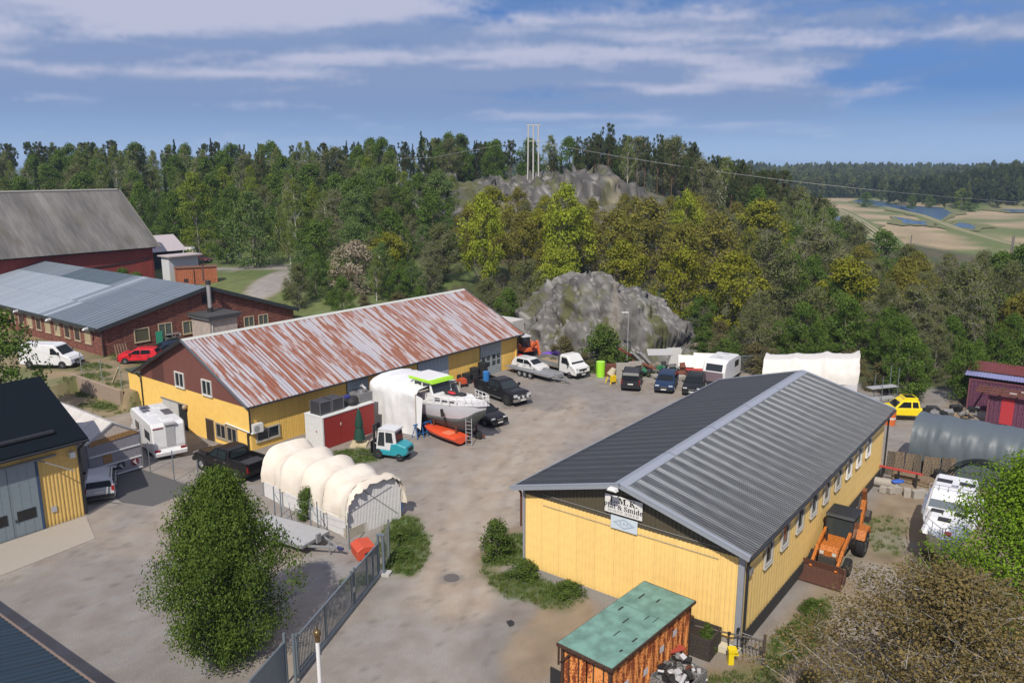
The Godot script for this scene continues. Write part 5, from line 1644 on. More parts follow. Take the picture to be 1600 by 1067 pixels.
# ---------------------------------------------------------------- trees: a tapered trunk with limbs, a crown of leaf clumps
# looks: two leaf colours, crown start, clumps, leaves in each, leaf size, clump size, twigs, trunk colour, outline
func looks(kind: String) -> Dictionary:
	match kind:
		"pine": return {"a": Color(0.026, 0.046, 0.014), "b": Color(0.079, 0.097, 0.031), "from": 0.46, "n": 58, "leaf": 52, "s": 0.020, "r": 0.085, "tw": 1, "bark": Color(0.17, 0.10, 0.065), "form": 1}
		"spruce": return {"a": Color(0.014, 0.026, 0.012), "b": Color(0.036, 0.056, 0.020), "from": 0.08, "n": 90, "leaf": 40, "s": 0.018, "r": 0.07, "tw": 0, "bark": Color(0.09, 0.07, 0.05), "form": 2}
		"birch": return {"a": Color(0.077, 0.116, 0.018), "b": Color(0.160, 0.198, 0.033), "from": 0.2, "n": 90, "leaf": 46, "s": 0.016, "r": 0.10, "tw": 2, "bark": Color(0.5, 0.47, 0.43), "form": 3}
		"maple": return {"a": Color(0.155, 0.207, 0.016), "b": Color(0.299, 0.333, 0.030), "from": 0.16, "n": 84, "leaf": 48, "s": 0.021, "r": 0.10, "tw": 0, "bark": Color(0.13, 0.11, 0.09), "form": 0}
		"oak": return {"a": Color(0.115, 0.112, 0.018), "b": Color(0.22, 0.205, 0.034), "from": 0.15, "n": 84, "leaf": 42, "s": 0.020, "r": 0.105, "tw": 2, "bark": Color(0.12, 0.10, 0.08), "form": 0}
		"yellow_oak": return {"a": Color(0.13, 0.145, 0.012), "b": Color(0.26, 0.26, 0.022), "from": 0.12, "n": 84, "leaf": 44, "s": 0.022, "r": 0.10, "tw": 1, "bark": Color(0.12, 0.10, 0.08), "form": 0}
		"ash": return {"a": Color(0.074, 0.101, 0.025), "b": Color(0.168, 0.174, 0.062), "from": 0.14, "n": 92, "leaf": 40, "s": 0.017, "r": 0.105, "tw": 7, "bark": Color(0.17, 0.155, 0.13), "form": 0}
		"willow": return {"a": Color(0.066, 0.116, 0.031), "b": Color(0.143, 0.209, 0.061), "from": 0.04, "n": 96, "leaf": 46, "s": 0.018, "r": 0.10, "tw": 0, "bark": Color(0.13, 0.12, 0.1), "form": 0}
		"blossom": return {"a": Color(0.17, 0.15, 0.08), "b": Color(0.46, 0.38, 0.31), "from": 0.06, "n": 80, "leaf": 36, "s": 0.020, "r": 0.10, "tw": 4, "bark": Color(0.14, 0.12, 0.1), "form": 0}
		"poplar": return {"a": Color(0.105, 0.149, 0.015), "b": Color(0.204, 0.248, 0.033), "from": 0.06, "n": 84, "leaf": 44, "s": 0.018, "r": 0.09, "tw": 0, "bark": Color(0.2, 0.19, 0.16), "form": 3}
		"shrub": return {"a": Color(0.045, 0.085, 0.014), "b": Color(0.11, 0.16, 0.03), "from": 0.0, "n": 60, "leaf": 46, "s": 0.034, "r": 0.16, "tw": 2, "bark": Color(0.12, 0.1, 0.08), "form": 4}
		"dry_shrub": return {"a": Color(0.075, 0.075, 0.026), "b": Color(0.16, 0.14, 0.06), "from": 0.0, "n": 54, "leaf": 40, "s": 0.032, "r": 0.15, "tw": 7, "bark": Color(0.18, 0.15, 0.12), "form": 4}
	return {"a": Color(0.046, 0.094, 0.013), "b": Color(0.11, 0.175, 0.026), "from": 0.10, "n": 88, "leaf": 46, "s": 0.020, "r": 0.10, "tw": 1, "bark": Color(0.12, 0.1, 0.08), "form": 0}

func outline(form: int, t: float) -> float:      # crown radius (of 0.5) at t from crown bottom to top
	match form:
		1: return 0.5 * pow(maxf(0.0, 1.0 - pow(absf(t * 1.75 - 0.95), 2.0)), 0.5)
		2: return 0.5 * pow(1.0 - t, 0.85) + 0.015
		3: return 0.5 * pow(sin(PI * clampf(pow(t, 0.72) * 0.94 + 0.06, 0.0, 1.0)), 0.75)
		4: return 0.5 * sqrt(maxf(0.0, 1.0 - t * t))
		5: return 0.5 * pow(sin(PI * clampf(pow(t, 0.78) * 0.92 + 0.08, 0.0, 1.0)), 0.55)
	return 0.5 * pow(maxf(0.0, sin(PI * clampf(pow(t, 0.85) * 0.9 + 0.1, 0.0, 1.0))), 0.62)

func leaf(m: MB, p: Vector3, s: float, g: RandomNumberGenerator, bias: Vector3) -> void:
	var n := (Vector3(g.randf_range(-1, 1), g.randf_range(-1, 1), g.randf_range(-1, 1)) + bias).normalized()
	var a := n.cross(Vector3(g.randf_range(-1, 1), g.randf_range(-1, 1), g.randf_range(-1, 1))).normalized() * s
	var b := n.cross(a) * 0.62
	m.quad(p - a, p - b * 0.9, p + a, p + b)

# a tree of unit height and unit width, as [trunk mesh, crown mesh]; big: leaf count times this, leaf size by its root
func grow(k: Dictionary, sd: int, big := 1.0, tall := 10.0) -> Array:
	var g := RandomNumberGenerator.new()
	g.seed = sd * 97 + 13
	var crown := MB.new()
	var wood := MB.new()
	wood.col = k.bark
	var from: float = k.from
	var lean := Vector3(g.randf_range(-0.03, 0.03), 0, g.randf_range(-0.03, 0.03))
	var mid := func(t: float) -> Vector3: return Vector3(lean.x * sin(t * 4.0), t, lean.z * sin(t * 3.0 + 1.0))
	var thick := 0.017 if k.form in [1, 2, 3] else 0.022
	for q in 5: wood.tube(mid.call(q / 5.0 * 0.92), mid.call((q + 1) / 5.0 * 0.92), thick * (1.15 - q * 0.2), thick * (1.15 - (q + 1) * 0.2), 7, false)
	var lobes := FastNoiseLite.new()
	lobes.seed = sd
	lobes.frequency = 0.9
	var count := int(k.n * (1.0 if big == 1.0 else big * 0.55))
	var per := int(k.leaf * (1.75 if big == 1.0 else 1.9))
	var ls: float = k.s * (0.80 if big == 1.0 else 1.0 / sqrt(big * 1.6))
	for q in count:
		var t := pow(g.randf(), 0.85 if k.form != 2 else 1.25)
		var an := g.randf() * TAU
		var rad: float = outline(k.form, t)
		rad *= 0.82 + (0.42 if big == 1.0 else 0.8) * lobes.get_noise_3d(cos(an) * 1.4, t * 2.6, sin(an) * 1.4)
		var out := pow(g.randf(), 0.42)
		if k.form == 2: out = pow(g.randf(), 0.6)
		var y: float = lerpf(from, 0.97, t)
		var c: Vector3 = Vector3(cos(an) * rad * out, y, sin(an) * rad * out) + Vector3(lean.x, 0, lean.z)
		if k.form == 2: c.y -= 0.05 * out
		var cr: float = k.r * g.randf_range(0.65, 1.2) * (1.0 if k.form != 2 else 0.5 + 0.7 * (1.0 - t))
		if big > 1.0: cr *= 0.78
		var tint: Color = Color(k.a).lerp(k.b, g.randf())
		var join: Vector3 = mid.call(maxf(0.08, y - rad * out * g.randf_range(0.5, 1.0)))
		if g.randf() < (0.34 if big == 1.0 else 0.5) or k.tw > 4:
			wood.col = Color(k.bark) * g.randf_range(0.8, 1.1)
			wood.tube(join, c, (0.0065 if big == 1.0 else 0.004) if k.form != 4 else 0.009, 0.002, 4, false)
		for i in k.tw:
			var d := Vector3(g.randf_range(-1, 1), g.randf_range(-0.4, 1), g.randf_range(-1, 1)).normalized() * cr * (1.25 if big == 1.0 else 0.9)
			wood.col = Color(k.bark) * g.randf_range(0.8, 1.35)
			var w2 := d.cross(Vector3(0.3, 0.5, 0.8)).normalized() * (0.0022 if big == 1.0 else 0.001)
			wood.quad(c - d * 0.5 - w2, c - d * 0.5 + w2, c + d + w2 * 0.4, c + d - w2 * 0.4)
		var flat := 0.42 if k.form == 1 else (0.5 if k.form == 2 else 0.72)
		for i in per:
			var d := Vector3(g.randfn(), g.randfn(), g.randfn()).normalized() * cr * 1.12 * pow(g.randf(), 0.45)
			d.y *= flat
			if k.form == 3: d.y = -absf(d.y) * 1.3 + cr * 0.3
			var p: Vector3 = c + d
			if p.y < 0.012: p.y = 0.012 + g.randf() * 0.03
			crown.col = tint.lerp(Color(k.a).lerp(k.b, g.randf()), 0.45) * g.randf_range(0.82, 1.16)
			leaf(crown, p, ls * g.randf_range(0.7, 1.25), g, (d.normalized() * 0.8 + Vector3(cos(an), 0.0, sin(an)) * out * 0.35 + Vector3(0, 0.45, 0)) * 0.85)
	return [wood, crown]

var kinds := {}
func leaf_mat() -> StandardMaterial3D:
	if not mats.has("leaf"):
		var m := StandardMaterial3D.new()
		m.vertex_color_use_as_albedo = true
		m.roughness = 0.72
		m.metallic_specular = 0.32
		m.cull_mode = BaseMaterial3D.CULL_DISABLED
		m.backlight_enabled = true
		m.backlight = Color(0.62, 0.66, 0.42)
		mats["leaf"] = m
	return mats["leaf"]

const NAMES := {"pine": "pine_tree", "spruce": "spruce_tree", "birch": "birch_tree", "maple": "maple_tree", "oak": "oak_tree", "yellow_oak": "oak_tree", "ash": "ash_tree", "willow": "willow_tree", "blossom": "blossoming_tree", "poplar": "poplar_tree", "shrub": "shrub", "dry_shrub": "shrub", "green": "leafy_tree"}

func tree(kind: String, x: float, z: float, h: float, w: float, label: String, group := "", lift := -0.1) -> Node3D:
	var vkey := "%s %d" % [kind, rng.randi() % 2]
	if not kinds.has(vkey):
		var k := looks(kind)
		var made := grow(k, hash(vkey) % 1000)
		kinds[vkey] = [(made[0] as MB).mesh(mat(1, 1, 1, 0.9)), (made[1] as MB).mesh(leaf_mat())]
	var o := thing(NAMES[kind], label, "shrub" if kind.ends_with("shrub") else "tree", Vector3(x, gh(x, z) + lift, z), rng.randf() * TAU, group)
	o.scale = Vector3(w, h, w)
	put("trunk" if not kind.ends_with("shrub") else "stems", kinds[vkey][0], o)
	put("crown" if not kind.ends_with("shrub") else "foliage", kinds[vkey][1], o)
	return o

# one large tree with a crown of its own
func big_tree(called: String, k: Dictionary, sd: int, big: float, x: float, z: float, h: float, w: float, label: String, turn := 0.0) -> void:
	var o := thing(called, label, "tree", Vector3(x, gh(x, z) - 0.05, z), turn)
	o.scale = Vector3(w, h, w)
	var made := grow(k, sd, big)
	obj("trunk", made[0], mat(1, 1, 1, 0.9), o)
	obj("crown", made[1], leaf_mat(), o)

func wood_fill(n: int, x0: float, x1: float, z0: float, z1: float, gap: float, mix: Array, h0: float, h1: float, place: String, group: String, keep: Callable) -> void:
	var at := []
	var tries := 0
	while at.size() < n and tries < n * 14:
		tries += 1
		var p := Vector2(rng.randf_range(x0, x1), rng.randf_range(z0, z1))
		if not keep.call(p.x, p.y): continue
		var ok := true
		for q in at:
			if p.distance_squared_to(q) < gap * gap:
				ok = false
				break
		if ok: at.append(p)
	var words := {"pine": "dark pine", "spruce": "dark narrow spruce", "birch": "light birch", "maple": "bright lime maple", "oak": "olive brown oak in bud", "yellow_oak": "yellow green oak", "ash": "grey half bare tree", "willow": "grey green willow", "poplar": "fresh green poplar", "green": "mid green leafy tree", "shrub": "green shrub", "dry_shrub": "brownish shrub"}
	var picked := []
	for p in at: picked.append([p, mix[rng.randi() % mix.size()]])
	picked.sort_custom(func(a, b): return a[0].x / -a[0].y < b[0].x / -b[0].y)
	var total := {}
	var seen := {}
	for q in picked: total[q[1]] = total.get(q[1], 0) + 1
	var ords := ["leftmost", "second from the left", "third from the left", "fourth from the left", "fifth from the left", "sixth from the left", "sixth from the right", "fifth from the right", "fourth from the right", "third from the right", "second from the right", "rightmost"]
	for q in picked:
		var p: Vector2 = q[0]
		var kind: String = q[1]
		var rank: int = seen.get(kind, 0)
		seen[kind] = rank + 1
		var h := rng.randf_range(h0, h1)
		var wide := 0.30 if kind in ["pine", "spruce"] else (0.44 if kind in ["birch", "poplar"] else 0.78)
		if kind in ["spruce"]: h *= 1.05
		if kind.ends_with("shrub"):
			h *= 0.4
			wide = 1.3
		var label: String = words[kind] + " " + place
		if total[kind] == 1: label = "only " + label
		elif rank < 6 and (total[kind] > 12 or rank < (total[kind] + 1) / 2): label += ", " + ords[rank]
		elif total[kind] - rank <= 6: label += ", " + ords[12 - (total[kind] - rank)]
		tree(kind, p.x, p.y, h, h * wide * rng.randf_range(0.85, 1.2), label, words[kind] + " " + group)

func build_trees() -> void:
	# the birch in the forecourt, the two crowns at the lower right
	big_tree("birch_tree", {"a": Color(0.038, 0.074, 0.009), "b": Color(0.115, 0.17, 0.026), "from": 0.07, "n": 150, "leaf": 66, "s": 0.030, "r": 0.125, "tw": 0, "bark": Color(0.12, 0.10, 0.08), "form": 5}, 41, 8.0, -12.0, -30.2, 8.5, 5.7, "full dark green egg shaped tree standing alone in the forecourt by the gate")
	big_tree("maple_tree", {"a": Color(0.08, 0.165, 0.008), "b": Color(0.19, 0.30, 0.018), "from": 0.12, "n": 130, "leaf": 50, "s": 0.026, "r": 0.125, "tw": 0, "bark": Color(0.13, 0.11, 0.09), "form": 0}, 52, 7.5, 22.2, -31.0, 8.8, 8.6, "bright green maple in front of the white cabin boat")
	big_tree("brown_tree", {"a": Color(0.09, 0.074, 0.024), "b": Color(0.235, 0.175, 0.068), "from": 0.10, "n": 150, "leaf": 80, "s": 0.0155, "r": 0.12, "tw": 4, "bark": Color(0.24, 0.22, 0.19), "form": 0}, 63, 4.4, 14.0, -22.4, 8.2, 10.6, "large brownish tree just coming into leaf at the workshop's front corner")
	tree("spruce", 32.0, -44.5, 6.5, 4.5, "dark spruce at the end of the grey tarpaulin tent")
	tree("green", -41.5, -62.0, 9.6, 8.5, "dark green tree rising behind the black felt roof")
	tree("birch", -45.5, -62.0, 9.0, 6.0, "loose pale stemmed birch beside the black felt roof")
	# slope behind the barn road
	tree("willow", -46.0, -143.0, 13.5, 12.5, "large round grey green willow at the bend of the gravel road")
	tree("poplar", -60.0, -153.0, 17.0, 10.0, "tall yellow green tree behind the white camper")
	tree("green", -66.0, -157.0, 12.0, 8.0, "mid green tree between the camper and the barn roof")
	tree("green", -76.0, -165.0, 14.0, 8.0, "dark green tree right behind the barn's ridge end")
	tree("green", -53.0, -147.5, 11.5, 7.5, "dark green tree left of the round willow")
	tree("poplar", -64.5, -182.0, 13.5, 8.0, "widest of three lime green poplars above the willow")
	tree("poplar", -59.0, -183.0, 14.0, 5.0, "middle one of three lime green poplars above the willow")
	tree("poplar", -54.0, -182.0, 12.5, 5.5, "rightmost of three lime green poplars above the willow")
	tree("birch", -37.0, -137.0, 16.0, 6.0, "tall sparse birch with a white trunk right of the willow")
	tree("birch", -39.0, -140.0, 14.0, 6.0, "second white trunked birch just left of the tallest one")
	tree("spruce", -38.0, -168.0, 16.0, 5.0, "tall narrow spruce above the white trunked birches")
	tree("green", -31.5, -127.0, 9.0, 9.5, "rounded green tree at the edge of the road's grass")
	tree("willow", -26.0, -131.0, 9.0, 9.0, "grey green bushy tree above the blossoming tree")
	tree("green", -20.5, -135.0, 9.5, 9.0, "fresh green bushy tree left of the pylon rock's foot")
	tree("green", -14.5, -148.0, 9.0, 10.0, "dense deep green tree under the pylon rock")
	tree("green", -28.0, -113.0, 5.5, 6.0, "low green tree behind the rusty roof left of the blossom")
	tree("blossom", -21.5, -111.0, 7.5, 9.5, "pale blossoming tree behind the rusty roof's ridge")
	tree("green", -15.5, -108.0, 4.5, 5.0, "small bright green bush tree right of the blossoming tree")
	tree("yellow_oak", -19.0, -124.0, 7.5, 8.5, "yellowish young oak above the blossoming tree")
	tree("ash", -10.5, -121.0, 9.0, 9.0, "bare grey tree between the blossom and the lime maples")
	tree("green", -56.0, -113.5, 5.0, 4.5, "young green tree behind the brick workshop's ridge")
	tree("green", -53.3, -112.0, 4.6, 4.5, "second young green tree beside the barn's red wall")
	# the bright band behind the near rock
	tree("maple", -4.6, -119.0, 14.5, 8.0, "lime green maple behind the far end of the rusty roof")
	tree("maple", 8.0, -124.0, 16.0, 10.5, "tallest lime green maple below the pylon rock")
	tree("maple", 6.0, -110.0, 9.5, 9.0, "lower lime green maple straight behind the near rock")
	tree("oak", 1.8, -126.0, 11.2, 8.5, "olive oak between two lime green maples")
	tree("ash", 2.2, -105.5, 8.5, 8.0, "pale twiggy tree in front of the lime maples")
	tree("ash", -3.0, -104.0, 6.5, 7.0, "grey twiggy tree at the shed's far gable")
	tree("green", -0.5, -97.0, 6.0, 5.5, "green tree touching the shed's far end")
	tree("oak", 16.5, -128.0, 12.9, 12.0, "broad orange brown oak right of the tallest lime maple")
	tree("oak", 23.0, -136.0, 13.8, 13.0, "highest orange brown oak below the quarry patch")
	tree("oak", 26.0, -121.0, 12.0, 12.0, "orange brown oak above the yellow oak")
	tree("oak", 33.5, -130.0, 12.5, 12.0, "orange brown oak at the right end of its row")
	tree("maple", 31.0, -143.0, 13.0, 8.0, "small lime maple peeping between brown oaks")
	tree("yellow_oak", 15.5, -110.0, 11.0, 10.0, "yellow oak over the near rock's crest")
	tree("yellow_oak", 22.5, -104.0, 10.5, 9.0, "yellow oak at the near rock's right shoulder")
	tree("yellow_oak", 28.0, -98.0, 10.5, 10.0, "large yellow oak right of the near rock")
	tree("green", 24.0, -98.5, 5.0, 6.0, "bright green bush under the yellow oaks")
	tree("yellow_oak", 46.0, -148.0, 13.0, 15.0, "wide yellow brown oak below the dark pine ridge")
	tree("ash", 36.5, -112.0, 12.0, 12.0, "grey bare crowned tree right of the yellow oaks")
	tree("ash", 46.0, -121.0, 12.0, 13.0, "second grey bare crowned tree behind the green oak")
	tree("yellow_oak", 41.0, -96.5, 10.0, 10.5, "yellow green oak standing in front of grey trees")
	tree("ash", 34.0, -88.0, 7.5, 9.0, "grey green tree behind the white covered boat shelter")
	tree("ash", 52.0, -90.0, 9.5, 11.0, "grey tree with pale twigs right of the yellow green oak")
	tree("yellow_oak", 58.0, -86.0, 8.5, 9.0, "olive tree above the purple container")
	tree("green", 72.0, -112.0, 10.5, 10.0, "deep green tree before the marsh at the picture's edge")
	# scattered woods
	var ridge := func(x: float, z: float) -> bool: return z < -150.0 - 22.0 * ss(-110.0, -60.0, x) + 12.0 * ss(-30.0, -10.0, x) and not (bump(x, z, 6.0, -190.0, 32.0, 22.0) > 0.25)
	wood_fill(110, -150.0, -16.0, -216.0, -178.0, 4.0, ["pine", "birch", "birch", "birch", "ash", "spruce", "green", "green"], 10.5, 14.0, "on the left ridge below the sky", "on the left ridge", ridge)
	wood_fill(120, -185.0, -14.0, -250.0, -214.0, 4.6, ["pine", "pine", "pine", "spruce", "birch", "green"], 11.0, 14.5, "on the left skyline", "on the left skyline", ridge)
	wood_fill(90, -95.0, -12.0, -184.0, -148.0, 4.6, ["birch", "ash", "green", "birch", "green", "willow", "poplar"], 8.5, 12.5, "on the slope under the left ridge", "on the left slope", func(x: float, z: float) -> bool: return bump(x, z, 6.0, -190.0, 32.0, 24.0) < 0.32 and not (x < -35.0 and z > -158.0 + (x + 35.0) * 0.4) and bump(x, z, -17.0, -150.0, 9.0, 7.0) < 0.4)
	wood_fill(60, -24.0, 32.0, -248.0, -217.0, 3.6, ["pine", "pine", "birch", "pine", "green", "spruce"], 10.0, 14.5, "behind the pylon rock", "behind the pylon rock", func(_x: float, _z: float) -> bool: return true)
	wood_fill(100, 22.0, 78.0, -236.0, -178.0, 4.6, ["pine", "pine", "pine", "pine", "birch", "ash"], 12.5, 16.5, "on the dark ridge right of the pylon", "on the right ridge", func(x: float, z: float) -> bool: return bump(x, z, 6.0, -190.0, 32.0, 24.0) < 0.3 and x + (z + 190.0) * 0.12 < 73.0)
	wood_fill(20, 52.0, 76.0, -190.0, -160.0, 5.0, ["birch", "ash", "green", "pine"], 10.0, 13.0, "at the dark ridge's right foot", "at the ridge's foot", func(_x: float, _z: float) -> bool: return true)
	wood_fill(70, -58.0, -11.0, -150.0, -97.0, 3.6, ["green", "willow", "ash", "green", "birch", "dry_shrub", "shrub"], 4.5, 7.5, "in the thicket behind the rusty roof", "in the left thicket", func(x: float, z: float) -> bool: return x > -33.0 + 0.12 * (z + 125.0) and z > -150.0 + 0.0 * x and (x > -31.5 or z < -128.0) and bump(x, z, -17.0, -150.0, 9.0, 7.0) < 0.5)
	wood_fill(40, -9.0, 46.0, -164.0, -128.0, 5.4, ["oak", "oak", "yellow_oak", "ash", "dry_shrub"], 7.5, 10.5, "on the slope under the pylon rock", "on the oak slope", func(x: float, z: float) -> bool: return z > -166.0 + 8.0 * cos(x * 0.05) and z < -136.0 + absf(x - 18.0) * 0.2)
	wood_fill(90, 40.0, 112.0, -168.0, -82.0, 4.8, ["ash", "ash", "ash", "ash", "oak", "green", "green"], 7.0, 9.5, "in the grey wood before the marsh", "in the grey wood", func(x: float, z: float) -> bool: return x > 38.0 - z * 0.02 and x < -z * 0.72 and z > -150.0 + maxf(0.0, x - 60.0) * 1.0)
	wood_fill(95, 25.0, 66.0, -90.0, -64.0, 2.7, ["shrub", "green", "dry_shrub", "green", "ash", "green"], 4.4, 7.4, "in the scrub behind the workshop", "in the scrub", func(x: float, z: float) -> bool: return z < -79.0 or (x > 34.5 and z < -68.0) or (x > 47.0 and z < -64.0))
	wood_fill(16, -6.0, 34.0, -98.0, -84.0, 2.6, ["shrub", "dry_shrub", "shrub"], 4.5, 7.5, "at the foot of the near rock", "round the near rock", func(x: float, z: float) -> bool: return absf(x - 10.8) > 11.0 or z < -97.0)
	for s in [[9.4, -81.4, 4.4, 5.2, "shrub", "large green bush against the near rock's face"], [5.6, -82.0, 3.2, 3.6, "dry_shrub", "brown twiggy bush left of the bush on the rock face"], [12.2, -80.6, 2.0, 2.8, "shrub", "low green bush by the concrete slabs under the rock"], [7.4, -80.2, 1.8, 2.8, "dry_shrub", "low bush behind the white truck's cab"], [22.5, -81.5, 3.0, 4.5, "shrub", "green bush behind the white sheets on the red frame"], [26.4, -79.0, 2.6, 3.6, "dry_shrub", "brownish bush behind the caravan"], [-0.9, -39.6, 2.1, 2.2, "shrub", "dark green bush at the workshop's left front corner"], [0.6, -37.4, 0.95, 2.2, "shrub", "leafy bush along the workshop gable nearest the corner"], [2.8, -35.7, 0.75, 1.9, "shrub", "low leafy bush along the middle of the workshop gable"], [-12.2, -44.2, 2.0, 1.6, "shrub", "small green shrub growing at the fence by the white tent"], [-8.1, -44.2, 1.2, 1.2, "shrub", "small climber at the white tent's corrugated end"], [-6.3, -41.6, 0.7, 2.0, "shrub", "leafy clump on the grass island by the gate"], [-5.9, -39.4, 0.6, 1.6, "shrub", "smaller leafy clump at the grass island's front"], [12.7, -31.6, 0.9, 1.8, "shrub", "leafy weeds along the workshop's side wall"], [14.2, -34.0, 0.8, 1.4, "shrub", "second patch of weeds along the workshop's side wall"], [12.0, -28.6, 0.7, 1.2, "dry_shrub", "yellowish weeds at the workshop's front corner"], [8.4, -30.7, 1.5, 1.0, "shrub", "leafy plant growing in the dark planter"], [6.3, -32.4, 0.9, 0.7, "dry_shrub", "yellowish plant between container and workshop"], [-7.3, -36.7, 0.5, 0.9, "shrub", "tuft of weeds under the gate's far post"]]:
		tree(s[4], s[0], s[1], s[2], s[3], s[5])
	var log := thing("fallen_trunk", "bleached fallen tree trunk lying above the scrub beside the rock", "log", on(24.5, -88.5, 0.7), 0.15)
	var b := MB.new()
	b.tube(Vector3(-4, 0.2, 0), Vector3(4.5, 0.5, 0.4), 0.28, 0.18, 9)
	b.tube(Vector3(-4, 0.2, 0), Vector3(-5.5, 0.5, 0.8), 0.12, 0.03, 6)
	b.tube(Vector3(1, 0.4, 0), Vector3(-1, -0.4, 1.6), 0.12, 0.04, 6)
	obj("trunk", b, mat(0.24, 0.2, 0.16, 0.9, 0.0, T.wear, 0.8), log)
	build_grass()
	build_far_woods()

func cloud_of(called: String, kind_meta: String, mesh: Mesh, spots: Array, tints: Array) -> void:
	var mm := MultiMesh.new()
	mm.transform_format = MultiMesh.TRANSFORM_3D
	mm.use_colors = true
	mm.mesh = mesh
	mm.instance_count = spots.size()
	for i in spots.size():
		mm.set_instance_transform(i, spots[i])
		mm.set_instance_color(i, tints[i])
	var o := MultiMeshInstance3D.new()
	o.multimesh = mm
	o.name = numbered(called)
	add_child(o)
	tag(o, "", "", "", kind_meta)

func build_grass() -> void:
	var m := MB.new()
	var g := RandomNumberGenerator.new()
	g.seed = 8
	for i in 16:
		var a := g.randf() * TAU
		var p := Vector3(g.randf_range(-0.1, 0.1), 0, g.randf_range(-0.1, 0.1))
		var d := Vector3(cos(a), 0, sin(a))
		var s := Vector3(-d.z, 0, d.x) * 0.016
		m.col = Color(1, 1, 1) * g.randf_range(0.7, 1.2)
		m.tri(p - s, p + s, p + d * g.randf_range(0.03, 0.13) + Vector3(0, g.randf_range(0.09, 0.24), 0))
	var spots := []
	var tints := []
	var tries := 0
	while tries < 130000 and spots.size() < 26000:
		tries += 1
		var x := g.randf_range(-42.0, 26.0)
		var z := g.randf_range(-84.0, -26.5)
		var k := green(x, z)
		if k < 0.2 or g.randf() > k * k * 1.3: continue
		var sc := g.randf_range(0.5, 1.35)
		spots.append(Transform3D(Basis(Vector3.UP, g.randf() * TAU).scaled(Vector3(sc, sc * g.randf_range(0.6, 1.3), sc)), Vector3(x, gh(x, z) - 0.01, z)))
		tints.append(Color(0.085, 0.145, 0.025).lerp(Color(0.20, 0.19, 0.07), g.randf() * g.randf()))
	cloud_of("grass", "stuff", m.mesh(leaf_mat()), spots, tints)

func build_far_woods() -> void:
	var spots := []
	var tints := []
	var g := RandomNumberGenerator.new()
	g.seed = 77
	var k := {"a": Color(0.8, 0.8, 0.8), "b": Color(1.1, 1.1, 1.1), "from": 0.1, "n": 30, "leaf": 12, "s": 0.07, "r": 0.14, "tw": 0, "bark": Color(0.5, 0.5, 0.5), "form": 0}
	var made := grow(k, 5)
	var far := func(x: float, z: float, h: float, w: float, c: Color) -> void:
		spots.append(Transform3D(Basis(Vector3.UP, g.randf() * TAU).scaled(Vector3(w, h, w)), Vector3(x, gh(x, z) - 0.4, z)))
		tints.append(c * g.randf_range(0.75, 1.25))
	for i in 900:      # knoll on the right
		var x := 326.0 + g.randfn() * 30.0
		var z := -520.0 + g.randfn() * 20.0
		far.call(x, z, g.randf_range(11.0, 17.0), g.randf_range(5.0, 9.0), Color(0.032, 0.05, 0.018).lerp(Color(0.09, 0.115, 0.03), g.randf() * g.randf()))
	for i in 5200:     # hills across the marsh
		var z := -640.0 - pow(g.randf(), 1.3) * 620.0
		var x := g.randf_range(-0.1, 0.72) * -z + 60.0
		if x > 398.0 and z > -760.0 and g.randf() < 0.9: continue
		far.call(x, z, g.randf_range(11.0, 18.0), g.randf_range(6.0, 11.0), Color(0.045, 0.065, 0.025).lerp(Color(0.12, 0.145, 0.045), g.randf()))
	for i in 500:
		var x := g.randf_range(88.0, 190.0)
		var z := g.randf_range(-640.0, -560.0)
		far.call(x, z, g.randf_range(8.0, 14.0), g.randf_range(6.0, 10.0), Color(0.05, 0.065, 0.025).lerp(Color(0.11, 0.12, 0.05), g.randf()))
	cloud_of("far_woods", "stuff", (made[1] as MB).mesh(leaf_mat()), spots, tints)
	# ridge behind the skyline on the left
	spots = []
	tints = []
	for i in 800:
		far.call(g.randf_range(-330.0, -110.0), g.randf_range(-330.0, -225.0), g.randf_range(9.0, 13.0), g.randf_range(4.5, 8.0), Color(0.025, 0.04, 0.016).lerp(Color(0.06, 0.07, 0.025), g.randf()))
	for i in 600:
		far.call(g.randf_range(-150.0, 80.0), g.randf_range(-300.0, -248.0), g.randf_range(10.0, 14.0), g.randf_range(4.5, 8.0), Color(0.025, 0.04, 0.016).lerp(Color(0.06, 0.07, 0.025), g.randf()))
	cloud_of("far_woods", "stuff", (made[1] as MB).mesh(leaf_mat()), spots, tints)
# ---------------------------------------------------------------- boats
# hull of length l (bow at +x), beam b; sheer from stern to bow; from: 0 keel .. 1 gunwale
func hull(m: MB, l: float, b: float, s0: float, s1: float, draft: float, lo: float, hi: float, fine := 0.9, flare := 1.0) -> void:
	var rings := []
	var n := 16
	for i in n + 1:
		var t := float(i) / n
		var half_beam := b * 0.5 * pow(maxf(0.0, 1.0 - pow(t, 2.6)), 0.62) * lerpf(fine, 1.0, ss(0.0, 0.3, t))
		var sheer := lerpf(s0, s1, t * t)
		var keel := -draft + (draft + s1 * 0.55) * pow(ss(0.72, 1.0, t), 2.0)
		var rake := 0.0
		var ring := []
		for side in [1.0, -1.0]:
			var pts := []
			for q in 7:
				var u := lerpf(lo, hi, q / 6.0)
				var y := lerpf(keel, sheer, pow(u, 1.25))
				var z: float = half_beam * pow(sin(minf(u, 1.0) * PI * 0.5), 0.8) * lerpf(1.0, flare, u)
				rake = (y - keel) * 0.18 * ss(0.6, 1.0, t)
				pts.append(Vector3((t - 0.5) * l - 0.35 + rake, y, side * z))
			if side < 0: pts.reverse()
			ring.append_array(pts)
		ring.reverse()
		rings.append(ring)
	m.loft(rings, false, false)
	if lo < 0.5: m.fan(rings[0], true)
	if hi > 0.95:
		pass

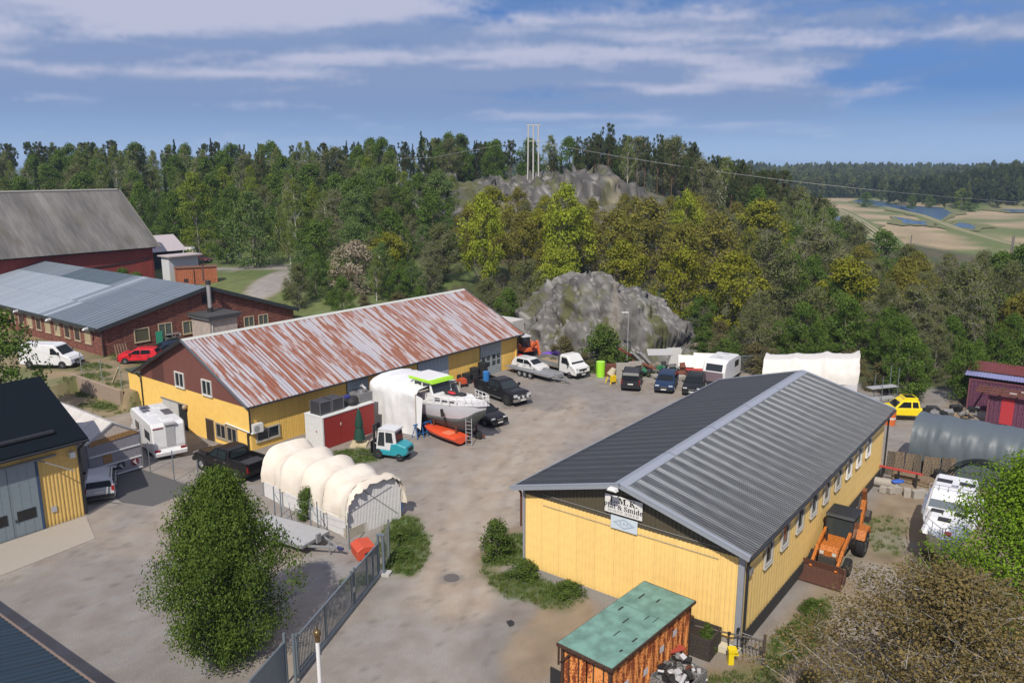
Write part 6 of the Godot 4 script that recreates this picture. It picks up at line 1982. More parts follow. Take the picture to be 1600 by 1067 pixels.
func deck(m: MB, l: float, b: float, s0: float, s1: float, drop: float, fine := 0.9) -> void:
	var n := 16
	var prev := []
	for i in n + 1:
		var t := float(i) / n
		var hb := b * 0.5 * pow(maxf(0.0, 1.0 - pow(t, 2.6)), 0.62) * lerpf(fine, 1.0, ss(0.0, 0.3, t)) * 0.99
		var y := lerpf(s0, s1, t * t) - drop
		var x := (t - 0.5) * l - 0.35 + (y + 0.6) * 0.18 * ss(0.6, 1.0, t)
		var now := [Vector3(x, y, hb), Vector3(x, y, -hb)]
		if prev.size(): m.quad(prev[0], now[0], now[1], prev[1])
		prev = now

func rail_run(ps: Array, height: float, posts: int, r: float, rows: int, m: Material, o: Node) -> void:
	var b := MB.new()
	for row in rows:
		var up := Vector3(0, height * (row + 1.0) / rows, 0)
		for k in ps.size() - 1: b.tube(Vector3(ps[k]) + up, Vector3(ps[k + 1]) + up, r, r, 6)
	for k in ps.size():
		var p: Vector3 = ps[k]
		b.tube(p, p + Vector3(0, height, 0), r, r, 6)
		if k < ps.size() - 1:
			for q in range(1, posts):
				var mid: Vector3 = p.lerp(ps[k + 1], float(q) / posts)
				b.tube(mid, mid + Vector3(0, height, 0), r, r, 6)
	obj("railing", b, m, o)

func build_boats() -> void:
	var glass := mat(0.02, 0.024, 0.028, 0.06)
	var white := mat(0.65, 0.65, 0.65, 0.4, 0.0, T.dust, 0.5)
	var dark := mat(0.02, 0.02, 0.022, 0.6)
	var steel := mat(0.45, 0.45, 0.46, 0.3, 0.6)
	var turn := face(0.74, 0.67)
	var at := Vector3(-5.6, 1.1, -60.4)
	var o := thing("motor_boat", "white wooden motor boat on a cradle with a lime green wheelhouse roof", "boat", at, turn)
	var m := MB.new()
	hull(m, 10.4, 3.5, 1.45, 2.2, 0.75, 0.62, 1.0, 0.86)
	obj("topsides", m, mat(0.48, 0.49, 0.53, 0.45, 0.0, T.dust, 0.6), o)
	m = MB.new()
	hull(m, 10.4, 3.5, 1.45, 2.2, 0.75, 0.0, 0.62, 0.86)
	obj("bottom", m, mat(0.10, 0.115, 0.11, 0.7, 0.0, T.wear, 0.6), o)
	m = MB.new()
	deck(m, 10.4, 3.5, 1.45, 2.2, 0.1, 0.86)
	obj("deck", m, white, o)
	m = MB.new()
	hull(m, 10.45, 3.58, 1.47, 2.24, 0.75, 0.955, 1.0, 0.86)
	obj("rubbing_strake", m, white, o)
	block("cabin_trunk", [[-0.6, 1.4], [-0.6, 2.05], [2.6, 2.3], [3.2, 1.9], [3.2, 1.5]], 1.9, white, o, 0.08)
	block("wheelhouse", [[-2.2, 1.5], [-2.15, 3.1], [-0.2, 3.1], [0.25, 2.05], [0.25, 1.5]], 2.1, white, o, 0.06)
	block("roof_cover", [[-2.5, 3.08], [-2.5, 3.26], [0.15, 3.26], [0.25, 3.02]], 2.4, mat(0.33, 0.62, 0.03, 0.6), o, 0.05)
	block("roof_top", [[-2.6, 3.262], [-2.6, 3.33], [-0.3, 3.33], [-0.2, 3.262]], 2.2, white, o, 0.02)
	for x in [-1.9, -0.95]: side_plate("side_window", [[x, 2.3], [x, 2.95], [x + 0.8, 2.95], [x + 0.8, 2.3]], 2.1, 9.0, 0.0, 0.012, glass, o)
	slope_plate("front_window", Vector2(-0.16, 3.0), Vector2(0.18, 2.25), 2.1, 9.0, 0.0, 0.1, glass, o)
	for x in [0.3, 1.1, 1.9]: side_plate("trunk_window", [[x, 1.72], [x, 1.98], [x + 0.6, 2.02], [x + 0.6, 1.76]], 1.9, 9.0, 0.0, 0.012, glass, o)
	rail_run([Vector3(0.0, 1.75, 1.62), Vector3(2.4, 1.95, 1.42), Vector3(4.2, 2.15, 0.75), Vector3(5.25, 2.3, 0.0), Vector3(4.2, 2.15, -0.75), Vector3(2.4, 1.95, -1.42)], 0.55, 3, 0.028, 2, white, o)
	m = MB.new()
	m.tube(Vector3(1.9, 0.95, 1.62), Vector3(1.9, 1.5, 1.72), 0.14, 0.12, 10)
	obj("fender", m, dark, o)
	m = MB.new()
	for k in 7: m.ball(Vector3(0.7 + k * 0.28, 2.38, 0.15 * sin(k * 2.0)), Vector3(0.3, 0.12, 0.35), 8, 5)
	obj("tarpaulin", m, mat(0.016, 0.016, 0.018, 0.7), o)
	m = MB.new()
	m.ball(Vector3(1.6, 2.46, 0.35), Vector3(0.45, 0.1, 0.2), 8, 5)
	obj("life_jacket", m, mat(0.45, 0.02, 0.03, 0.7), o)
	var c := thing("boat_cradle", "rusty steel boat cradle under the white wooden boat", "cradle", Vector3(at.x, -0.12, at.z), turn)
	var rust := mat(0.20, 0.07, 0.035, 0.8, 0.0, T.wear, 0.8)
	for z in [0.5, -0.5]: slab("runner", Vector3(0.2, 0.42, z * 1.6), Vector3(7.5, 0.16, 0.16), rust, c)
	for x in [-2.5, 0.3, 2.8]: slab("cross_beam", Vector3(x, 0.52, 0), Vector3(0.16, 0.16, 2.4), rust, c)
	for x in [-2.5, 0.3, 2.8]:
		for z in [1.1, -1.1]: slab("prop", Vector3(x, 0.95, z), Vector3(0.1, 0.9, 0.1), rust, c)
	for x in [3.4]:
		for z in [0.7, -0.7]: wheel_on(c, Vector3(x, 0.4, z), 0.4, 0.25, false)
	slab("keel_block", Vector3(-3.2, 0.4, 0), Vector3(0.5, 0.8, 0.5), mat(0.2, 0.14, 0.08, 0.9), c)
	# white shrink cover over the stern
	var s := thing("boat_cover", "tall wrinkled white plastic cover hiding the wooden boat's stern", "cover", Vector3(at.x, 0, at.z), turn)
	m = MB.new()
	var rings := []
	for i in 25:
		var x := -6.1 + i * 0.24
		var ring := []
		var prof := [[2.35, 0.02], [2.37, 0.7], [2.38, 1.4], [2.38, 2.1], [2.36, 2.8], [2.33, 3.1], [2.25, 3.45], [1.9, 3.7], [1.0, 3.85], [0.0, 3.9], [-1.0, 3.85], [-1.9, 3.7], [-2.25, 3.45], [-2.35, 2.9], [-2.4, 1.8], [-2.4, 0.8], [-2.4, 0.02]]
		for k in prof.size():
			var p: Array = prof[k]
			var w := nz2.get_noise_3d(x * 26.0, p[1] * 34.0, p[0] * 12.0) * 0.2 + 0.07 * sin(p[1] * 9.0 + x * 1.3) * ss(0.0, 1.0, absf(p[0]) - 1.2)
			ring.append(Vector3(x + 0.3 * w, p[1] + (w * 0.8 if p[1] > 0.1 else 0.0), p[0] + w * signf(p[0])))
		ring.reverse()
		rings.append(ring)
	m.loft(rings, false)
	m.fan(rings[0], true)
	obj("sheet", m, mat(0.67, 0.68, 0.69, 0.5, 0.0, T.dust, 0.4), s)
	m = MB.new()
	for z in [2.36, -2.38]: m.bar(Vector3(-0.32, 0.0, z), Vector3(-0.32, 3.5, z), 0.09)
	m.bar(Vector3(-0.32, 3.62, 2.0), Vector3(-0.32, 3.62, -2.0), 0.09)
	obj("frame", m, mat(0.4, 0.36, 0.3, 0.7), s)
	for k in 3:
		m = MB.new()
		m.quad(Vector3(-0.3, 0.9 + k * 0.2, 2.36), Vector3(0.12 - k * 0.1, 0.7, 2.3), Vector3(0.2 - k * 0.05, 3.2, 2.1), Vector3(-0.3, 3.45, 2.36))
		if k == 0: obj("loose_flap", m, mat(0.67, 0.68, 0.69, 0.5, 0.0, T.dust, 0.4), s)
	# ladder on the bow
	o = thing("ladder", "aluminium ladder leaning on the wooden boat's bow", "ladder", Vector3(-3.25, 0, -56.95), 0.0)
	m = MB.new()
	var foot := Vector3(0, 0, 0)
	var top := Vector3(-0.05, 3.35, -0.9)
	var side := Vector3(0.22, 0, 0.06)
	for q in [1.0, -1.0]:
		m = MB.new()
		m.bar(foot + side * q, top + side * q, 0.045, 0.08)
		obj("stile", m, steel, o)
	for k in 12:
		var p := foot.lerp(top, (k + 0.6) / 12.5)
		m = MB.new()
		m.tube(p - side, p + side, 0.022, 0.022, 6)
		obj("rung", m, steel, o)
	# small orange boat on the ground
	o = thing("dinghy", "small orange plastic boat lying on the ground before the wooden boat", "boat", Vector3(-5.6, 0.32, -58.6), face(-0.72, -0.69))
	m = MB.new()
	hull(m, 4.3, 1.5, 0.42, 0.55, 0.12, 0.0, 1.0, 0.95)
	obj("hull", m, paint(0.72, 0.085, 0.025), o)
	m = MB.new()
	deck(m, 4.2, 1.46, 0.42, 0.55, 0.03, 0.95)
	obj("deck", m, mat(0.62, 0.075, 0.03, 0.4), o)
	slab("cockpit", Vector3(-0.7, 0.42, 0), Vector3(1.6, 0.05, 0.8), mat(0.70, 0.20, 0.10, 0.6), o)
	slab("cockpit_well", Vector3(0.35, 0.43, 0), Vector3(0.5, 0.06, 0.7), mat(0.16, 0.02, 0.015, 0.6), o)
	for x in [-1.4, 0.8]:
		m = MB.new()
		m.tube(Vector3(x, -0.2, 0.5), Vector3(x, -0.05, 0.5), 0.32, 0.3, 14)
		obj("tyre", m, mat(0.015, 0.015, 0.015, 0.9), o)
	# cabin cruiser on the right
	turn = face(-0.56, 0.83)
	at = Vector3(23.6, 0.95, -39.9)
	o = thing("cabin_boat", "white cabin boat on stands behind the bright green maple", "boat", at, turn)
	var gel := paint(0.67, 0.68, 0.69)
	m = MB.new()
	hull(m, 7.8, 3.0, 1.05, 1.45, 0.5, 0.0, 1.0, 0.95)
	obj("hull", m, gel, o)
	m = MB.new()
	deck(m, 7.8, 3.0, 1.05, 1.45, 0.02, 0.95)
	obj("deck", m, gel, o)
	block("fore_cabin", [[-0.2, 1.0], [-0.1, 1.62], [1.6, 1.6], [2.7, 1.3], [2.8, 1.1]], 2.1, gel, o, 0.12, Vector3.ZERO, 1.2, 0.4)
	block("cabin", [[-3.4, 1.0], [-3.4, 2.3], [-3.1, 2.42], [-0.9, 2.42], [-0.5, 2.3], [0.3, 1.55], [0.3, 1.0]], 2.4, gel, o, 0.12, Vector3.ZERO, 1.3, 0.14)
	slope_plate("windscreen", Vector2(-0.42, 2.2), Vector2(0.22, 1.62), 2.4, 1.3, 0.14, 0.1, mat(0.12, 0.14, 0.16, 0.08), o)
	for z in [1.0, -1.0]:
		slab("roof_hatch", Vector3(-2.0, 2.43, z * 0.55), Vector3(0.5, 0.05, 0.75), dark, o)
		side_plate("side_window", [[-2.9, 1.6], [-2.9, 2.1], [-0.8, 2.1], [-0.2, 1.6]], 2.4, 1.3, 0.14, 0.012, glass, o, [z])
	slab("roof_vent", Vector3(-1.3, 2.45, 0), Vector3(0.3, 0.06, 0.3), steel, o)
	for p in [[0.65, 0.55], [0.65, -0.55], [1.65, 0.1]]: slab("deck_hatch", Vector3(p[0], 1.63, p[1]), Vector3(0.4, 0.05, 0.6), dark, o)
	rail_run([Vector3(0.4, 1.2, 1.32), Vector3(2.2, 1.32, 0.95), Vector3(3.6, 1.42, 0.12), Vector3(3.6, 1.42, -0.12), Vector3(2.2, 1.32, -0.95), Vector3(0.4, 1.2, -1.32)], 0.5, 2, 0.018, 1, steel, o)
	rail_run([Vector3(-0.55, 1.6, 1.15), Vector3(-0.55, 1.6, -1.15)], 1.05, 5, 0.02, 2, steel, o)
	slab("red_cushion", Vector3(3.0, 1.44, -0.2), Vector3(0.4, 0.06, 0.3), mat(0.45, 0.03, 0.03, 0.6), o)
	for x in [-2.2, 1.4]:
		slab("stand", Vector3(x, -0.8, 0), Vector3(0.3, 0.8, 2.0), mat(0.10, 0.07, 0.05, 0.9), o)
	o = thing("purple_hull", "upturned purple boat hull lying behind the white truck", "boat", on(4.4, -83.6, 0.1), 0.2)
	m = MB.new()
	m.ball(Vector3.ZERO, Vector3(1.9, 1.1, 0.9), 16, 10)
	obj("hull", m, mat(0.16, 0.06, 0.50, 0.4), o)

# ---------------------------------------------------------------- tents and covers
# arched cover: along +x from 0 to l, width w, height h, hoops n, sagging between them
func arched(l: float, w: float, h: float, hoops: int, sag: float, low: float, gable := 0.0) -> MB:
	var m := MB.new()
	var rings := []
	var steps := hoops * 12
	for i in steps + 1:
		var x := l * i / steps
		var ph := fmod(float(i) / 12.0, 1.0)
		var pull := sag * pow(sin(PI * ph), 0.7)
		var ring := []
		for k in 25:
			var a := PI * k / 24.0
			var c := cos(a)
			var s := sin(a)
			var z := w * 0.5 * signf(c) * pow(absf(c), 0.62)
			var y := low + (h - low) * pow(s, 0.72)
			if gable > 0.0: y = lerpf(y, low + (h - low) * minf(1.0, (1.0 - absf(c)) * 1.35 + 0.32 * ss(0.0, 0.2, s)), gable)
			var fold := nz2.get_noise_3d(x * 24.0, k * 3.5, 0.0) * 0.11 * (0.35 + absf(c)) + 0.10 * absf(c) * nz2.get_noise_2d((x + y * (ph - 0.5) * 1.6) * 34.0, 50.0)
			var f := 1.0 - pull * (0.45 + 0.55 * s) / h
			ring.append(Vector3(x, low + (y - low) * f + fold * s, z * (f + fold * 0.35)))
		rings.append(ring)
	m.loft(rings, false, false, true)
	return m

func build_tents() -> void:
	var cream := mat(0.67, 0.63, 0.56, 0.7, 0.0, T.stain, 0.09)
	var white := mat(0.62, 0.62, 0.62, 0.55, 0.0, T.dust, 0.4)
	var pole := mat(0.22, 0.23, 0.25, 0.5, 0.4)
	# the cream tent behind the fence
	var turn := face(0.735, 0.678)
	var o := thing("arched_tent", "cream arched storage tent with sagging fabric and a white corrugated end", "tent", Vector3(-14.55, 0, -49.1), turn)
	obj("cover", arched(9.0, 4.1, 3.2, 4, 0.58, 0.95), cream, o)
	var m := MB.new()
	for s in [1.0, -1.0]: m.box(Vector3(4.5, 0.5, s * 1.93), Vector3(8.9, 1.0, 0.04))
	obj("skirt", m, white, o)
	for k in 5:
		m = MB.new()
		var ps := []
		for q in 17:
			var a := PI * q / 16.0
			ps.append(Vector3(0, 0.95 + 2.1 * pow(sin(a), 0.72), 1.98 * signf(cos(a)) * pow(absf(cos(a)), 0.62)))
		ps.push_front(Vector3(0, 0, 1.98))
		ps.append(Vector3(0, 0, -1.98))
		m.path(ps, 0.04, 6)
		var h := obj("hoop", m, pole, o)
		h.position.x = 0.02 + k * 2.22
	for k in 12:
		var z0 := -1.9 + k * 3.8 / 12.0
		var tops := []
		for z in [z0, z0 + 3.8 / 12.0]: tops.append(0.95 + 2.0 * pow(maxf(0.0, 1.0 - pow(absf(z) / 1.98, 3.2)), 0.38))
		var p := obj("end_sheet", profiled(3.8 / 12.0 - 0.004, 0.0, tops[0], tops[1], 0.105, 0.018), white, o)
		p.position = Vector3(8.99, 0, -z0)
		p.rotation.y = PI / 2
	m = MB.new()
	var hem := []
	for row in 3:
		var ring := []
		for q in 33:
			var a := PI * q / 32.0
			var grow_ := 1.0 + 0.02 * row + 0.05 * nz2.get_noise_2d(q * 14.0, row * 40.0)
			ring.append(Vector3(8.95 + row * 0.16 + 0.12 * nz2.get_noise_2d(q * 17.0, row * 30.0) * row, 0.95 + (2.22 - 0.16 * row) * pow(sin(a), 0.72) * grow_ - 0.25 * float(row == 2) * absf(nz2.get_noise_1d(q * 16.0)), 2.05 * signf(cos(a)) * pow(absf(cos(a)), 0.62) * grow_))
		hem.append(ring)
	m.loft(hem, false, false, true)
	obj("loose_hem", m, cream, o)
	m = MB.new()
	m.bar(Vector3(9.02, 0.4, -1.6), Vector3(9.02, 2.5, 0.7), 0.03)
	m.bar(Vector3(9.02, 2.2, -1.2), Vector3(9.02, 1.5, 1.9), 0.02)
	obj("tie_rope", m, pole, o)
	slab("blue_sheet", Vector3(8.7, 1.1, -2.02), Vector3(0.5, 1.4, 0.04), mat(0.02, 0.14, 0.5, 0.6), o)
	# the gabled tent beside the left shed
	turn = face(0.79, 0.61)
	o = thing("gabled_tent", "white gabled plastic tent with a grey sheeted front beside the left shed", "tent", Vector3(-26.95, 0, -51.15), turn)
	var film := mat(0.53, 0.52, 0.52, 0.6, 0.0, T.stain, 0.3)
	for s in [1.0, -1.0]:
		for k in 5:
			m = MB.new()
			var x0 := -k * 2.0
			var x1 := x0 - 1.97
			for q in 4:
				var t0 := q / 4.0
				var t1 := (q + 1) / 4.0
				var dip := [0.0, 0.06, 0.08, 0.05, 0.0]
				var A := Vector3(x0, lerpf(2.6, 3.75, t0), s * lerpf(1.85, 0.0, t0))
				var B := Vector3(x0, lerpf(2.6, 3.75, t1), s * lerpf(1.85, 0.0, t1))
				var ma := Vector3((x0 + x1) / 2, A.y - dip[q] - 0.06, A.z)
				var mb := Vector3((x0 + x1) / 2, B.y - dip[q + 1] - 0.06 * float(q < 3), B.z)
				m.quad(A, ma, mb, B)
				m.quad(ma, Vector3(x1, A.y, A.z), Vector3(x1, B.y, B.z), mb)
			obj("roof_film", m, film, o)
		m = MB.new()
		m.box(Vector3(-5, 1.3, s * 1.8), Vector3(9.9, 2.6, 0.04))
		obj("side_film", m, film, o)
	var grey := mat(0.235, 0.235, 0.27, 0.45, 0.0, T.stain, 0.5)
	var woodm := mat(0.42, 0.24, 0.09, 0.75, 0.0, T.wear, 0.7)
	for row in 3: slab("front_sheet", Vector3(0.0, 0.1 + 0.82 * (row + 0.5), 0), Vector3(0.03, 0.80, 3.44), grey, o)
	m = MB.new()
	m.tri(Vector3(0.0, 2.62, 1.75), Vector3(0.0, 2.62, -1.75), Vector3(0.0, 3.68, 0))
	obj("gable_sheet", m, mat(0.5, 0.45, 0.40, 0.6, 0.0, T.stain, 0.5), o)
	m = MB.new()
	m.bar(Vector3(0.04, 2.62, 1.65), Vector3(0.04, 2.78, -1.7), 0.04, 0.34)
	obj("front_board", m, woodm, o)
	slab("wood_patch", Vector3(0.03, 1.35, 0.55), Vector3(0.03, 0.6, 0.6), woodm, o)
	for y in [0.1, 0.92, 1.74]: slab("front_rail", Vector3(0.04, y, 0), Vector3(0.06, 0.08, 3.5), white, o)
	for z in [1.78, -1.78]: slab("front_post", Vector3(0.03, 1.3, z), Vector3(0.08, 2.7, 0.08), pole, o)
	for s in [1.0, -1.0]:
		m = MB.new()
		m.bar(Vector3(0.03, 2.64, s * 1.85), Vector3(0.03, 3.76, 0), 0.09, 0.1)
		obj("gable_edge", m, mat(0.4, 0.4, 0.42, 0.5), o)
	for q in [[-0.3, 0], [-1.25, 1]]:
		var e := Node3D.new()
		e.name = "round_emblem" if q[1] == 0 else "round_emblem_001"
		o.add_child(e, true)
		e.position = Vector3(0.03, 0.62, q[0])
		m = MB.new()
		m.tube(Vector3.ZERO, Vector3(0.012, 0, 0), 0.27, 0.27, 20)
		obj("disc", m, mat(0.15, 0.02, 0.03, 0.5) if q[1] else mat(0.03, 0.03, 0.04, 0.5), e)
		m = MB.new()
		for a in 3: m.bar(Vector3(0.016, -0.22 + a * 0.1, -0.14 + a * 0.05), Vector3(0.016, 0.05 + a * 0.07, 0.16 - a * 0.1), 0.008, 0.055)
		obj("wing_mark", m, mat(0.52, 0.52, 0.52, 0.5), e)
	# grey tarpaulin tent on the right
	turn = face(0.79, 0.61)
	o = thing("tarpaulin_tent", "long grey blue tarpaulin tent over hoops behind the plank fence", "tent", Vector3(28.5, 0, -53.3), turn)
	obj("cover", arched(10.5, 4.6, 3.75, 6, 0.10, 0.9), mat(0.085, 0.108, 0.125, 0.5, 0.0, T.dust, 0.4), o)
	m = MB.new()
	for s in [1.0, -1.0]: m.box(Vector3(5.25, 0.5, s * 2.22), Vector3(10.4, 1.0, 0.04))
	obj("skirt", m, mat(0.08, 0.10, 0.115, 0.55), o)
	# white sheeted shelter beyond the workshop
	o = thing("sheeted_boat", "big bulky white tarpaulin cover standing behind the workshop's ridge", "cover", on(24.6, -75.2, -0.2), face(0.93, 0.37))
	m = arched(8.4, 4.6, 3.7, 3, 0.34, 1.2, 0.75)
	for i in m.v.size():
		var p := m.v[i]
		var w := nz2.get_noise_3d(p.x * 18.0, p.y * 30.0, p.z * 18.0) * 0.34 + 0.16 * sin(p.x * 2.6 + p.y * 2.0) * ss(3.6, 1.4, p.y)
		m.v[i] = Vector3(p.x + 0.2 * w, (p.y + 0.4 * w) * lerpf(0.78, 1.03, p.x / 8.4), p.z * (1.0 + 0.1 * w) + 0.4 * w * signf(p.z))
	obj("sheet", m, mat(0.62, 0.60, 0.57, 0.65, 0.0, T.dust, 0.3), o)
	m = MB.new()
	var edge := []
	for k in 21:
		var a := PI * k / 20.0
		var c := cos(a)
		edge.append(Vector3(8.3, 1.2 + 2.5 * lerpf(pow(sin(a), 0.72), minf(1.0, (1.0 - absf(c)) * 1.35 + 0.32), 0.7) * 1.03, 2.27 * signf(c) * pow(absf(c), 0.7)))
	edge.append(Vector3(8.3, 0, -2.27))
	edge.push_front(Vector3(8.3, 0, 2.27))
	m.fan(edge, true)
	m.box(Vector3(4.2, 0.65, 2.25), Vector3(8.3, 1.3, 0.05))
	obj("end_sheet", m, mat(0.50, 0.505, 0.54, 0.6, 0.0, T.dust, 0.4), o)
	pipe("strap", [Vector3(8.34, 1.35, 2.2), Vector3(8.34, 1.2, 0.6), Vector3(8.34, 1.45, -2.2)], 0.025, mat(0.2, 0.2, 0.22, 0.6), o)

# ---------------------------------------------------------------- containers
func container(called: String, label: String, at: Vector3, turn: float, l: float, w: float, h: float, side: Material, frame: Material, rib := 0.28) -> Node3D:
	var o := thing(called, label, "container", at, turn)
	for s in [1.0, -1.0]:
		var n := 4
		for k in n:
			var p := obj("side_panel", profiled(l / n - 0.01, 0.12, h - 0.12, h - 0.12, rib, 0.035, rng.randf_range(0.93, 1.03)), side, o)
			p.position = Vector3(-l / 2 + k * l / n, 0, w / 2 - 0.05) if s > 0 else Vector3(-l / 2 + (k + 1) * l / n, 0, -w / 2 + 0.05)
			p.rotation.y = 0.0 if s > 0 else PI
	for x in [-1.0, 1.0]:
		for z in [1.0, -1.0]:
			slab("corner_post", Vector3(x * (l / 2 - 0.05), h / 2, z * (w / 2 - 0.05)), Vector3(0.12, h, 0.12), frame, o)
		slab("end_beam", Vector3(x * (l / 2 - 0.05), h - 0.06, 0), Vector3(0.1, 0.12, w - 0.2), frame, o)
		slab("end_sill", Vector3(x * (l / 2 - 0.05), 0.07, 0), Vector3(0.1, 0.14, w - 0.2), frame, o)
	for z in [1.0, -1.0]:
		slab("top_rail", Vector3(0, h - 0.06, z * (w / 2 - 0.03)), Vector3(l - 0.2, 0.12, 0.08), frame, o)
		slab("bottom_rail", Vector3(0, 0.07, z * (w / 2 - 0.03)), Vector3(l - 0.2, 0.14, 0.08), frame, o)
	for s in [1.0, -1.0]:
		for z in [1.0, -1.0]:
			slab("door" if s < 0 else "end_panel", Vector3(s * (l / 2 - 0.1), h / 2, z * w / 4), Vector3(0.05, h - 0.26, w / 2 - 0.09), side, o)
			if s < 0:
				for q in [0.3, 0.7]: slab("lock_bar", Vector3(-l / 2 + 0.04, h / 2, z * w * 0.5 * q), Vector3(0.04, h - 0.3, 0.04), frame, o)
	slab("roof", Vector3(0, h - 0.02, 0), Vector3(l - 0.1, 0.03, w - 0.1), frame, o)
	return o

func build_containers() -> void:
	var rust_orange := mat(1, 1, 1, 0.75, 0.0, T.rust, 0.36)
	var frame := mat(0.085, 0.04, 0.022, 0.8, 0.0, T.wear, 0.8)
	var o := container("rusty_container", "rusty orange container with a green sheet roof in front of the workshop gable", Vector3(4.75, 0, -29.0), face(0.66, -0.752), 6.0, 2.3, 2.45, rust_orange, frame, 0.5)
	for k in 2:
		var m := MB.new()
		var l := 3.08
		m.box(Vector3(-1.55 + k * 3.1, 2.62, 0), Vector3(l, 0.04, 2.5))
		obj("roof_sheet", m, mat(0.165, 0.31, 0.255, 0.6, 0.0, T.greenroof, 0.28), o)
	for z in [1.24, -1.24]: slab("roof_edge", Vector3(0, 2.56, z), Vector3(6.3, 0.12, 0.09), frame, o)
	for x in [3.12, -3.12]: slab("roof_edge", Vector3(x, 2.56, 0), Vector3(0.09, 0.12, 2.5), frame, o)
	for k in 9:
		slab("tear", Vector3(rng.randf_range(-2.2, 2.6), 2.643, rng.randf_range(-0.9, 1.0)), Vector3(rng.randf_range(0.15, 0.5), 0.006, rng.randf_range(0.03, 0.09)), mat(0.02, 0.022, 0.02, 0.9), o)
	slab("roof_seam", Vector3(0.9, 2.645, 0), Vector3(0.015, 0.006, 2.46), mat(0.06, 0.14, 0.115, 0.7), o)
	for q in [[-0.5, 1.1], [0.7, 1.5], [1.7, 1.75], [-1.9, 1.3]]:
		slab("sticker", Vector3(q[0], q[1], 1.14), Vector3(0.3, 0.28, 0.012), mat(0.5, 0.48, 0.5, 0.5), o)
	for q in [[0.55, 1.0], [0.25, 0.6], [-0.75, 0.75]]:
		slab("sticker", Vector3(-2.94, q[1], q[0]), Vector3(0.012, 0.26, 0.34), mat(0.55, 0.53, 0.55, 0.5), o)
	var m := MB.new()
	m.bar(Vector3(-3.1, 2.5, -1.2), Vector3(-3.1, 1.7, -1.2), 0.06)
	m.bar(Vector3(-3.1, 1.75, -1.2), Vector3(-3.1, 2.45, -0.6), 0.06)
	obj("canopy_brace", m, frame, o)
	slab("open_hatch", Vector3(-2.95, 0.9, -1.45), Vector3(0.06, 0.8, 0.5), mat(0.02, 0.02, 0.02, 0.7), o)
	# red and white store
	var red := mat(0.27, 0.022, 0.016, 0.6, 0.0, T.dust, 0.5)
	var white := mat(0.62, 0.62, 0.61, 0.55, 0.0, T.dust, 0.5)
	o = thing("red_store", "low container painted red on its side and white on its end by the shed wall", "container", Vector3(-13.25, 0, -58.75), face(0.60, -0.80))
	slab("core", Vector3(0, 1.22, 0), Vector3(5.1, 2.4, 1.9), mat(0.2, 0.2, 0.2, 0.8), o)
	for k in 3: slab("side_panel", Vector3(-1.72 + k * 1.72, 1.22, 0.98), Vector3(1.7, 2.4, 0.05), red, o)
	slab("end_panel", Vector3(-2.58, 1.22, 0), Vector3(0.05, 2.44, 2.0), white, o)
	slab("roof", Vector3(0, 2.47, 0), Vector3(5.25, 0.07, 2.1), white, o)
	slab("corner_strip", Vector3(-2.56, 1.22, 1.0), Vector3(0.12, 2.44, 0.08), white, o)
	m = MB.new()
	m.tube(Vector3(-2.6, 1.3, 0.3), Vector3(-2.612, 1.3, 0.3), 0.1, 0.1, 14)
	obj("round_mark", m, mat(0.4, 0.2, 0.22, 0.5), o)
	slab("hook", Vector3(-0.86, 1.6, 1.02), Vector3(0.05, 0.2, 0.05), white, o)
	# purple containers with loose roofs
	var purple := mat(0.165, 0.055, 0.11, 0.65, 0.0, T.wear, 0.5)
	var turn := face(0.79, 0.61)
	o = container("purple_container", "faded purple container with a red door panel under a rusty roof frame", on(42.0, -61.0), turn, 6.6, 2.4, 2.55, purple, mat(0.15, 0.05, 0.07, 0.7), 0.3)
	slab("red_panel", Vector3(-1.9, 1.35, 1.2), Vector3(0.9, 2.1, 0.04), mat(0.38, 0.03, 0.04, 0.6), o)
	o = thing("rusty_roof_frame", "rusty steel roof frame lying over the purple container", "roof", on(42.0, -61.2, 2.7), turn)
	for k in 7: slab("joist", Vector3(-3.6 + k * 1.2, 0.0, 0), Vector3(0.12, 0.12, 3.6), frame, o)
	for z in [1.75, 0.9, 0.0]: slab("purlin", Vector3(0, 0.14, z), Vector3(8.2, 0.1, 0.3), mat(0.17, 0.06, 0.035, 0.8, 0.0, T.wear, 0.8), o)
	for k in 6: slab("offcut", Vector3(-1.5 + k * 0.7, 0.24, rng.randf_range(0.0, 1.6)), Vector3(0.5, 0.04, 0.1), white, o)
	o = container("maroon_container", "second purple container half behind the first with a dark red roof", on(43.6, -65.2), turn, 8.0, 2.6, 2.7, purple, mat(0.15, 0.05, 0.07, 0.7), 0.3)
	var c := thing("corrugated_roof", "loose sheet roof of blue and dark red strips above the second purple container", "roof", on(43.6, -65.2, 2.8), turn)
	for k in 9:
		var p := obj("blue_sheet", roof_sheet(0.9, 1.2, 0.16, 4, 0.03, 2, func(_a: float, _t: float) -> Color: return Color(0.22, 0.23, 0.40)), mat(1, 1, 1, 0.5, 0.1), c)
		p.position = Vector3(-3.5 + k * 0.9, 0.2, 1.5)
		p.rotation.y = PI / 2
	for k in 9:
		var p := obj("red_sheet", roof_sheet(0.9, 1.9, 0.5, 4, 0.03, 2, func(_a: float, _t: float) -> Color: return Color(0.20, 0.05, 0.05)), mat(1, 1, 1, 0.6, 0.0, T.wear, 0.6), c)
		p.position = Vector3(-3.5 + k * 0.9, 0.42, 0.2)
		p.rotation.y = PI / 2
	# containers beyond the barn
	o = container("orange_container", "faded orange container with a rusty roof by the gravel road", on(-49.6, -124.2), face(0.9, -0.43), 6.0, 2.6, 2.6, mat(0.52, 0.17, 0.075, 0.7, 0.0, T.wear, 0.5), mat(0.30, 0.10, 0.05, 0.7), 0.32)
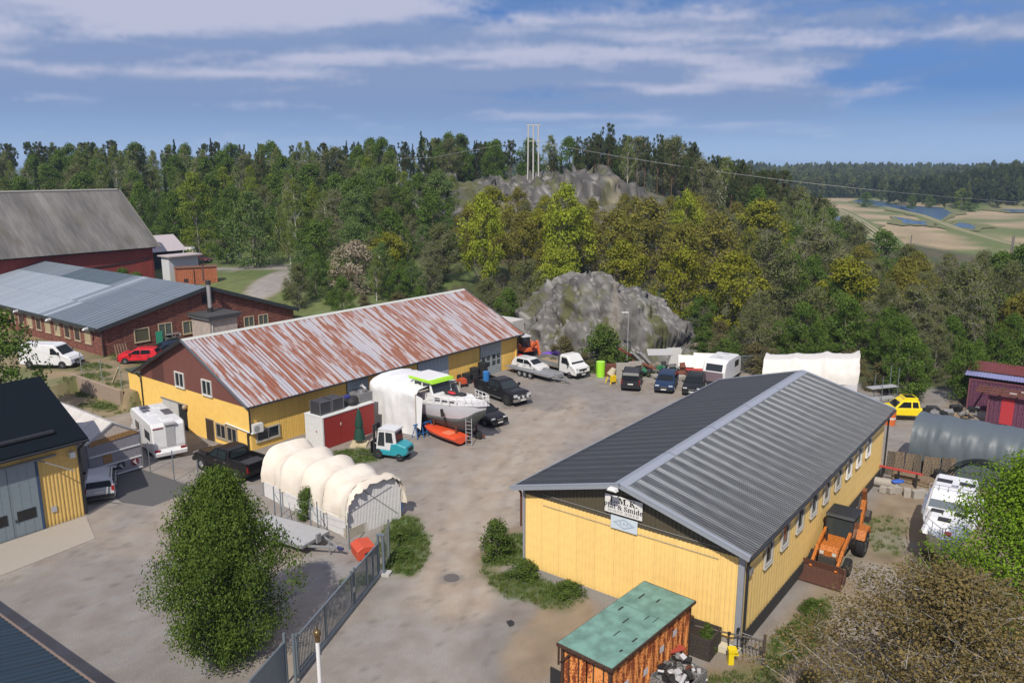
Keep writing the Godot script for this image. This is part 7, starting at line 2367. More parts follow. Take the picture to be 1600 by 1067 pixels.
	slab("rusty_roof", Vector3(0, 2.64, 0), Vector3(6.3, 0.05, 2.9), mat(0.22, 0.10, 0.06, 0.8, 0.0, T.wear, 0.8), o)
	slab("dark_hatch", Vector3(-1.6, 0.7, 1.31), Vector3(0.6, 0.5, 0.05), mat(0.03, 0.02, 0.02, 0.8), o)
	pipe("post", [Vector3(-0.4, 0, 1.4), Vector3(-0.4, 2.4, 1.4)], 0.05, mat(0.04, 0.03, 0.03, 0.8), o)
# ---------------------------------------------------------------- fences, gate, poles
func build_fences() -> void:
	var galv := mat(0.17, 0.21, 0.24, 0.45, 0.4)
	var wire := mat(0.28, 0.29, 0.30, 0.5, 0.4)
	var a := Vector3(-8.75, 0, -28.9)
	var b := Vector3(-6.8, 0, -37.2)
	var f := (b - a).normalized()
	var L := a.distance_to(b)
	var o := thing("sliding_gate", "long grey steel sliding gate of upright bars across the forecourt", "gate", a, face(f.x, f.z))
	slab("bottom_beam", Vector3(L / 2, 0.18, 0), Vector3(L, 0.2, 0.1), galv, o)
	slab("top_rail", Vector3(L / 2, 1.92, 0), Vector3(L, 0.07, 0.07), galv, o)
	var mb := MB.new()
	mb.box(Vector3(0, 1.06, 0), Vector3(0.028, 1.66, 0.028))
	var bar := mb.mesh(galv)
	var n := int(L / 0.125)
	for k in n:
		var p := put("bar", bar, o)
		p.position.x = 0.08 + k * 0.125
	for x in [0.04, L * 0.62, L * 0.66, L - 0.04, L * 0.83, L * 0.92]: slab("upright", Vector3(x, 1.1, 0), Vector3(0.08, 2.0 if x < L * 0.7 else 1.8, 0.08), galv, o)
	slab("lock_box", Vector3(L * 0.64, 1.05, 0), Vector3(0.2, 0.24, 0.1), mat(0.4, 0.42, 0.43, 0.4, 0.5), o)
	slab("brace", Vector3(L * 0.3, 1.0, 0.0), Vector3(0.07, 1.8, 0.07), galv, o)
	o = thing("gate_post", "tall steel post between gate and grass island", "post", Vector3(-6.72, 0, -37.5), face(f.x, f.z))
	for z in [0.14, -0.14]: slab("post", Vector3(0, 1.1, z), Vector3(0.12, 2.25, 0.1), galv, o)
	slab("cap", Vector3(0, 2.24, 0), Vector3(0.14, 0.06, 0.42), galv, o)
	slab("foundation", Vector3(0.1, 0.06, 0.1), Vector3(0.5, 0.16, 0.7), mat(0.4, 0.39, 0.37, 0.9), o)
	o = thing("gate_guide", "pair of steel guide posts with a rail at the gate's near end", "post", Vector3(-8.95, 0, -28.6), face(f.x, f.z))
	for z in [0.2, -0.2]: slab("post", Vector3(0, 1.15, z), Vector3(0.1, 2.3, 0.1), galv, o)
	slab("rail", Vector3(-1.3, 1.9, -0.2), Vector3(2.6, 0.08, 0.08), galv, o)
	slab("sheet", Vector3(-1.3, 1.0, -0.22), Vector3(2.5, 1.7, 0.04), galv, o)
	# short mesh panel past the gate
	o = thing("fence_panel", "short mesh fence panel on the grass island behind the gate post", "fence", Vector3(-6.7, 0, -37.7), face(0.06, -1.0))
	for x in [0.1, 1.7]: slab("post", Vector3(x, 1.1, 0), Vector3(0.07, 2.2, 0.07), galv, o)
	mb = MB.new()
	for k in 14: mb.box(Vector3(0.1 + k * 0.12, 1.05, 0), Vector3(0.012, 1.9, 0.012))
	for k in 9: mb.box(Vector3(0.9, 0.15 + k * 0.22, 0.01), Vector3(1.6, 0.012, 0.012))
	tag(obj("wire_mesh", mb, wire, o), "", "", "", "stuff")
	# wire fence in front of the cream tent
	var A := Vector3(-25.0, 0, -51.8)
	var B := Vector3(-8.95, 0, -40.35)
	f = (B - A).normalized()
	L = A.distance_to(B)
	o = thing("wire_fence", "wire fence on thin steel posts in front of the cream tent", "fence", A, face(f.x, f.z))
	for x in [0.0, 2.9, 5.75, 13.4, 14.0, 16.6, 17.2, L]:
		pipe("post", [Vector3(x, 0, 0), Vector3(x, 2.15, 0)], 0.035, galv, o)
	for x in [13.4, 16.6]: pipe("strut", [Vector3(x, 1.8, 0), Vector3(x + 1.6, 0.05, 0)], 0.025, galv, o)
	for y in [0.25, 1.05, 1.85]:
		for seg in [[0.0, 5.75], [13.4, L]]:
			mb = MB.new()
			mb.tube(Vector3(seg[0], y, 0), Vector3(seg[1], y, 0), 0.008, 0.008, 4)
			obj("wire", mb, wire, o)
	o = thing("wire_fence", "old fence posts with a slanting brace on the grass above the retaining wall", "fence", Vector3(-34.4, 1.45, -67.6), face(-0.79, -0.62))
	for x in [0.0, 3.6, 7.6]: pipe("post", [Vector3(x, -0.4, 0), Vector3(x, 2.2, 0)], 0.045, mat(0.2, 0.24, 0.22, 0.6), o)
	mb = MB.new()
	mb.bar(Vector3(0.2, 1.9, 0), Vector3(3.6, -1.2, 0.4), 0.12, 0.12)
	obj("brace", mb, mat(0.42, 0.38, 0.24, 0.7), o)
	for y in [0.6, 1.3, 1.9]:
		mb = MB.new()
		mb.tube(Vector3(0, y, 0), Vector3(7.6, y, 0), 0.008, 0.008, 4)
		obj("wire", mb, wire, o)
	# retaining wall, block wall
	var w := thing("retaining_wall", "old stained concrete retaining wall between the tent and the lean-to", "wall", Vector3(-34.2, 0, -67.0), face(-0.79, -0.61))
	for k in 5: slab("wall_section", Vector3(0.9 + k * 1.95, 0.55, 0.0), Vector3(1.93, 1.9, 0.3), mat(0.30, 0.235, 0.185, 0.95, 0.0, T.stain, 0.6), w)
	w = thing("block_wall", "low concrete block wall at the cream tent's white end", "wall", Vector3(-9.4, 0, -41.6), face(0.62, -0.78))
	for k in 4: slab("concrete_block", Vector3(0.5 + k * 0.93, 0.3, 0), Vector3(0.92, 0.6, 0.45), mat(0.42, 0.38, 0.31, 0.95, 0.0, T.grit, 0.4), w)
	# flagpole, lamp mast, pylon
	o = thing("flagpole", "white flagpole with a brass finial in the foreground", "flagpole", Vector3(-4.42, 0, -16.2))
	pipe("pole", [Vector3(0, 0, 0), Vector3(0, 10.0, 0)], 0.05, mat(0.67, 0.67, 0.67, 0.35), o)
	mb = MB.new()
	mb.tube(Vector3(0, 10.0, 0), Vector3(0, 10.12, 0), 0.06, 0.06, 12)
	mb.ball(Vector3(0, 10.2, 0), Vector3(0.09, 0.1, 0.09), 12, 8)
	mb.tube(Vector3(0, 10.28, 0), Vector3(0, 10.42, 0), 0.03, 0.0, 8)
	obj("finial", mb, mat(0.16, 0.11, 0.05, 0.35, 0.6), o)
	o = thing("lamp_mast", "slender grey lamp mast standing at the foot of the rock", "lamp post", on(11.9, -79.9))
	pipe("mast", [Vector3(0, 0, 0), Vector3(0, 6.0, 0)], 0.05, mat(0.35, 0.36, 0.37, 0.5, 0.3), o)
	slab("lamp_head", Vector3(-0.35, 6.1, 0), Vector3(0.7, 0.1, 0.2), mat(0.52, 0.52, 0.52, 0.4), o)
	o = thing("power_pylon", "three legged wooden power line pylon on top of the rocky hill", "pylon", on(5.2, -200.0))
	var timber := mat(0.44, 0.43, 0.41, 0.85)
	for k in 3: pipe("pole", [Vector3(-1.35 + k * 1.35, -1.0, 0), Vector3(-1.2 + k * 1.2, 12.6, 0)], 0.19, timber, o)
	slab("crossbar", Vector3(0, 12.5, 0), Vector3(3.4, 0.22, 0.25), timber, o)
	for k in 3:
		mb = MB.new()
		mb.tube(Vector3(-1.3 + k * 1.3, 12.6, 0), Vector3(-1.3 + k * 1.3, 12.9, 0), 0.09, 0.06, 8)
		obj("insulator", mb, mat(0.2, 0.18, 0.16, 0.4), o)
	slab("lower_crossbar", Vector3(0.4, 8.7, 0.1), Vector3(3.0, 0.16, 0.16), timber, o)
	o = thing("power_line", "power line cables sagging from the pylon towards the right", "power line", Vector3.ZERO)
	for k in 3:
		mb = MB.new()
		var p0 := on(5.2 + k * 0.7, -199.9, 8.8)
		var p1 := Vector3(124.0 + k * 0.8, 12.5, -150.0 - k * 0.6)
		var ps := []
		for q in 15:
			var t := q / 14.0
			ps.append(p0.lerp(p1, t) - Vector3(0, 5.0 * 4.0 * t * (1.0 - t) * 0.5, 0))
		mb.path(ps, 0.016, 4)
		obj("cable", mb, mat(0.30, 0.30, 0.30, 0.5, 0.3), o)
	o = thing("power_line", "thin power line cable running from the pylon to the left ridge", "power line", Vector3.ZERO)
	mb = MB.new()
	mb.path([on(4.0, -199.9, 8.8), Vector3(-20, 23.0, -205), Vector3(-60, 22.0, -212), Vector3(-120, 26.0, -220)], 0.03, 4)
	obj("cable", mb, mat(0.3, 0.3, 0.3, 0.5), o)
	for s in [[131.0, -209.0, 6.2, "nearer of two grey poles in the marsh at the picture's edge"], [113.0, -226.0, 5.4, "single thin grey pole in the reeds"], [133.0, -211.5, 6.4, "farther of two grey poles in the marsh at the picture's edge"]]:
		o = thing("marsh_pole", s[3], "pole", Vector3(s[0], gh(s[0], s[1]) - 0.3, s[1]))
		pipe("pole", [Vector3.ZERO, Vector3(0, s[2], 0)], 0.16, mat(0.15, 0.14, 0.13, 0.8), o)
	var s0 := thing("scaffold", "small scaffold of thin steel tubes beside the yellow pickup", "scaffold", on(31.2, -66.0), 0.3)
	for x in [0.0, 1.6]:
		for z in [0.0, 0.9]: pipe("standard", [Vector3(x, 0, z), Vector3(x, 3.9 if x > 1 else 3.2, z)], 0.03, galv, s0)
	for y in [1.2, 2.2]:
		slab("platform", Vector3(0.4, y, 0.45), Vector3(2.8, 0.05, 0.8), mat(0.30, 0.31, 0.32, 0.6), s0)

func junk(o: Node3D, n: int, size: Vector3, piece: float, cols: Array, sd: int, called := "scrap") -> void:
	var g := RandomNumberGenerator.new()
	g.seed = sd
	for k in n:
		var b := MB.new()
		var s := Vector3(g.randf_range(0.3, 1.3), g.randf_range(0.2, 0.7), g.randf_range(0.3, 1.0)) * piece
		if k % 4 == 0: b.tube(Vector3(-s.x, 0, 0), Vector3(s.x, 0, 0), s.y * 0.4, s.y * 0.4, 8)
		else: b.box(Vector3.ZERO, s)
		var p := obj(called, b, cols[g.randi() % cols.size()], o)
		p.position = Vector3(g.randf_range(-0.5, 0.5) * size.x, g.randf_range(0.1, 1.0) * size.y, g.randf_range(-0.5, 0.5) * size.z)
		p.rotation = Vector3(g.randf_range(-0.5, 0.5), g.randf() * TAU, g.randf_range(-0.5, 0.5))

func build_clutter() -> void:
	var black := mat(0.016, 0.016, 0.017, 0.7)
	var grey := mat(0.26, 0.26, 0.26, 0.6, 0.0, T.wear, 0.8)
	var rust := mat(0.19, 0.065, 0.035, 0.8, 0.0, T.wear, 0.8)
	var wood := mat(0.30, 0.22, 0.14, 0.85, 0.0, T.wear, 0.8)
	var white := mat(0.60, 0.60, 0.58, 0.55, 0.0, T.stain, 0.6)
	var conc := mat(0.36, 0.335, 0.30, 0.95, 0.0, T.grit, 0.4)
	var turn := face(0.60, -0.80)
	# on the red store's roof
	var o: Node3D
	for k in 2:
		o = thing("black_crate", ["front black plastic crate at the white end of the red store's roof", "black plastic crate behind the front one on the red store's roof"][k], "crate", Vector3(-14.35 + k * 0.72, 2.51, -57.25 - k * 0.95), turn, "black crates on the red store")
		slab("crate_box", Vector3(0, 0.5, 0), Vector3(1.0, 1.0, 1.1), mat(0.035, 0.035, 0.04, 0.6), o)
		for x in [-0.52, 0.52]:
			for z in [-0.56, 0.56]: slab("corner_post", Vector3(x, 0.5, z), Vector3(0.06, 1.04, 0.06), mat(0.12, 0.12, 0.13, 0.5), o)
		for y in [0.06, 0.98]: slab("rim", Vector3(0, y, 0.565), Vector3(1.06, 0.06, 0.03), mat(0.12, 0.12, 0.13, 0.5), o)
	o = thing("tarpaulin", "crumpled blue and black tarpaulin heap in the middle of the red store's roof", "tarpaulin", Vector3(-12.9, 2.51, -59.2), turn)
	var b := MB.new()
	for k in 6: b.ball(Vector3(rng.randf_range(-0.9, 0.9), 0.25, rng.randf_range(-0.5, 0.5)), Vector3(0.5, 0.36, 0.45), 8, 5)
	obj("black_sheet", b, black, o)
	b = MB.new()
	for k in 4: b.ball(Vector3(-0.5 + k * 0.3, 0.52, -0.3), Vector3(0.4, 0.2, 0.3), 8, 5)
	obj("blue_sheet", b, mat(0.02, 0.025, 0.16, 0.6), o)
	o = thing("scrap_bin", "grey bin of tangled scrap at the far end of the red store's roof", "bin", Vector3(-11.95, 2.51, -60.6), turn)
	slab("bin", Vector3(0, 0.35, 0), Vector3(1.3, 0.7, 1.2), grey, o)
	junk(o, 16, Vector3(1.2, 1.1, 1.1), 0.35, [grey, black, mat(0.4, 0.4, 0.4, 0.5)], 31)
	# folded parasol
	o = thing("parasol", "closed dark green parasol on a stone foot before the red store", "parasol", Vector3(-11.55, 0, -57.3))
	pipe("pole", [Vector3(0, 0, 0), Vector3(0, 2.9, 0)], 0.03, white, o)
	b = MB.new()
	var rings := []
	for q in [[2.85, 0.02], [2.7, 0.1], [2.2, 0.2], [1.5, 0.3], [1.4, 0.2], [1.3, 0.28], [0.7, 0.36], [0.42, 0.4]]:
		var ring := []
		for k in 16: ring.append(Vector3(cos(TAU * k / 16) * q[1] * (1.0 + 0.16 * (k % 2)), q[0], -sin(TAU * k / 16) * q[1] * (1.0 + 0.16 * (k % 2))))
		rings.append(ring)
	b.loft(rings, true)
	obj("canopy", b, mat(0.008, 0.05, 0.033, 0.75), o)
	for k in 4: slab("foot_slab", Vector3((k % 2 - 0.5) * 0.62, 0.08, (k / 2 - 0.5) * 0.62 + 0.1), Vector3(0.6, 0.16, 0.6), mat(0.5, 0.43, 0.27, 0.9), o)
	# blue trestles beside the cover
	for k in 2:
		o = thing("trestle", ["front blue steel trestle at the corner of the white cover", "rear blue steel trestle at the corner of the white cover"][k], "trestle", Vector3(-7.15 + k * 0.45, 0, -59.0 - k * 0.35), face(0.7, -0.7), "blue trestles by the boat")
		b = MB.new()
		for s in [1.0, -1.0]:
			for x in [-0.55, 0.55]: b.bar(Vector3(x, 0, s * 0.35), Vector3(x * 0.8, 1.1, 0), 0.05)
		b.bar(Vector3(-0.65, 1.1, 0), Vector3(0.65, 1.1, 0), 0.08)
		b.bar(Vector3(-0.5, 0.4, 0.24), Vector3(0.5, 0.4, 0.24), 0.04)
		obj("frame", b, mat(0.02, 0.12, 0.33, 0.5), o)
	o = thing("plough_bucket", "small red orange digger bucket lying by the fence near the grass island", "bucket", Vector3(-8.05, 0, -39.7), 0.5)
	block("bucket", [[-0.5, 0.0], [-0.55, 0.55], [-0.2, 0.75], [0.45, 0.7], [0.5, 0.45], [-0.1, 0.35], [-0.1, 0.05]], 1.2, mat(0.5, 0.07, 0.03, 0.6), o, 0.03)
	slab("leg", Vector3(-0.4, 0.1, 0), Vector3(0.2, 0.25, 1.0), mat(0.5, 0.07, 0.03, 0.6), o)
	# in front of the gable: planter, stairs rail, scrap box
	o = thing("planter", "dark wooden planter box beside the rusty container", "planter", Vector3(8.2, 0, -31.0), -0.62)
	for k in 4:
		for s in [1.0, -1.0]:
			slab("board", Vector3(0, 0.13 + k * 0.25, s * 0.62), Vector3(1.36, 0.24, 0.06), mat(0.06, 0.05, 0.042, 0.85, 0.0, T.wear, 0.8), o)
			slab("board", Vector3(s * 0.65, 0.13 + k * 0.25, 0), Vector3(0.06, 0.24, 1.18), mat(0.06, 0.05, 0.042, 0.85, 0.0, T.wear, 0.8), o)
	slab("soil", Vector3(0, 0.72, 0), Vector3(1.22, 0.1, 1.16), mat(0.02, 0.015, 0.012, 0.95), o)
	o = thing("scrap_crate", "open crate heaped with metal scrap beside the rusty container", "crate", Vector3(6.7, 0, -28.4), face(0.66, -0.752))
	for s in [1.0, -1.0]:
		slab("side", Vector3(0, 0.35, s * 0.75), Vector3(1.9, 0.7, 0.05), grey, o)
		slab("end", Vector3(s * 0.95, 0.35, 0), Vector3(0.05, 0.7, 1.5), grey, o)
	junk(o, 70, Vector3(1.8, 0.95, 1.4), 0.32, [grey, black, mat(0.42, 0.42, 0.43, 0.4), mat(0.03, 0.03, 0.03, 0.6), rust], 32)
	o = thing("red_plate", "red metal plate lying against the rusty container's side", "plate", Vector3(6.8, 0.95, -29.6), 0.4)
	slab("plate", Vector3.ZERO, Vector3(0.8, 0.05, 0.35), mat(0.36, 0.06, 0.04, 0.6), o)
	o = thing("yellow_hydrant", "small bright yellow pump stand on the grass near the workshop corner", "hydrant", Vector3(9.25, 0, -30.0))
	slab("stand", Vector3(0, 0.3, 0), Vector3(0.22, 0.6, 0.22), mat(0.72, 0.55, 0.01, 0.5), o)
	slab("head", Vector3(0.04, 0.66, 0), Vector3(0.36, 0.16, 0.3), mat(0.72, 0.55, 0.01, 0.5), o)
	slab("spout", Vector3(0.22, 0.45, 0), Vector3(0.2, 0.1, 0.12), mat(0.72, 0.55, 0.01, 0.5), o)
	o = thing("step_block", "long pale concrete step under the workshop gable's corner", "step", Vector3(9.45, 0, -31.2), -0.62)
	slab("step", Vector3(-0.4, 0.14, 0.35), Vector3(2.1, 0.28, 0.4), mat(0.55, 0.51, 0.40, 0.9), o)
	o = thing("stair_rail", "low steel railing with upright bars at the workshop's front corner", "railing", Vector3(10.3, 0, -30.6), -0.65)
	for k in 6: pipe("bar", [Vector3(-0.2 + k * 0.16, 0, 0.4), Vector3(-0.2 + k * 0.16, 1.15, 0.4)], 0.02, grey, o)
	pipe("post", [Vector3(0.7, 0, 0.5), Vector3(0.7, 1.5, 0.5)], 0.06, mat(0.07, 0.05, 0.04, 0.7), o)
	pipe("handrail", [Vector3(0.7, 1.2, 0.5), Vector3(-2.4, 0.75, 0.5)], 0.04, mat(0.10, 0.085, 0.07, 0.7), o)
	pipe("top_rail", [Vector3(-0.3, 1.15, 0.4), Vector3(0.7, 1.15, 0.4)], 0.025, grey, o)
	for k in 2:
		o = thing("shovel", ["black shovel leaning at the workshop step", "shorter dark spade leaning at the workshop step"][k], "shovel", Vector3(9.3 + k * 0.35, 0, -30.55 + k * 0.1), 0.3)
		pipe("shaft", [Vector3(0, 0, 0), Vector3(0.05, 0.95 + 0.25 * k, -0.1)], 0.025, black, o)
		slab("grip", Vector3(0.05, 1.0 + 0.25 * k, -0.1), Vector3(0.12, 0.16, 0.06), black, o)
	# by the long shed's far doors
	for k in 3:
		o = thing("tyre_stack", ["tallest stack of black tyres beside the paned yard door", "lower stack of black tyres left of the paned yard door", "loose black tyres before the paned yard door"][k], "tyres", Vector3(-2.9 - k * 0.75, 0, -76.4 + k * 0.7), 0.0, "tyre stacks by the shed")
		for q in 5 - k * 1:
			b = MB.new()
			b.tube(Vector3(0, q * 0.34 + 0.02, 0), Vector3(0, q * 0.34 + 0.32, 0), 0.48, 0.48, 16)
			obj("tyre", b, mat(0.014, 0.014, 0.015, 0.85), o).position = Vector3(rng.randf_range(-0.05, 0.05), 0, rng.randf_range(-0.05, 0.05))
	for k in 2:
		o = thing("lawn_tractor", ["red garden tractor by the yellow shed wall behind the black pickup", "second small red machine nearer the boat by the shed wall"][k], "lawn tractor", Vector3(-5.0 - k * 1.2, 0, -74.1 + k * 1.1), face(0.5, 0.85))
		block("body", [[-0.6, 0.3], [-0.6, 0.6], [0.2, 0.65], [0.3, 0.85], [0.9, 0.8], [0.95, 0.35]], 0.6, mat(0.42, 0.07, 0.03, 0.45), o, 0.05)
		slab("seat", Vector3(-0.35, 0.8, 0), Vector3(0.4, 0.4, 0.4), black, o)
		pipe("steering_column", [Vector3(0.2, 0.6, 0), Vector3(0.02, 1.1, 0)], 0.03, black, o)
		for z in [1.0, -1.0]:
			wheel_on(o, Vector3(-0.4, 0.28, z * 0.36), 0.28, 0.2, false)
			wheel_on(o, Vector3(0.7, 0.2, z * 0.34), 0.2, 0.14, false)
	o = thing("machine_stand", "black engine stand with an upright boom against the yellow shed wall", "machine", Vector3(-7.0, 0, -73.0), 0.6)
	slab("base", Vector3(0, 0.3, 0), Vector3(0.9, 0.5, 0.6), black, o)
	pipe("boom", [Vector3(0, 0.4, 0), Vector3(-0.2, 2.7, -0.3)], 0.07, mat(0.05, 0.035, 0.03, 0.7), o)
	junk(o, 9, Vector3(1.2, 1.0, 0.8), 0.4, [black, rust, grey], 33)
	o = thing("oil_drum", "blue drum standing in the black pickup's load bed", "drum", on(-2.4, -71.4, 1.23))
	b = MB.new()
	b.tube(Vector3.ZERO, Vector3(0, 0.85, 0), 0.3, 0.3, 16)
	obj("drum", b, mat(0.03, 0.16, 0.42, 0.4), o)
	# under the rock
	o = thing("lime_barrel", "lime green plastic barrel with a lid before the rock", "barrel", on(8.9, -77.4))
	b = MB.new()
	b.tube(Vector3(0, 0, 0), Vector3(0, 1.45, 0), 0.42, 0.46, 18)
	obj("barrel", b, mat(0.30, 0.66, 0.03, 0.45), o)
	b = MB.new()
	b.tube(Vector3(0, 1.46, 0), Vector3(0, 1.56, 0), 0.48, 0.44, 18)
	obj("lid", b, mat(0.36, 0.70, 0.08, 0.45), o)
	o = thing("cement_mixer", "yellow cement mixer with a pale drum left of the grey van-like car", "cement mixer", on(9.6, -74.8), 0.5)
	b = MB.new()
	b.tube(Vector3(0, 0.85, 0), Vector3(0.3, 1.5, 0.15), 0.44, 0.26, 14)
	obj("drum", b, mat(0.48, 0.42, 0.3, 0.6), o)
	for s in [1.0, -1.0]:
		b = MB.new()
		b.bar(Vector3(-0.3, 0, s * 0.4), Vector3(0, 0.95, s * 0.36), 0.08)
		b.bar(Vector3(0.4, 0, s * 0.4), Vector3(0, 0.95, s * 0.36), 0.08)
		obj("leg", b, mat(0.72, 0.50, 0.01, 0.5), o)
	slab("motor_box", Vector3(0, 0.6, 0.42), Vector3(0.5, 0.6, 0.3), mat(0.72, 0.50, 0.01, 0.5), o)
	o = thing("rusty_tank", "rusty brown box tank behind the lime barrel", "tank", on(10.0, -78.0), 0.2)
	slab("tank", Vector3(0, 0.55, 0), Vector3(1.7, 1.1, 1.0), rust, o)
	for k in 3: slab("rib", Vector3(-0.7 + k * 0.7, 0.55, 0.51), Vector3(0.08, 1.1, 0.05), rust, o)
	for k in 4:
		o = thing("concrete_slab", ["first upright grey slab beside the yellow mixer", "second upright grey slab leaning behind the grey car", "pale slab flat on rubble behind the blue car", "broken pale slab behind the black estate"][k], "slab", on([11.0, 12.3, 14.6, 16.6][k], [-76.6, -77.2, -77.0, -76.4][k]), 0.2 * k, "slabs by the rock")
		slab("slab", Vector3(0, 0.8 if k < 2 else 0.2, 0), Vector3(1.3, 1.6 if k < 2 else 0.3, 0.25 if k < 2 else 0.8), conc, o)
	for k in 6:
		o = thing("steel_sheet", ["steepest grey steel trough leaning on the rock", "second grey steel trough leaning on the rock beside the first", "wide pale sheet lying across the leaning troughs", "short pale sheet at the right end of the wide one", "dark sheet standing on end under the pale sheets", "small grey sheet low on the rubble"][k], "metal sheet", on([13.0, 13.7, 15.3, 16.7, 16.6, 17.6][k], [-79.0, -79.2, -79.6, -79.8, -79.0, -78.6][k], [1.2, 1.2, 2.0, 2.1, 1.2, 0.6][k]), [0.5, 0.5, 0.05, -0.1, 1.3, 0.6][k], "sheets leaning on the rock")
		b = MB.new()
		b.box(Vector3.ZERO, Vector3(2.8 if k != 3 and k != 5 else 1.4, 0.05, 0.55 if k < 2 else 0.95))
		if k < 2:
			for z in [0.26, -0.26]: b.box(Vector3(0, 0.1, z), Vector3(2.8, 0.2, 0.03))
		var p := obj("sheet", b, mat(0.40, 0.41, 0.42, 0.5, 0.2, T.stain, 0.6) if k != 4 else mat(0.17, 0.17, 0.17, 0.5, 0.2), o)
		p.rotation.z = [-0.75, -0.75, 0.0, 0.06, 1.1, 0.1][k]
		p.rotation.x = [0.0, 0.0, 0.55, 0.5, 0.2, 0.3][k]
	o = thing("red_beam", "long red steel beam leaning on the rock left of the grey troughs", "beam", on(12.4, -79.2, 1.5), 0.75)
	b = MB.new()
	b.bar(Vector3(-2.2, 1.3, 0), Vector3(2.2, -1.1, 0), 0.16)
	obj("beam", b, mat(0.25, 0.045, 0.03, 0.7), o)
	o = thing("rubble_heap", "heap of black pipes, green nets and metal scrap behind the row of cars", "scrap heap", on(13.6, -77.8), 0.1)
	junk(o, 60, Vector3(8.0, 1.1, 2.2), 0.75, [black, grey, wood, conc, mat(0.02, 0.14, 0.06, 0.6), rust, black], 34)
	o = thing("flat_wagon", "red steel frame carrying two large white panels behind the black estate", "wagon", on(18.9, -78.2), -0.15)
	slab("frame", Vector3(0, 0.55, 0), Vector3(3.6, 0.18, 1.2), mat(0.42, 0.04, 0.03, 0.6), o)
	for s in [1.0, -1.0]:
		for x in [-1.3, 1.3]: wheel_on(o, Vector3(x, 0.3, s * 0.6), 0.3, 0.18, false)
	for k in 2:
		o = thing("tilted_cover", ["smaller square white panel leaning left on the red frame", "larger white panel with a pale edge on the red frame"][k], "panel", on(17.7 + k * 2.2, -78.6, 1.3), -0.15, "white panels on the red frame")
		b = MB.new()
		b.box(Vector3.ZERO, Vector3(1.5 + k * 1.3, 1.3 + 0.4 * k, 0.08))
		obj("panel", b, mat(0.64, 0.64, 0.61, 0.5, 0.0, T.stain, 0.5), o).rotation.x = -0.6
	o = thing("black_cover", "black sheet thrown over a low heap next to the white panels", "tarpaulin", on(21.8, -78.2), 0.0)
	b = MB.new()
	for k in 5: b.ball(Vector3(-0.8 + k * 0.4, 0.5, 0.2 * sin(k * 3.0)), Vector3(0.7, 0.6, 0.7), 9, 6)
	obj("sheet", b, black, o)
	o = thing("steel_grating", "upright steel grating panels behind the caravan", "grating", on(24.0, -78.8), 0.1)
	b = MB.new()
	for k in 22: b.box(Vector3(-1.6 + k * 0.15, 1.0, 0), Vector3(0.03, 1.7, 0.03))
	for y in [0.2, 1.8]: b.box(Vector3(0, y, 0), Vector3(3.3, 0.06, 0.06))
	tag(obj("grating_bars", b, mat(0.2, 0.22, 0.24, 0.5, 0.3), o), "", "", "", "stuff")
	# right of the workshop: plank fence, blocks, pipes
	o = thing("plank_fence", "fence of weathered upright planks below the grey tarpaulin tent", "fence", Vector3(25.5, 0, -51.3), face(0.93, 0.36))
	for k in 15:
		b = MB.new()
		var w := rng.randf_range(0.45, 0.6)
		b.box(Vector3(0, 0.85, 0), Vector3(w, rng.randf_range(1.5, 1.8), 0.05))
		var p := obj("plank", b, mat(0.235, 0.18, 0.125, 0.9, 0.0, T.wear, 0.6) if k % 3 else mat(0.16, 0.13, 0.10, 0.9, 0.0, T.wear, 0.6), o)
		p.position = Vector3(0.3 + k * 0.56, 0, rng.randf_range(-0.04, 0.04))
		p.rotation.z = rng.randf_range(-0.03, 0.03)
	o = thing("plank_wall", "pale plank screen between the workshop's far corner and the grey tent", "fence", Vector3(24.9, 0, -54.2), face(0.45, -0.9))
	for k in 10:
		b = MB.new()
		b.box(Vector3(0, 1.0, 0), Vector3(0.72, 2.0, 0.06))
		var p := obj("plank", b, mat(0.26, 0.22, 0.17, 0.9, 0.0, T.wear, 0.6), o)
		p.position = Vector3(0.4 + k * 0.74, 0, rng.randf_range(-0.05, 0.05))
	o = thing("timber_stack", "stack of long timber beams in front of the plank fence", "timber", Vector3(27.6, 0, -49.2), face(0.79, 0.61))
	for k in 6: slab("beam", Vector3(rng.randf_range(-0.3, 0.3), 0.14 + (k / 3) * 0.24, -0.3 + (k % 3) * 0.3), Vector3(4.2, 0.2, 0.26), wood, o)
	o = thing("red_rack", "low black rack with a red top beam before the plank fence", "rack", Vector3(25.2, 0, -49.9), face(0.79, 0.61))
	slab("top_beam", Vector3(0.6, 1.0, 0), Vector3(2.7, 0.1, 0.14), mat(0.42, 0.05, 0.035, 0.6), o)
	for x in [-0.5, 0.5, 1.6]: slab("leg", Vector3(x, 0.5, 0), Vector3(0.12, 1.0, 0.12), black, o)
	o = thing("blue_sheet", "small blue plastic sheet on the pale concrete blocks", "tarpaulin", Vector3(25.1, 0.6, -48.6), 0.3)
	b = MB.new()
	b.ball(Vector3.ZERO, Vector3(0.5, 0.1, 0.3), 10, 5)
	obj("sheet", b, mat(0.03, 0.10, 0.42, 0.5), o)
	o = thing("concrete_log", "thick pale concrete pipe lying before the red topped rack", "pipe", Vector3(24.3, 0.32, -49.1), face(0.79, 0.5))
	b = MB.new()
	b.tube(Vector3(-1.0, 0, 0), Vector3(1.0, 0, 0), 0.3, 0.3, 14)
	obj("pipe", b, conc, o)
	var g := RandomNumberGenerator.new()
	g.seed = 12
	for k in 9:
		o = thing("stone_block", "pale rough concrete block in the row below the plank fence", "block", Vector3(24.0 + k * 0.42, 0.0, -48.3 + k * 0.2 + g.randf_range(-0.2, 0.2)), g.randf() * 2.0, "concrete blocks below the plank fence")
		slab("block", Vector3(0, 0.22, 0), Vector3(g.randf_range(0.4, 0.8), g.randf_range(0.3, 0.6), 0.4), conc, o)
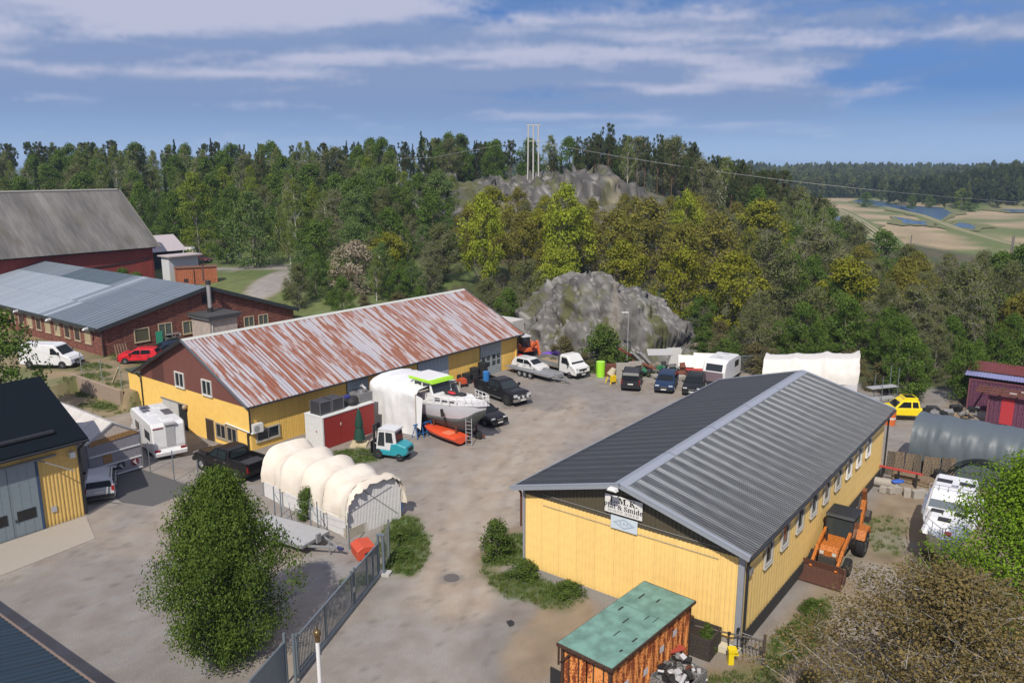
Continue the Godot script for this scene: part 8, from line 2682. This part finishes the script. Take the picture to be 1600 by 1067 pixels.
	o = thing("coiled_pipe", "large loose coils of black plastic pipe against the grey tent", "pipe coil", Vector3(30.8, 0.2, -48.6), face(0.79, 0.61))
	for k in 6:
		b = MB.new()
		var ps := []
		for q in 25:
			var a := PI * (q / 24.0) * 1.05 - 0.08
			ps.append(Vector3(cos(a) * (1.5 + 0.16 * k), sin(a) * (1.3 + 0.14 * k), -0.5 + 0.2 * k))
		b.path(ps, 0.04, 6)
		obj("coil", b, mat(0.012, 0.018, 0.02, 0.45), o)
	o = thing("grey_barrel", "dark round bin beside the coiled black pipes", "bin", Vector3(28.2, 0, -49.4))
	b = MB.new()
	b.tube(Vector3.ZERO, Vector3(0, 1.0, 0), 0.35, 0.35, 14)
	obj("bin", b, black, o)
	o = thing("orange_barrel", "orange drum with a white band before the yellow pickup", "drum", on(30.9, -62.2))
	b = MB.new()
	b.tube(Vector3.ZERO, Vector3(0, 1.1, 0), 0.45, 0.45, 16)
	obj("drum", b, mat(0.55, 0.13, 0.03, 0.5), o)
	b = MB.new()
	b.tube(Vector3(0, 0.5, 0), Vector3(0, 0.65, 0), 0.456, 0.456, 16)
	obj("band", b, white, o)
	o = thing("black_heap", "heap of black rubber mats and dark junk right of the yellow pickup", "scrap heap", on(36.0, -63.6), 0.4)
	junk(o, 26, Vector3(4.5, 0.9, 1.8), 0.9, [black, mat(0.03, 0.03, 0.032, 0.5), grey, wood], 35)
	# by the brick workshop
	o = thing("pallet_pile", "rusty pallets leaning on the brick wall beside the red hatchback", "pallets", Vector3(-40.9, 1.5, -79.6), 0.9)
	for k in 5:
		b = MB.new()
		b.bar(Vector3(k * 0.28, 0, 0.6), Vector3(k * 0.28 + 0.05, 1.3, 0.1), 0.1, 0.05)
		obj("slat", b, mat(0.2, 0.13, 0.09, 0.9), o)
	o = thing("green_board", "turquoise board leaning on the brick gable behind the red hatchback", "board", Vector3(-38.3, 1.5, -84.1), 0.9)
	slab("board", Vector3(0, 0.9, 0.3), Vector3(0.7, 1.8, 0.06), mat(0.03, 0.27, 0.17, 0.6), o)
	o = thing("steel_rack", "grey steel rack of oddments beside the turquoise board", "rack", Vector3(-37.3, 1.5, -85.2), 0.9)
	junk(o, 14, Vector3(1.6, 1.2, 0.8), 0.5, [grey, mat(0.4, 0.4, 0.4, 0.4), black], 36)
	for q in 4: slab("shelf", Vector3(0, 0.1 + q * 0.4, 0.3), Vector3(1.6, 0.04, 0.6), grey, o)
	o = thing("pipe_rack", "jumble of pipes and rails stacked beside the boiler room", "scrap heap", Vector3(-32.6, 1.5, -94.5), 0.9)
	for k in 16:
		b = MB.new()
		var y := rng.randf_range(0.4, 2.2)
		b.tube(Vector3(-2.5 + rng.randf(), y, rng.randf_range(-0.8, 0.8)), Vector3(2.0 + rng.randf(), y + rng.randf_range(-0.3, 0.3), rng.randf_range(-0.8, 0.8)), 0.07, 0.07, 6)
		obj("pipe", b, [grey, mat(0.4, 0.4, 0.38, 0.5), black][k % 3], o)
	for x in [-1.8, 1.5]: slab("trestle", Vector3(x, 0.9, 0), Vector3(0.1, 1.8, 1.8), grey, o)
	o = thing("drain_cover", "round iron manhole cover in the dusty drive", "manhole", Vector3(-3.1, 0.004, -37.2))
	b = MB.new()
	b.tube(Vector3(0, 0, 0), Vector3(0, 0.02, 0), 0.4, 0.4, 20)
	obj("cover", b, mat(0.13, 0.12, 0.11, 0.7, 0.3), o)

# ---------------------------------------------------------------- sheets laid on the ground, marsh water, low corner roof
func build_ground_details() -> void:
	var apron := mat(0.37, 0.33, 0.28, 0.9, 0.0, T.grit, 0.4)
	var o := sheet("concrete_apron", [Vector2(-25.7, -44.6), Vector2(-23.6, -41.6), Vector2(-27.6, -35.4), Vector2(-33.0, -28.4), Vector2(-35.4, -31.6)], 0.03, apron, 0.06)
	sheet("asphalt_patch", [Vector2(-25.9, -52.4), Vector2(-23.6, -50.9), Vector2(-20.6, -48.8), Vector2(-22.3, -46.0), Vector2(-24.5, -46.6), Vector2(-28.4, -50.6)], 0.014, mat(0.10, 0.098, 0.098, 0.9, 0.0, T.grit, 0.4))
	sheet("oil_stain", [Vector2(-0.28, -33.2), Vector2(-0.05, -33.35), Vector2(0.12, -33.15), Vector2(0.08, -32.85), Vector2(-0.12, -32.75)], 0.012, mat(0.02, 0.02, 0.021, 0.5))
	var water := mat(0.10, 0.18, 0.32, 0.15)
	water.metallic_specular = 0.6
	var ponds := [
		[Vector2(242, -503), Vector2(262, -515), Vector2(256, -480), Vector2(232, -424), Vector2(195, -366), Vector2(199, -390), Vector2(213, -436)],
		[Vector2(266, -617), Vector2(256, -539), Vector2(216, -436), Vector2(221, -464), Vector2(237, -559)],
		[Vector2(150, -376), Vector2(168, -407), Vector2(140, -319), Vector2(126, -282), Vector2(129, -306)],
		[Vector2(185, -390), Vector2(180, -353), Vector2(171, -330), Vector2(168, -341)],
		[Vector2(192, -345), Vector2(194, -333), Vector2(180, -312), Vector2(179, -322)],
		[Vector2(288, -470), Vector2(318, -470), Vector2(281, -430), Vector2(267, -430)]]
	for p in ponds:
		var m := MB.new()
		var mid := Vector2.ZERO
		for q in p: mid += q
		mid /= p.size()
		var ring := []
		for k in p.size():
			var A: Vector2 = p[k]
			var B: Vector2 = p[(k + 1) % p.size()]
			for t in 5:
				var w := A.lerp(B, t / 5.0)
				w += (w - mid).normalized() * nz.get_noise_2d(w.x * 3.0, w.y * 3.0) * 7.0
				ring.append(Vector3(w.x, -2.6, w.y))
		m.fan(ring, true)
		var rim := MB.new()
		var wide := []
		for q in ring:
			var away := Vector3(q.x - mid.x, 0, q.z - mid.y).normalized()
			wide.append(q + away * (9.0 + 6.0 * nz.get_noise_2d(q.x * 5.0, q.z * 5.0)) + Vector3(0, -0.06, 0))
		rim.fan(wide, true)
		struct("marsh_bank", rim, mat(0.13, 0.14, 0.05, 0.95, 0.0, T.stain, 0.05))
		struct("water", m, water)
	for d in [[[225, -486], [204, -401], [171, -306], [158, -260], [150, -228]], [[190, -471], [157, -362], [127, -272], [112, -233]], [[174, -430], [146, -340], [120, -262]]]:
		for s in [0.0, 1.0]:
			var m := MB.new()
			for k in d.size() - 1:
				var A := Vector3(d[k][0], -2.45, d[k][1])
				var B := Vector3(d[k + 1][0], -2.45, d[k + 1][1])
				var n := (B - A).cross(Vector3.UP).normalized()
				if s == 0.0:
					m.quad(A - n * 5.5 + Vector3(0, -0.8, 0), A - n * 2.0, B - n * 2.0, B - n * 5.5 + Vector3(0, -0.8, 0))
					m.quad(A + n * 2.0, A + n * 5.5 + Vector3(0, -0.8, 0), B + n * 5.5 + Vector3(0, -0.8, 0), B + n * 2.0)
					m.quad(A - n * 2.0, A + n * 2.0, B + n * 2.0, B - n * 2.0)
				else:
					for off in [-0.8, 0.8]: m.quad(A + n * (off - 0.35) + Vector3(0, 0.03, 0), A + n * (off + 0.35) + Vector3(0, 0.03, 0), B + n * (off + 0.35) + Vector3(0, 0.03, 0), B + n * (off - 0.35) + Vector3(0, 0.03, 0))
			struct("dyke" if s == 0.0 else "wheel_track", m, mat(0.115, 0.145, 0.045, 0.95, 0.0, T.stain, 0.05) if s == 0.0 else mat(0.34, 0.28, 0.18, 0.95))
	for s in [[215.0, -490.0, 9.0, 11.0, "single round dark tree standing in the reeds"], [232.0, -468.0, 8.0, 8.0, "left one of two bushes at the pond's far shore"], [246.0, -474.0, 8.0, 8.0, "right one of two bushes at the pond's far shore"], [262.0, -470.0, 12.0, 13.0, "light green tree at the foot of the wooded knoll"], [300.0, -455.0, 5.0, 14.0, "low green scrub along the pond below the knoll"], [250.0, -440.0, 5.0, 12.0, "low green scrub at the pond's near shore"]]:
		tree("green" if s[2] != 12.0 else "poplar", s[0], s[1], s[2], s[3], s[4])
	# dark blue roof in the lower left corner
	var r := thing("blue_roof_shed", "dark blue ribbed metal roof cutting the lower left corner", "building", Vector3(-21.66, 0, -30.4), face(0.81, 0.586))
	var blue := mat(1, 1, 1, 0.5, 0.15)
	for k in 16:
		var p := obj("roof_sheet", roof_sheet(1.0, 6.0, 1.6, 3, 0.03, 3, func(a: float, _t: float) -> Color: return Color(0.018, 0.036, 0.058) if a > 0.08 else Color(0.012, 0.02, 0.03)), blue, r)
		p.position = Vector3(-7.0 + k * 1.0, 1.95, 0)
		p.rotation.y = -PI / 2
	slab("wall", Vector3(1.0, 0.95, 0.5), Vector3(15.6, 1.9, 0.15), mat(0.35, 0.25, 0.09, 0.6), r)
	slab("wall", Vector3(8.8, 0.95, 3.2), Vector3(0.15, 1.9, 5.4), mat(0.35, 0.25, 0.09, 0.6), r)
	pipe("gutter", [Vector3(-7.0, 1.9, -0.1), Vector3(9.0, 1.9, -0.1)], 0.07, mat(0.16, 0.12, 0.10, 0.5), r)
	# white wall peeping over the shed's far end, quarry sheds
	var w := thing("white_container", "white container top peeping over the far end of the rusty roof", "container", Vector3(-0.6, 0.0, -90.2), -0.66)
	for k in 4: slab("side_panel", Vector3(-1.8 + k * 1.0, 1.75, 0), Vector3(0.98, 3.5, 2.2), mat(0.53, 0.53, 0.52, 0.6, 0.0, T.stain, 0.5), w)
	var q := thing("quarry_shed", "small pale works building in front of the grey quarry slope", "building", Vector3(395.0, gh(395.0, -610.0), -610.0), 0.2)
	slab("walls", Vector3(0, 3, 0), Vector3(22, 7, 10), mat(0.42, 0.42, 0.42, 0.8), q)
	block("roof", [[-12, 6.2], [12, 6.2], [12, 7.0], [-12, 9.0]], 11.0, mat(0.2, 0.2, 0.21, 0.7), q, 0.1)
func _ready() -> void:
	rng.seed = 4711
	build_textures()
	build_world()
	build_land()
	build_outcrop()
	build_ground_details()
	build_workshop()
	build_long_shed()
	build_door_shed()
	build_brick_workshop()
	build_barn()
	build_containers()
	build_tents()
	build_boats()
	build_vehicles()
	build_fences()
	build_clutter()
	build_trees()
